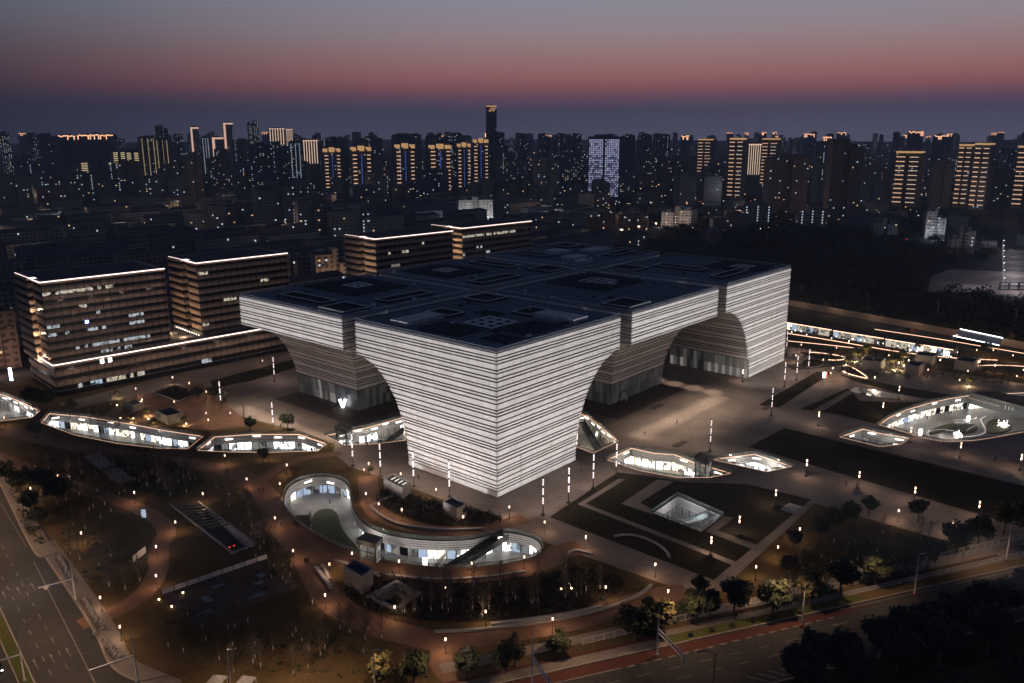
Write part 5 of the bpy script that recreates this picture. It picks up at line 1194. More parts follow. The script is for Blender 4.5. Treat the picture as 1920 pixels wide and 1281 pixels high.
for i in range(38):
    u = random.uniform(1490, 1918); v = random.uniform(652, 728)
    if all((u-a)**2+(4*(v-b))**2 > 22**2 for a, b in fr): fr.append((u, v))
lamps('single', 'in the dark garden behind the oval court', fr[:34], 'garden lamps behind the oval court', 1.0)

# LED light columns
t0 = thing('light_column', 'x', 'lamp', (0, 0, 0), 0, 'LED light columns')
MB().tube([(0, 0, 0), (0, 0, 11.6)], .14, 6).build('pole', 'black', t0); MB().box(-.5, .5, -.5, .5, 0, .3).build('base', 'black', t0)
for z_ in (3.4, 6.2, 9.0):
    for k in range(4): MB().box(-.15, .15, -.15, .15, z_+k*.52, z_+k*.52+.3).build('led_segment', 'column_led', t0)
l = bpy.data.lights.new('column_light', 'POINT'); l.energy = 1300; l.color = (1, .82, .72); l.shadow_soft_size = .3; o = bpy.data.objects.new('column_light', l); col.objects.link(o); o.parent = t0; o.location = (.5, 0, 7.5)
freeze(t0); used = []
LED = [((515, 716), 'light column standing at the far left edge of the square'), ((415, 766), 'light column beside the trees before the left hall'), ((513, 809), 'light column standing alone before the left lobby'), ((662, 874), 'light column next to the small lit entrance, first of the row'), ((714, 894), 'light column second in the row left of the corner hall'), ((776, 912), 'light column in front of the striped wall, left of two'),
       ((843, 932), 'light column in front of the striped wall, behind the small grey box'), ((1018, 966), 'light column nearest the lawn tip below the corner hall'), ((1066, 943), 'second light column along the lawn edge'), ((1112, 916), 'third light column along the lawn edge'), ((1155, 894), 'light column at the tip of the warm shop court'), ((1331, 846), 'light column behind the glass lift'), ((1446, 779), 'light column at the corner of the far lawn'), ((1470, 726), 'first light column along the far lawn walk'), ((1493, 713), 'second light column along the far lawn walk'), ((1515, 700), 'third light column along the far lawn walk'), ((1474, 662), 'light column beyond the far right hall')]
for (u, v), lb in LED: p = G(u, v); placed(t0, used, (p.x, p.y, .03), R(20), lb)

# road masts
def mast(u, v, h, label, arm=None, group='road masts', sign=False):
    """arm: photo point above which the arm ends, at 0.55 of the height"""
    p = G(u, v); t = thing('road_mast', label, 'street lamp', (p.x, p.y, 0), 0, group)
    MB().tube([(0, 0, 0), (0, 0, h*.55), (0, 0, h)], [.19, .15, .05], 8).build('pole', 'galv', t); MB().box(-.35, .35, -.35, .35, 0, .5).build('base', 'red' if 'red foot' in label else 'concrete', t)
    if arm:
        q = Vector(arm); L = q.length
        MB().beam((0, 0, h*.55), (q.x, q.y, h*.55+.3), .11).build('arm', 'galv', t)
        if sign == 'gantry': MB().beam((0, 0, h*.55-.9), (q.x, q.y, h*.55-.6), .08).build('arm', 'galv', t); MB().beam((q.x, q.y, h*.55-1.6), (q.x, q.y, h*.55+.4), .1).build('hanger', 'galv', t)
        if sign == 'round':
            for f_, m in ((.55, 'blue_sign'), (.78, 'galv')):
                c = q*f_; MB().tube([(c.x, c.y-.04, h*.55-.1), (c.x, c.y+.04, h*.55-.1)], .55, 14).build('round_sign', m, t)
    else: MB().tube([(0, 0, h-.2), (.3, -.5, h+.2), (.6, -1.2, h+.25)], .08, 6).build('arm', 'galv', t)
    return t
mast(142, 1128, 10.5, 'white mast with round traffic signs on its arm by the bicycles', tuple(lroad(83, 7)-lroad(83, 0)), sign='round')
mast(258, 1280, 11, 'white mast with bare arm at the road corner', tuple(lroad(110, 8)-lroad(110, 0)))
mast(46, 1278, 11, 'white mast on the median of the left road', tuple(lroad(110, 7)-lroad(110, 0)))
mast(434, 1305, 10, 'white pole tip rising at the bottom of the park')
mast(704, 1310, 10.5, 'white pole tip beside the yellow tree at the bottom')
mast(998, 1290, 13, 'white gantry mast with double arm over the bike lane', tuple(rn*-11), sign='gantry')
mast(1232, 1230, 11.5, 'white gantry mast with double arm beside the green verge', tuple(rn*-10), sign='gantry')
for i, (u, v) in enumerate(((1503, 1176), (1714, 1116), (1886, 1052))): mast(u, v, 10.5, ORD[i]+' red foot lamp mast along the right road, counted from the verge', group='red foot masts')
t = thing('lamp_post', 'thin dark lamp post with bent head on the right road', 'street lamp', tuple(G(1337, 1300)), 0)
MB().tube([(0, 0, 0), (0, 0, 8.5), (-1.2, .9, 9.4), (-2.6, 2., 9.7)], .1, 6).build('pole', 'black', t); MB().box(-3.2, -2.4, 1.7, 2.2, 9.6, 9.8).build('lamp_head', 'black', t)
def road_spot(p, z_, e_, ang=130, colr=(1, .66, .42)): 
    o = down(p[0], p[1], z_, e_, ang, colr); o.name = 'road_lamp'; o.data.name = 'road_lamp'; o.data.spot_blend = .6; return o
for s_ in (-80, -55, -30, -5, 20, 45, 70, 95, 120): road_spot(lroad(s_, 9), 14, 7500, 140)
for u_, v_ in ((434, 1300), (704, 1305), (560, 1280)): road_spot(G(u_, v_), 10.5, 2800, 150)
for s_ in (-70, -45, -20, 5, 30, 55): road_spot(rroad(s_, 0), 12, 4200, 140)
for s_ in (80, 118): road_spot(rroad(s_, 1.2), 11, 3000)

# ================================================================ TREES
def crown_mesh(name, r_, h, n, leaf, seed, squash=1.):
    rnd = random.Random(seed); mb = MB()
    cl = []
    for k in range(26):
        d = Vector((rnd.gauss(0, 1), rnd.gauss(0, 1), rnd.gauss(0, .8))).normalized()*rnd.uniform(.35, .8)*r_
        cl.append((Vector((d.x, d.y, h+d.z*squash*(.95 if d.z > 0 else .7))), rnd.uniform(.24, .42)*r_))
    for i in range(n):
        c, cr = rnd.choice(cl); d = Vector((rnd.gauss(0, 1), rnd.gauss(0, 1), rnd.gauss(0, 1))).normalized()
        p = c+d*cr*(rnd.random()**.35); s = leaf*rnd.uniform(.6, 1.3)
        a = Vector((rnd.gauss(0, 1), rnd.gauss(0, 1), rnd.gauss(0, .6))).normalized()*s; b = a.cross(d+Vector((.01, 0, .3))).normalized()*s*.7
        mb.add([p-a, p-b*.8, p+a, p+b], [(0, 1, 2, 3)])
    return mb.mesh(name)
def tree_proto(r_, h, m, seed, n=2600, leaf=.27, squash=1., name='evergreen_tree'):
    t = thing(name, 'x', 'tree'); me = crown_mesh('crown', r_, h, n, leaf, seed, squash); me.materials.append(MATS[m])
    o = bpy.data.objects.new('crown', me); col.objects.link(o); o.parent = t
    mb = MB().tube([(0, 0, 0), (.05, 0, h*.5), (0, .08, h)], [.2, .14, .06], 6)
    for k in range(4):
        an = k*1.6+seed; mb.tube([(0, 0, h*.55), (math.cos(an)*r_*.35, math.sin(an)*r_*.35, h*.9), (math.cos(an)*r_*.6, math.sin(an)*r_*.6, h*1.1)], [.08, .05, .02], 4)
    mb.build('trunk', 'bark', t); freeze(t); return t
random.seed(3)
PRO = {}
for m in ('leaf_yellow', 'leaf_green', 'leaf_dark'):
    for k in range(2): PRO[m, k] = (tree_proto(2.7, 3.7, m, 10*k+len(m)), [])
def tree(u, v, m, sc_, label, group=None):
    k = random.randrange(2); pr_, us = PRO[m, k]; p = G(u, v); o = placed(pr_, us, (p.x, p.y, 0), random.uniform(0, 6), label, sc_*(1.2 if sc_ > .7 else 1.0))
    o['group'] = group or 'park trees'; return o
TR = [(1190, 1203, 'leaf_green', 1.15, 'rounded tree at the left end of the roadside tree row, green in shade'), (1232, 1192, 'leaf_yellow', 1.3, 'bright yellow-green tree behind the gantry mast'), (1305, 1172, 'leaf_green', 1.2, 'dark tree right of the gantry mast'), (1330, 1160, 'leaf_dark', 1.0, 'dim tree behind the roadside row by the walk corner'), (1376, 1156, 'leaf_dark', 1.35, 'very dark round tree at the walk corner'), (1448, 1152, 'leaf_green', 1.25, 'round green tree with lit right side near the fence'),
      (1518, 1140, 'leaf_yellow', 1.3, 'yellow tree behind the first red foot mast'), (1575, 1118, 'leaf_dark', 1.4, 'dark tree between the first and second red foot masts'), (1640, 1097, 'leaf_green', 1.2, 'dark green tree before the pale wall by the second mast'), (1694, 1083, 'leaf_yellow', 1.2, 'bright yellow tree left of the second red foot mast'), (1738, 1068, 'leaf_green', 1.2, 'olive tree right of the second red foot mast'), (1792, 1045, 'leaf_dark', 1.4, 'dark spreading tree on the slope'), (1834, 1022, 'leaf_green', 1.15, 'dark tree beside the bright lamp near the frame edge'), (1882, 1002, 'leaf_yellow', 1.2, 'yellow tree beside the third red foot mast'), (1912, 990, 'leaf_dark', 1.2, 'dark tree cut by the frame edge near the third mast'),
      (1720, 978, 'leaf_dark', .95, 'small dark tree standing on the walk edge'), (1628, 968, 'leaf_dark', .9, 'slim small tree near the double lamps of the walk'), (1595, 985, 'leaf_dark', 1.0, 'dark upright tree, right one of the slope group'), (1563, 996, 'leaf_dark', 1.0, 'dark upright tree in the middle of the slope group'), (1535, 1012, 'leaf_dark', .95, 'dark upright tree, left one of the slope group'), (1486, 1030, 'leaf_dark', .8, 'thin dark tree leaning by the walk lamps'), (1478, 1082, 'leaf_dark', .8, 'thin dark tree on the brown slope'), (1310, 1120, 'leaf_dark', .8, 'small pointed dark tree at the walk junction'),
      (716, 1292, 'leaf_yellow', 1.0, 'yellow bush tree at the bottom edge beside the pole'), (776, 1290, 'leaf_green', 1.1, 'olive tree at the bottom edge left of the path'), (965, 1250, 'leaf_yellow', .9, 'yellowish tree near the white gantry mast'), (1048, 1233, 'leaf_green', .85, 'narrow green tree between gantry masts'), (876, 1275, 'leaf_dark', 1.0, 'dim tree at the bottom right of the path end'), (945, 1265, 'leaf_dark', .9, 'low dark tree left of the gantry mast'),
      (40, 925, 'leaf_green', 1.1, 'bushy tree at the left frame edge by the kerb'), (12, 905, 'leaf_green', 1.0, 'bushy tree cut by the left frame edge'), (80, 930, 'leaf_dark', 1.3, 'tall dark tree in the left park'), (112, 948, 'leaf_dark', 1.3, 'dark tree next to the left park lamp'), (60, 962, 'leaf_dark', 1.0, 'dark roadside tree below the left lamps'), (75, 990, 'leaf_dark', .9, 'dark roadside bush tree above the zebra crossing'),
      (62, 765, 'leaf_dark', 1.3, 'big dark tree at the office podium corner, left'), (92, 772, 'leaf_dark', 1.35, 'big dark tree at the office podium corner, right'), (70, 822, 'leaf_dark', .9, 'dark tree before the arcade end'), (220, 745, 'leaf_yellow', .55, 'small yellow uplit tree on the forecourt, farthest'), (248, 790, 'leaf_yellow', .55, 'small yellow uplit tree left of the white vent box'), (276, 778, 'leaf_yellow', .55, 'small yellow uplit tree behind the white vent box'), (290, 798, 'leaf_yellow', .45, 'small yellow uplit tree at the white vent box corner'), (346, 795, 'leaf_yellow', .5, 'small yellow uplit tree right of the white vent box'), (135, 775, 'leaf_green', .8, 'dark olive tree beside the forecourt edge'),
      (400, 752, 'leaf_dark', .9, 'dark small tree by the left light column'), (422, 755, 'leaf_dark', .9, 'dark narrow tree touching the left light column'), (372, 750, 'leaf_dark', .8, 'dark bare-topped tree on the forecourt'), (540, 806, 'leaf_green', .9, 'leafy tree standing alone before the left lobby'), (470, 808, 'leaf_dark', .75, 'round dark bush at the arcade end'), (494, 868, 'leaf_dark', .75, 'round dark bush behind the arcade, park side'), (694, 890, 'leaf_green', .5, 'small tree at the foot of the first light columns'), (870, 968, 'leaf_dark', .55, 'dark shrub beside the small grey box'),
      (1605, 675, 'leaf_yellow', .9, 'uplit yellow tree above the driveway loop'), (1625, 668, 'leaf_yellow', .8, 'uplit yellow tree second from the driveway loop'), (1676, 690, 'leaf_yellow', 1.0, 'uplit yellow tree in the far garden, tallest'), (1694, 680, 'leaf_yellow', .9, 'uplit yellow tree in the far garden, rear'), (1816, 722, 'leaf_yellow', .7, 'small uplit tree near the oval court'), (1587, 683, 'leaf_yellow', .6, 'small uplit tree inside the lower driveway loop'), (1555, 672, 'leaf_dark', .8, 'dark tree on the driveway loop'), (1722, 660, 'leaf_dark', .9, 'dark tree beside the long canopy'), (1848, 665, 'leaf_dark', .9, 'dark tree below the sloping canopy')]
for a in TR: tree(*a)
for i, (u, v) in enumerate(((1530, 1268), (1580, 1262), (1640, 1235), (1690, 1222), (1735, 1208), (1790, 1190), (1840, 1172), (1885, 1155), (1930, 1135), (1600, 1300), (1680, 1270), (1760, 1250), (1850, 1225), (1500, 1300))):
    tree(u, v, 'leaf_dark', random.uniform(1.3, 1.6), '%s dark tree, counted from the left, beyond the right road' % ORD[i], 'dark trees beyond the right road')
random.seed(9)
ts = [(u, v) for u in range(1500, 1930, 26) for v in (568,)]
for i in range(24):
    u = 1492+i*18; p0_ = q0+qd*((q1-q0).length*(i+.5)/24)+qn*5; pr_, us = PRO['leaf_yellow' if i % 5 == 0 else 'leaf_dark', i % 2]
    placed(pr_, us, (p0_.x, p0_.y, 0), i, '%s roadside tree, counted from the halls, behind the long barrier' % ORD[i], random.uniform(.8, 1.1))['group'] = 'trees behind the barrier'
# woods that read as one mass
def wood(name, label, pts, m, r_, seed):
    rnd = random.Random(seed); mb = MB()
    for (x, y, s) in pts:
        for _ in range(105):
            d = Vector((rnd.gauss(0, 1), rnd.gauss(0, 1), abs(rnd.gauss(0, .8)))).normalized()*r_*s*rnd.uniform(.55, 1.05)
            p = Vector((x, y, r_*s*.5))+d; a = Vector((rnd.gauss(0, 1), rnd.gauss(0, 1), rnd.gauss(0, .5))).normalized()*.75*s; b = a.cross(d).normalized()*.55*s
            mb.add([p-a, p-b, p+a, p+b], [(0, 1, 2, 3)])
    tag(mb.build(name, m), label, 'trees', None, 'stuff')
random.seed(14); wp = []
for i in range(900):
    u = random.uniform(1190, 1935); v = random.uniform(405, 566+(u-1480)*.19 if u > 1480 else 480)
    if u > 1740 and 495 < v < 560: continue
    if u > 1865 and v < 560: continue
    if u < 1480 and v > 430+(u-1190)*.2: continue
    p = G(u, v)
    if (p-q0).dot(qn) < 7 and u > 1470: continue
    if all((p.x-x)**2+(p.y-y)**2 > 30 for x, y, s in wp) and free(p.x, p.y, 4): wp.append((p.x, p.y, random.uniform(.8, 1.3)))
wood('woodland', 'dark leafy wood spreading behind the far road', wp, 'leaf_wood', 5.5, 2)
wp = []
for i in range(420):
    u = random.uniform(0, 1300); v = random.uniform(380, 530); p = G(u, v)
    if p.y < 245 and p.x > -60: continue
    if free(p.x, p.y, 4): wp.append((p.x, p.y, random.uniform(.6, 1.)))
wood('street_trees', 'dark street trees between the housing rows', wp, 'leaf_wood', 5., 3)
wp = []
for i in range(60):
    s_ = random.uniform(20, 140); o_ = random.uniform(-45, -24); p = rroad(s_, o_); wp.append((p.x, p.y, random.uniform(.5, .7)))
wood('shrubbery', 'black shrub mass in the bottom corner beyond the right road', wp, 'leaf_dark', 5., 4)
def groundcover(name, label, polys, n, m, seed, hmax=1.2):
    rnd = random.Random(seed); mb = MB()
    for poly in polys:
        xs = [p[0] for p in poly]; ys = [p[1] for p in poly]; k = 0
        while k < n:
            x, y = rnd.uniform(min(xs), max(xs)), rnd.uniform(min(ys), max(ys))
            if not inside((x, y), poly) or any(inside((x, y), h) for h in BIGH): k += .2; continue
            k += 1; r_ = rnd.uniform(.3, .8)
            for _ in range(9):
                q = Vector((x+rnd.gauss(0, r_*.5), y+rnd.gauss(0, r_*.5), .1+abs(rnd.gauss(0, hmax*.4)))); a = Vector((rnd.gauss(0, 1), rnd.gauss(0, 1), rnd.gauss(0, .6))).normalized()*.26; b = a.cross(Vector((rnd.gauss(0, 1), rnd.gauss(0, 1), 1))).normalized()*.2
                mb.add([q-a, q-b, q+a, q+b], [(0, 1, 2, 3)])
    tag(mb.build(name, m), label, 'shrubs', None, 'stuff')
BED = lambda px: smooth_line(gp(px), True)
groundcover('undergrowth', 'dark low shrubs filling the bed below the S-shaped court', [BED([(640, 1100), (700, 1070), (800, 1092), (900, 1088), (1000, 1082), (1090, 1060), (1180, 1085), (1150, 1125), (1040, 1150), (900, 1170), (760, 1160), (660, 1135)])], 900, 'leaf_dark', 1)
groundcover('undergrowth', 'dark low shrubs filling the bed before the arcades', [BED([(170, 855), (260, 850), (350, 870), (390, 895), (360, 925), (300, 935), (230, 910), (170, 880)])], 600, 'leaf_dark', 2)
groundcover('undergrowth', 'dark low shrubs on the island above the S-shaped court', [BED([(700, 925), (740, 918), (800, 935), (860, 950), (940, 965), (940, 985), (850, 992), (770, 975), (715, 950)])], 420, 'leaf_dark', 3)
groundcover('undergrowth', 'ragged shrubs scattered over the left park lawns', [BED([(110, 970), (200, 950), (285, 1000), (285, 1060), (240, 1120), (180, 1110), (120, 1040)]), BED([(340, 1130), (480, 1180), (620, 1170), (760, 1230), (700, 1275), (420, 1270), (300, 1200)]), BED([(420, 880), (500, 960), (540, 1060), (500, 1130), (470, 1060), (400, 980)]), BED([(20, 880), (120, 850), (160, 900), (100, 960), (40, 940)])], 170, 'leaf_green', 4, .9)
groundcover('undergrowth', 'rough shrubs on the slope behind the roadside trees', [BED([(1440, 1110), (1520, 1010), (1620, 975), (1760, 1010), (1830, 1030), (1700, 1075), (1560, 1110), (1470, 1140)]), BED([(1140, 1150), (1220, 1140), (1300, 1130), (1290, 1165), (1180, 1200)])], 330, 'leaf_green', 5, .9)
groundcover('undergrowth', 'dark shrubs in the far garden behind the oval court', [BED([(1500, 655), (1700, 655), (1900, 680), (1910, 725), (1800, 715), (1640, 705), (1520, 700)])], 900, 'leaf_dark', 6, 1.6)
groundcover('undergrowth', 'dark shrubs in the square bed on the forecourt', [gp([(290, 737), (330, 724), (371, 737), (335, 752)])], 160, 'leaf_dark', 9, 1.2)
groundcover('undergrowth', 'shrubs along the kerb of the left road', [BED([(8, 900), (35, 905), (75, 985), (82, 1030), (62, 1025), (30, 955)])], 160, 'leaf_green', 7, 1.6)
# bare young trees with whitewashed feet
def bare_mesh(seed):
    rnd = random.Random(seed); mb = MB(); mb.tube([(0, 0, .8), (0, 0, 3.5), (rnd.uniform(-.2, .2), 0, 6.6)], [.09, .06, .02], 4)
    for k in range(26):
        z_ = 2.0+k*.17; an = k*2.4+seed; L = (6.8-z_)*.34+.3; mb.tube([(0, 0, z_), (math.cos(an)*L*.6, math.sin(an)*L*.6, z_+L*.7), (math.cos(an)*L, math.sin(an)*L, z_+L*1.3)], [.045, .035, .018], 3)
    return mb.mesh('branches')
BP = []
for k in range(3):
    t = thing('bare_tree', 'x', 'tree', group='bare young trees'); me = bare_mesh(k); me.materials.append(MATS['bark']); o = bpy.data.objects.new('branches', me); col.objects.link(o); o.parent = t
    MB().tube([(0, 0, 0), (0, 0, 1.0)], .13, 6).build('whitewashed_foot', 'lime', t)
    mb = MB()
    for q in range(3): an = q*2.1; mb.beam((math.cos(an)*1.3, math.sin(an)*1.3, 0), (math.cos(an)*.1, math.sin(an)*.1, 1.9), .03)
    mb.build('stakes', 'wood', t); freeze(t); BP.append((t, []))
BT = {'on the lawn by the left road': [(125, 1010), (138, 985), (160, 992), (189, 972), (208, 960), (150, 1050), (186, 1063), (205, 1100), (208, 1045), (235, 1105), (262, 1090), (258, 1062), (132, 1040)],
      'on the bottom lawn': [(478, 1210), (512, 1218), (580, 1218), (601, 1230), (638, 1180), (655, 1188), (685, 1200), (690, 1182), (682, 1225), (716, 1197), (441, 1175), (465, 1168), (586, 1132), (352, 1155), (380, 1178), (440, 1178)],
      'in the dark bed below the S-shaped court': [(791, 1128), (809, 1145), (845, 1130), (776, 1147), (898, 1122), (918, 1125), (938, 1098), (950, 1133), (962, 1117), (995, 1130), (1008, 1112), (1089, 1117), (1125, 1105), (834, 1108), (1060, 1122), (755, 1149), (1008, 1090)],
      'in the bed before the arcades': [(262, 905), (275, 912), (296, 908), (312, 920), (323, 918), (335, 905), (345, 898), (355, 892), (285, 890), (302, 885), (320, 930), (268, 895)],
      'by the forecourt': [(150, 795), (170, 798), (185, 800), (207, 802), (225, 805), (132, 790), (458, 790), (208, 760)],
      'on the brown slope by the right road': [(1592, 1022), (1563, 1018), (1608, 1052), (1540, 1045), (1536, 1075), (1482, 1095), (1655, 1000)]}
rb = random.Random(31)
def scatter(px, n):
    poly = gp(px); us = [q[0] for q in px]; vs = [q[1] for q in px]; out = []
    while len(out) < n:
        u, v = rb.uniform(min(us), max(us)), rb.uniform(min(vs), max(vs))
        if inside((u, v), px) and not any(inside(tuple(G(u, v)[:2]), h) for h in BIGH): out.append((u, v))
    return out
BT['in the bed before the arcades'] += scatter([(170, 860), (260, 855), (350, 872), (385, 895), (350, 925), (240, 905)], 26)
BT['in the dark bed below the S-shaped court'] += scatter([(660, 1130), (800, 1095), (1000, 1088), (1150, 1090), (1040, 1145), (900, 1165), (760, 1155)], 20)
BT['on the bottom lawn'] += scatter([(330, 1160), (480, 1180), (640, 1170), (760, 1230), (700, 1270), (420, 1265), (300, 1210)], 18)
BT['between the ramp and the S-shaped court'] = scatter([(400, 900), (460, 930), (520, 1010), (560, 1080), (520, 1120), (480, 1050), (420, 960)], 24)
BT['by the left lamps above the zebra crossing'] = scatter([(60, 850), (180, 880), (250, 930), (180, 960), (110, 960), (60, 900)], 22)
BT['on the brown slope by the right road'] += scatter([(1470, 1100), (1560, 1010), (1680, 1000), (1760, 1020), (1620, 1085), (1500, 1125)], 16)
for zone, pts in BT.items():
    for i, (u, v) in enumerate(sorted(pts)):
        pr_, us = BP[i % 3]; p = G(u, v); placed(pr_, us, (p.x, p.y, .02), i*1.3, '%s bare whitewashed tree from the left %s' % (ORD[i], zone), random.uniform(.8, 1.15))
# uplit bare tree with its spotlights
p = G(1060, 1105); pr_, us = BP[0]; o = placed(pr_, us, (p.x, p.y, .02), 1., 'tall bare tree lit gold from below in the dark bed', 1.5)
for i, (u, v, lb) in enumerate(((1052, 1108, 'ground spotlight left of the gold-lit bare tree'), (1071, 1107, 'ground spotlight right of the gold-lit bare tree'), (836, 1106, 'orange ground spotlight in the dark bed by the stair'), (298, 1128, 'orange ground spotlight on the park slope, upper'), (322, 1141, 'orange ground spotlight on the park slope, lower'), (343, 1115, 'small yellow ground light among young trees'), (219, 762, 'ground light under the farthest yellow forecourt tree'), (250, 787, 'ground light under the yellow tree left of the white box'), (278, 788, 'ground light under the yellow tree behind the white box'), (349, 797, 'ground light under the yellow tree right of the white box'), (226, 786, 'ground light by the forecourt path'), (1676, 696, 'ground light under the tallest far garden tree'), (1606, 680, 'ground light under the driveway loop tree'), (1816, 727, 'ground light under the small tree near the oval court'), (272, 966, 'white lamp beside the park notice board'))):
    p = G(u, v); t = thing('ground_spotlight', lb, 'lamp', (p.x, p.y, 0), 0, 'ground spotlights'); MB().tube([(0, 0, 0), (0, 0, .35)], .12, 6).build('body', 'black', t); MB().tube([(0, 0, .36), (.1, 0, .62)], [.16, .2], 8).build('lamp_glass', 'uplight', t)
    if i in (0, 1):
        l = bpy.data.lights.new('tree_uplight', 'SPOT'); l.energy = 900; l.color = (1, .75, .42); l.spot_size = R(95); l.spot_blend = .7; l.shadow_soft_size = .1
        o = bpy.data.objects.new('tree_uplight', l); col.objects.link(o); o.location = (p.x, p.y, .75); o.rotation_euler = (R(180), 0, 0)
for u, v, s_ in ((220, 745, .55), (248, 790, .55), (276, 778, .55), (290, 798, .45), (346, 795, .5), (1605, 675, 1.1), (1625, 668, 1.), (1676, 690, 1.2), (1694, 680, 1.1), (1816, 722, .7), (1587, 683, .6)):
    p = G(u, v); dq = (Vector((CAM.x, CAM.y, 0))-Vector((p.x, p.y, 0))).normalized()*(2.9*s_+.6); point('tree_uplight', (p.x+dq.x, p.y+dq.y, .9), 1500*s_*s_+150, (1, .78, .42), .1)

# ================================================================ SMALL BUILDINGS AND STREET FURNITURE
def vent_box(px, h, label, m='render_grey', slots=False):
    """px: the four ground corners seen in the photo (left, near, right, rear)"""
    c = [Vector(q) for q in gp(px)]; o0 = sum(c, Vector((0, 0)))/4; t = thing('vent_box', label, 'building', (o0.x, o0.y, 0)); poly = ccw([tuple(q-o0) for q in c])
    MB().ribbon(poly, 0, h, 0, .35, True).build('wall', m, t); MB().sheet([offset(poly, .3, True)], h-.7).build('roof', 'roofdark', t); MB().ribbon(poly, h+.01, h+.12, -.04, .38, True).build('coping', 'concrete', t)
    if slots:
        a, b = Vector(poly[0]), Vector(poly[1]); 
        for k in range(4): q = (Vector(poly[0])*(.8-.2*k)+Vector(poly[1])*(.2+.2*k))*.35+(Vector(poly[3])*(.8-.2*k)+Vector(poly[2])*(.2+.2*k))*.65; MB().obox((q.x, q.y, h-.4), (Vector(poly[3])-Vector(poly[0])), 1.0, .22, .08).build('roof_light', 'slot_dim', t)
    return t
vent_box([(646, 1095), (680, 1116), (701, 1100), (668, 1082)], 4.6, 'tall grey vent box with open dark top by the park path')
vent_box([(720, 919), (755, 937), (771, 925), (738, 909)], 3.6, 'grey vent box with four glowing roof slots', slots=True)
vent_box([(831, 963), (857, 978), (875, 967), (850, 953)], 3.6, 'small grey vent box with dark doorway before the striped wall')
vent_box([(292, 786), (315, 797), (345, 790), (322, 779)], 3.4, 'white flat vent box among the yellow uplit trees')
vent_box([(232, 765), (250, 773), (270, 766), (252, 758)], 2.4, 'low dim vent box near the forecourt')
for i, px in enumerate(([(1614, 693), (1650, 697), (1659, 690), (1622, 686)], [(1697, 702), (1722, 706), (1733, 698), (1706, 694)], [(1715, 683), (1748, 687), (1757, 680), (1722, 676)], [(1788, 693), (1822, 699), (1834, 690), (1800, 685)])):
    vent_box(px, 4.5, ['first grey garden pavilion box near the driveway loop', 'second grey garden box with lamp before it', 'dim garden box behind the second one', 'last grey garden box toward the frame edge'][i])
def glass_lift(px, z0, z1, label, dark=True):
    c = [Vector(q) for q in gp(px)]; o0 = sum(c, Vector((0, 0)))/4; t = thing('glass_lift', label, 'lift', (o0.x, o0.y, 0)); poly = ccw([tuple(q-o0) for q in c])
    for i in range(4):
        a, b = Vector(poly[i]), Vector(poly[(i+1) % 4]); MB().add([(*a, z0), (*b, z0), (*b, z1), (*a, z1)], [(0, 1, 2, 3)]).build('pane', 'shop_dim' if i % 2 else 'rail_glass', t)
        MB().box(a.x-.15, a.x+.15, a.y-.15, a.y+.15, z0, z1).build('corner_post', 'black', t)
        for z_ in (z0+(z1-z0)*.33, z0+(z1-z0)*.66): MB().beam((*a, z_), (*b, z_), .07).build('rail', 'black', t)
    MB().prism(offset(poly, -.5, True), z1, z1+1.3).build('roof', 'black', t)
glass_lift([(675, 1050), (705, 1058), (715, 1048), (688, 1040)], -1, 4.6, 'glass lift box with dark roof beside the S-shaped court')
glass_lift([(1303, 886), (1322, 893), (1333, 886), (1312, 879)], -6, 4.2, 'tall glass lift box between the two lit courts')
glass_lift([(631, 822), (650, 829), (659, 824), (640, 816)], 0, 3.2, 'dark glass kiosk at the small lit entrance')
# glass bridge over the oval court end
a, b, c_, d_ = G(1816, 742), G(1925, 772), G(1960, 752), G(1840, 733)
t = thing('glass_bridge', 'dark glass-sided bridge deck with small signs across the oval court', 'bridge', (a.x, a.y, 0))
for mb, nm, m in ((MB().prism(ccw([tuple(q[:2]) for q in (a, b, c_, d_)]), .1, .5), 'deck', 'plaza_dark'), (MB().add([(*a[:2], -3.2), (*b[:2], -3.2), (*b[:2], 1.5), (*a[:2], 1.5)], [(0, 1, 2, 3)]), 'glass_side', 'curtain'), (MB().beam((*a[:2], 1.55), (*b[:2], 1.55), .1), 'handrail', 'steel'), (MB().beam((*a[:2], -.9), tuple(a.lerp(b, .55)[:2])+(-.9,), .06), 'light_line', 'win_warm')):
    o = mb.build(nm, m, t); o.location = (-a.x, -a.y, 0)
for k, m in ((.62, 'win_warm'), (.68, 'win_yellow'), (.74, 'win_white')):
    q = a.lerp(b, k); o = MB().box(q.x-.5, q.x+.5, q.y-.75, q.y-.6, -1.2, .2).build('small_sign', m, t); o.location = (-a.x, -a.y, 0)
for i, (u, v, m, lb) in enumerate(((1815, 790, 'sign_led', 'white glowing totem sign in the oval court'), (1725, 818, 'sign_led', 'white light box on the near rim of the oval court'), (1545, 709, 'sign_led', 'small white and red glowing box on the far lawn'), (797, 1060, 'sign_led', 'bright white figure-like light in the S-shaped court'), (22, 715, 'sign_led', 'blue-white glowing pylon at the frame edge by the offices'), (270, 972, 'shop_blue', 'small bluish notice board in the park'))):
    p = G(u, v, -5.5 if i in (0, 3) else 0); t = thing('light_sign', lb, 'sign', (p.x, p.y, -6 if i in (0, 3) else 0), R(-50)); MB().box(-.6, .6, -.15, .15, .3, 2.6 if i != 4 else 6).build('light_panel', m, t); MB().box(-.7, .7, -.25, .25, 0, .28).build('base', 'black', t)
    if i == 2: MB().box(.62, 1.2, -.15, .15, .3, 2.6).build('red_panel', 'tail', t)
    if i == 4: MB().box(-.75, -.62, -.15, .15, .3, 6).build('blue_edge', 'blue_led', t)
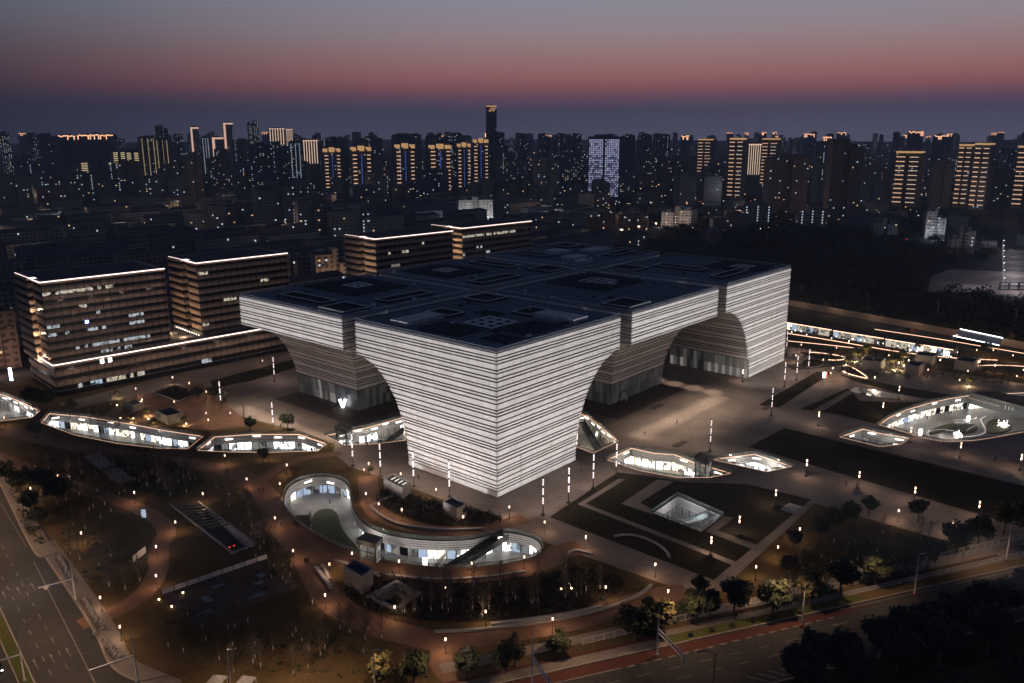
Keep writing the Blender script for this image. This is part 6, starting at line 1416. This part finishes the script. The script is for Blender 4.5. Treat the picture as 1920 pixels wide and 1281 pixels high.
# low planter walls along the paths
def low_wall(px, h, label, m='concrete', wd=.35, it=2):
    tag(MB().ribbon(smooth_line(gp(px), False, it), .02, h, -wd, wd).build('planter_wall', m), label, 'wall')
low_wall([(694, 950), (712, 968), (745, 985), (790, 992), (850, 996), (905, 993)], .6, 'low stone wall curving above the S-shaped court')
low_wall([(698, 948), (725, 935), (748, 928)], .5, 'short low wall leading to the slotted vent box')
low_wall([(593, 1067), (601, 1078), (612, 1092), (621, 1105)], .7, 'pale stone bench wall at the path fork, outer', wd=.5)
low_wall([(603, 1062), (612, 1075), (618, 1089)], .6, 'pale stone bench wall at the path fork, inner')
low_wall([(628, 1052), (672, 1064), (712, 1082)], .4, 'thin pale kerb wall above the tall vent box')
low_wall([(815, 1186), (880, 1184), (960, 1176), (1040, 1164), (1130, 1146), (1200, 1118), (1222, 1098)], .5, 'long curved pale kerb wall along the lower path')
low_wall([(920, 1174), (1000, 1164), (1080, 1152), (1130, 1140)], .75, 'curved bench wall just above the lower kerb wall')
low_wall([(700, 1075), (800, 1088), (900, 1085), (985, 1072)], .35, 'dim kerb wall below the S-shaped court')
low_wall([(1060, 1042), (1078, 1032), (1110, 1040)], .5, 'short kerb wall above the gold-lit tree')
for i, (u, v) in enumerate(((1275, 833), (1440, 764), (1232, 763))):
    p = G(u, v); tag(MB().box(-3.5, 3.5, -1, 1, .03, .25).build('paving_grate', 'plaza_dark', None, (p.x, p.y, 0)), ['bench-like grate on the square above the warm court', 'dark floor grate on the far square', 'dim grate under the middle right hall'][i], 'grate')
t = thing('lawn_hatch', 'pale slatted hatch box on the lawn by the double lamp', 'hatch', tuple(G(1487, 955)), R(-2)); MB().box(-3, 3, -2.6, 2.6, .05, .2).build('base', 'concrete', t)
for k in range(6): MB().box(-1.6+k*.6, -1.25+k*.6, -1.6, 1.6, .22, .8).build('slat', 'concrete', t)
for i, (ua, va, ub, vb) in enumerate(((172, 856, 205, 882), (208, 884, 240, 908))):
    p = G(ua, va); q = G(ub, vb); L = (q-p).length; t = thing('skylight_frame', ['long slatted skylight in the dark bed, upper part', 'long slatted skylight in the dark bed, lower part'][i], 'skylight', (p.x, p.y, 0), math.atan2((q-p).y, (q-p).x)); MB().box(0, L, -2.6, 2.6, .1, .7).build('frame', 'plaza_dark', t)
    for k in range(int(L/1.2)): MB().box(.3+k*1.2, 1.1+k*1.2, -2.3, 2.3, .72, .85).build('slat', 'concrete', t)
p = G(436, 1108); t = thing('parking_court', 'dim bluish fenced yard with pale slabs in the park', 'yard', (p.x, p.y, 0), R(-8)); MB().box(-13, 13, -9, 9, .06, .1).build('floor', 'render_grey' if False else 'plaza_dark', t)
for x, y, w_, h_ in ((-9, -5, 4, 1), (-2, 4, 3, 1), (3, -6, 4, 1.2), (8, 2, 1.5, 2), (-6, 0, 1.6, 3), (6, -1, 2, 1)): MB().box(x-w_/2, x+w_/2, y-h_/2, y+h_/2, .12, .3).build('slab', 'roofdeck', t)
for k in range(9): MB().box(-13+k*2.9, -13+k*2.9+2.7, 9, 9.1, .1, 1.3).build('fence_panel', 'galv', t)
for i, (u, v) in enumerate(((262, 1045), (408, 1292), (462, 1294))):
    p = G(u, v); t = thing('tent' if i else 'pale_panel', ['pale slanted panel wall on the grass by the path', 'pale small tent roof at the bottom edge, left', 'pale small tent roof at the bottom edge, right'][i], 'tent' if i else 'wall', (p.x, p.y, 0), R(30))
    if i: MB().add([(-1.5, -1.5, 2), (1.5, -1.5, 2), (1.5, 1.5, 2), (-1.5, 1.5, 2), (0, 0, 3.1)], [(0, 1, 4), (1, 2, 4), (2, 3, 4), (3, 0, 4)]).build('roof', 'concrete', t); MB().box(-1.4, -1.3, -1.4, -1.3, 0, 2).box(1.3, 1.4, -1.4, -1.3, 0, 2).box(1.3, 1.4, 1.3, 1.4, 0, 2).box(-1.4, -1.3, 1.3, 1.4, 0, 2).build('posts', 'galv', t)
    else: MB().box(-2.6, 2.6, -.1, .1, 0, 1.7).build('panel', 'white_wall', t); MB().box(-2.6, -2.4, .1, 1.4, 0, .3).box(2.4, 2.6, .1, 1.4, 0, .3).build('foot', 'concrete', t)
# fences along the right road
def fence(label, s0, s1, o0, o1, h, m):
    a = rroad(s0, o0); b = rroad(s1, o1); L = (b-a).length; t = thing('fence', label, 'fence', (a.x, a.y, .05), math.atan2((b-a).y, (b-a).x)); n = int(L/2.5)
    for k in range(n+1): MB().box(k*2.5-.05, k*2.5+.05, -.05, .05, 0, h+.08).build('post', m, t)
    for z_ in (.25, h): MB().box(0, L, -.03, .03, z_-.04, z_+.04).build('rail', m, t)
    mb = MB()
    for k in range(int(L/.4)): mb.box(k*.4-.012, k*.4+.012, -.012, .012, .25, h)
    tag(mb.build('bars', m, t), kind='stuff')
fence('pale low railing along the kerb of the right road', 76, 160, 3.4, 4.6, 1.1, 'galv')
fence('grey park fence behind the roadside trees', 10, 150, 6.2, 11.2, 1.6, 'galv')
for k in range(12):
    p = rroad(88+k*5.0, 8.4); t = thing('wall_panel', '%s pale panel, counted from the left, of the wall behind the park fence' % ORD[k], 'wall', (p.x, p.y, 0), math.atan2(rdir.y, rdir.x), 'park wall panels'); MB().box(-2.3, 2.3, -.12, .12, 0, 1.5).build('panel', 'concrete', t); MB().box(-2.4, 2.4, -.18, .18, 1.51, 1.62).build('coping', 'concrete', t)
for i in range(7): 
    p = rroad(33+i*5.2, 1.6); mb = MB(); rnd = random.Random(i)
    for k in range(60): 
        d = Vector((rnd.gauss(0, 1), rnd.gauss(0, 1), abs(rnd.gauss(0, 1)))).normalized()*.55; a = Vector((rnd.gauss(0, 1), rnd.gauss(0, 1), rnd.gauss(0, 1))).normalized()*.2; b = a.cross(d).normalized()*.16; q = d+Vector((0, 0, .1)); mb.add([q-a, q-b, q+a, q+b], [(0, 1, 2, 3)])
    tag(mb.build('clipped_bush', 'leaf_dark', None, (p.x, p.y, .08)), '%s small round bush, counted from the left, on the green verge' % ORD[i], 'bush', 'verge bushes')
# ---------------------------------------------------------------- cars
def car(p, z_, rz, label, tails=True, paint='black'):
    t = thing('car', label, 'car', (p.x, p.y, z_), rz)
    b = MB().add([(-2.2, -.88, .35), (2.2, -.88, .35), (2.2, .88, .35), (-2.2, .88, .35), (-2.25, -.9, .85), (2.2, -.85, .78), (2.2, .85, .78), (-2.25, .9, .85)], [(0, 3, 2, 1), (4, 5, 6, 7), (0, 1, 5, 4), (1, 2, 6, 5), (2, 3, 7, 6), (3, 0, 4, 7)]); b.build('body', paint, t)
    MB().add([(-1.9, -.82, .86), (1.0, -.82, .84), (1.0, .82, .84), (-1.9, .82, .86), (-1.3, -.66, 1.42), (.3, -.66, 1.44), (.3, .66, 1.44), (-1.3, .66, 1.42)], [(0, 3, 2, 1), (4, 5, 6, 7), (0, 1, 5, 4), (1, 2, 6, 5), (2, 3, 7, 6), (3, 0, 4, 7)]).build('cabin', 'darkglass', t)
    for x in (-1.4, 1.4):
        for s_ in (-1, 1): MB().tube([(x, s_*.72, .33), (x, s_*.92, .33)], .33, 12).build('wheel', 'black', t)
    for s_ in (-1, 1):
        MB().box(-2.3, -2.2, s_*.62-.2, s_*.62+.2, .6, .8).build('tail_light', 'tail', t); MB().box(2.2, 2.26, s_*.6-.18, s_*.6+.18, .55, .72).build('headlight', 'headlamp', t)
    return t
A_, D_2 = [Vector(q) for q in gp([(345, 945), (458, 1031)])]; dv = (D_2-A_).normalized(); pc = A_.lerp(D_2, .74)
cr = car(Vector((pc.x, pc.y, 0)), -2.35, math.atan2(dv.y, dv.x), 'dark car with red tail lights driving on the garage ramp'); cr.rotation_euler = (0, -.12, math.atan2(-dv.y, -dv.x))
pc = lroad(101, 18.2); car(Vector((pc.x, pc.y, 0)), .02, math.atan2(ldir.y, ldir.x), 'car with glowing lights on the far lanes at the bottom left'); 
pc = q0+qd*95-qn*7; car(pc, .05, math.atan2(-qd.y, -qd.x), 'car with red tail lights passing the long barrier')
pc = q0+qd*12-qn*6; car(pc, .05, math.atan2(qd.y, qd.x), 'car on the far road close to the far hall')
for i, (u, v) in enumerate(((1700, 450), (1790, 478), (1855, 470))): pc = G(u, v); car(pc, .05, i*1.2, ['white parked car near the wood shed', 'pale parked car beside the low block', 'parked car near the white street'][i], paint='lime')
# ---------------------------------------------------------------- parked bicycles
bt = thing('bicycle', 'x', 'bicycle', (0, 0, 0), 0, 'bicycles parked along the kerb')
def wheel(x, nm): 
    mb = MB(); pts = [(x+.33*math.cos(a*math.pi/6), 0, .34+.33*math.sin(a*math.pi/6)) for a in range(13)]; mb.tube(pts, .035, 4)
    for a in range(3): an = a*math.pi/3; mb.beam((x-.31*math.cos(an), 0, .34-.31*math.sin(an)), (x+.31*math.cos(an), 0, .34+.31*math.sin(an)), .008)
    return mb.build(nm, 'black', bt)
wheel(-.5, 'wheel'); wheel(.52, 'wheel')
MB().beam((-.5, 0, .34), (-.05, 0, .3), .025).beam((-.05, 0, .3), (.4, 0, .8), .03).beam((-.05, 0, .3), (-.2, 0, .85), .03).beam((-.2, 0, .75), (.4, 0, .85), .03).beam((.4, 0, .95), (.52, 0, .34), .03).build('frame', 'galv', bt)
MB().box(-.34, -.08, -.08, .08, .88, .95).build('saddle', 'black', bt); MB().beam((.38, -.28, 1.0), (.38, .28, 1.0), .02).build('handlebar', 'galv', bt); MB().box(.45, .72, -.15, .15, .72, .95).build('basket', 'steel', bt)
freeze(bt); used = []; random.seed(4)
l1 = [Vector(q) for q in smooth_line(gp([(109, 1047), (120, 1068), (135, 1095), (147, 1112), (152, 1115)]), False, 1)]; l2 = [Vector(q) for q in smooth_line(gp([(157, 1128), (170, 1150), (185, 1175), (200, 1195)]), False, 1)]; l3 = [Vector(q) for q in gp([(203, 1216), (212, 1228), (222, 1238)])]
nb_ = 0
for seg, nm in ((l1, 'upper'), (l2, 'middle'), (l3, 'lower')):
    pts = resample(seg, .62); d = (seg[-1]-seg[0]).normalized()
    for i, p in enumerate(pts[:26]):
        placed(bt, used, (p.x+random.uniform(-.2, .2), p.y+random.uniform(-.1, .1), .08), math.atan2(d.y, d.x)+R(70)+random.uniform(-.15, .15), '%s bicycle, counted from the far end, in the %s kerb row' % (ORD[i], nm)); nb_ += 1
for i, (u, v) in enumerate(((176, 1192), (178, 1196), (200, 1206))): p = G(u, v); placed(bt, used, (p.x, p.y, .08), i+.4, ['stray parked bicycle on the kerb side, first', 'stray parked bicycle on the kerb side, second', 'stray parked bicycle between the two lower rows'][i])
# ---------------------------------------------------------------- people
def person_mesh(seed, walk=.25):
    rnd = random.Random(seed); bm = bmesh.new()
    J = {'pel': (0, 0, .95), 'bel': (0, 0, 1.12), 'che': (.02, 0, 1.35), 'nek': (.02, 0, 1.5), 'hed': (.04, 0, 1.6), 'top': (.03, 0, 1.74), 'hl': (0, .1, .9), 'kl': (walk*.5, .11, .5), 'al': (walk*.35-.1, .11, .07), 'tl': (walk*.35+.1, .12, .03), 'hr': (0, -.1, .9), 'kr': (-walk*.1, -.11, .5), 'ar': (-walk-.05, -.11, .09), 'tr': (-walk+.12, -.12, .03),
         'sl': (.02, .2, 1.4), 'el': (-walk*.35, .26, 1.12), 'wl': (-walk*.3+.1, .27, .88), 'fl': (-walk*.3+.14, .27, .78), 'sr': (.02, -.2, 1.4), 'er': (walk*.35, -.26, 1.12), 'wr': (walk*.6+.1, -.27, .92), 'fr': (walk*.6+.16, -.27, .83)}
    E_ = [('pel', 'bel'), ('bel', 'che'), ('che', 'nek'), ('nek', 'hed'), ('hed', 'top'), ('pel', 'hl'), ('hl', 'kl'), ('kl', 'al'), ('al', 'tl'), ('pel', 'hr'), ('hr', 'kr'), ('kr', 'ar'), ('ar', 'tr'), ('che', 'sl'), ('sl', 'el'), ('el', 'wl'), ('wl', 'fl'), ('che', 'sr'), ('sr', 'er'), ('er', 'wr'), ('wr', 'fr')]
    rad = {'pel': .15, 'bel': .15, 'che': .17, 'nek': .06, 'hed': .1, 'top': .07, 'hl': .11, 'hr': .11, 'kl': .075, 'kr': .075, 'al': .05, 'ar': .05, 'tl': .04, 'tr': .04, 'sl': .08, 'sr': .08, 'el': .055, 'er': .055, 'wl': .04, 'wr': .04, 'fl': .035, 'fr': .035}
    ix = {k: i for i, k in enumerate(J)}; me = bpy.data.meshes.new('person'); me.from_pydata(list(J.values()), [(ix[a], ix[b]) for a, b in E_], [])
    o = bpy.data.objects.new('person', me); col.objects.link(o); sk = o.modifiers.new('skin', 'SKIN'); o.modifiers.new('sub', 'SUBSURF').levels = 1
    if not me.skin_vertices: 
        bm.from_mesh(me); bm.verts.layers.skin.verify(); bm.to_mesh(me)
    for k, i in ix.items(): me.skin_vertices[0].data[i].radius = (rad[k], rad[k])
    me.skin_vertices[0].data[0].use_root = True
    dg = bpy.context.evaluated_depsgraph_get(); me2 = bpy.data.meshes.new_from_object(o.evaluated_get(dg)); bpy.data.objects.remove(o); bm.free()
    return me2
mat('coat_black', (.02, .02, .024), .9, (5, 3)); mat('coat_brown', (.06, .04, .03), .9, (5, 3)); mat('coat_blue', (.025, .03, .06), .9, (5, 3)); mat('hair', (.015, .012, .01), .6, (9, 3)); mat('skin', (.35, .22, .16), .6, (9, 3))
PM = []
for i, m in enumerate(('coat_black', 'coat_brown', 'coat_blue')):
    me = person_mesh(i, .1+.15*i); me.materials.append(MATS[m]); me.materials.append(MATS['skin']); 
    for pl_ in me.polygons:
        pl_.use_smooth = True
        if pl_.center.z > 1.5: pl_.material_index = 1
    PM.append(me)
hm = bmesh.new(); bmesh.ops.create_uvsphere(hm, u_segments=8, v_segments=6, radius=.115); hmesh = bpy.data.meshes.new('hair'); hm.to_mesh(hmesh); hm.free(); hmesh.materials.append(MATS['hair'])
PEOPLE = [(487, 924, 0, 'person in dark coat on the path above the S-shaped court, left of a pair'), (494, 924, 0, 'person in dark coat on the path above the S-shaped court, right of a pair'), (526, 988, 0, 'lone person walking on the path beside the S-shaped court'), (572, 1058, 0, 'person walking at the path fork, left of a pair'), (577, 1057, 0, 'person walking at the path fork, right of a pair'), (557, 986, 0, 'person by the stair at the near end of the S-shaped court'), (689, 838, 0, 'person before the small lit entrance'), (711, 834, 0, 'person at the lit shopfront, left of three'), (714, 833, 0, 'person at the lit shopfront, middle of three'), (717, 832, 0, 'person at the lit shopfront, right of three'), (645, 838, 0, 'person beside the dark kiosk, left'), (650, 838, 0, 'person beside the dark kiosk, right'), (618, 840, 0, 'person walking between the arcade and the kiosk'), (718, 862, 0, 'person of a pair beside the light column, left'), (722, 861, 0, 'person of a pair beside the light column, right'), (527, 803, 0, 'person standing by the lone leafy tree'), (785, 900, 0, 'person walking along the striped wall'), (1089, 886, 0, 'person on the dark ground right of the corner hall'), (1209, 817, 0, 'person crossing the bright strip on the square'), (1269, 795, 0, 'person farther out on the bright square'), (1132, 867, 0, 'person at the tip of the warm court'), (1586, 912, 0, 'person walking on the wide walk, left of the lamp'), (1606, 914, 0, 'person standing at the double lamp of the wide walk'), (1865, 866, 0, 'person walking below the oval court'), (1768, 836, 0, 'person at the oval court rim, left of a pair'), (1773, 837, 0, 'person at the oval court rim, right of a pair'), (1839, 969, 0, 'person beside the last double lamp'), (1380, 1160, 0, 'person standing between the fence trees'), (619, 945, -6, 'person on the floor of the S-shaped court'), (1779, 778, -6, 'person before the bright shop in the oval court, left'), (1783, 777, -6, 'person before the bright shop in the oval court, right'), (1738, 787, -6, 'person walking in the oval court'), (675, 990, -6, 'person walking under the curved fascia of the S-shaped court'), (427, 888, 0, 'person on the park path, left of a pair'), (444, 888, 0, 'person on the park path, right of a pair'), (1402, 700, 0, 'person by the far right hall corner')]
random.seed(8)
for i, (u, v, z_, lb) in enumerate(PEOPLE):
    p = G(u, v, z_); o = bpy.data.objects.new('person', PM[i % 3]); col.objects.link(o); o.location = (p.x, p.y, z_+.05); o.rotation_euler = (0, 0, random.uniform(0, 6.3)); tag(o, lb, 'person', 'people out walking')
    h = bpy.data.objects.new('hair', hmesh); col.objects.link(h); h.parent = o; h.location = (.02, 0, 1.68)

# ================================================================ HAZE
HAZE = True
if HAZE:
    hz = MB().box(-1500, 5600, -3500, 5600, -8, 260).build('haze', None); hz['kind'] = 'stuff'; hz['label'] = 'thin bluish evening haze over the whole city'; hz['category'] = 'haze'
    m = bpy.data.materials.new('haze'); m.use_nodes = True; t_ = m.node_tree; t_.nodes.clear(); ou = t_.nodes.new('ShaderNodeOutputMaterial'); pv = t_.nodes.new('ShaderNodeVolumePrincipled')
    pv.inputs['Color'].default_value = (.80, .86, .97, 1); pv.inputs['Density'].default_value = .00013; pv.inputs['Anisotropy'].default_value = 0.0
    t_.links.new(pv.outputs[0], ou.inputs['Volume']); hz.data.materials.append(m); m.cycles.emission_sampling = 'NONE'

# ================================================================ look-alikes are told apart by their place, counted from the left of the view
ONES = ORD[:19]; TENS = {2: 'twent', 3: 'thirt', 4: 'fort', 5: 'fift', 6: 'sixt', 7: 'sevent', 8: 'eight', 9: 'ninet'}
def ordinal(n):
    if n > 100: return 'hundred-and-'+ordinal(n-100)
    if n == 100: return 'hundredth'
    if n < 20: return ONES[n-1]
    return TENS[n//10]+('ieth' if n % 10 == 0 else 'y-'+ONES[n % 10-1])
same = {}
for o in list(col.objects):
    if o.parent is None and 'label' in o and 'category' in o: same.setdefault(o['label'], []).append(o)
for lb, os_ in same.items():
    if len(os_) > 1:
        os_.sort(key=lambda q: proj(q.location)[0])
        for k, o in enumerate(os_): o['label'] = '%s, %s from the left' % (lb, ordinal(k+1))
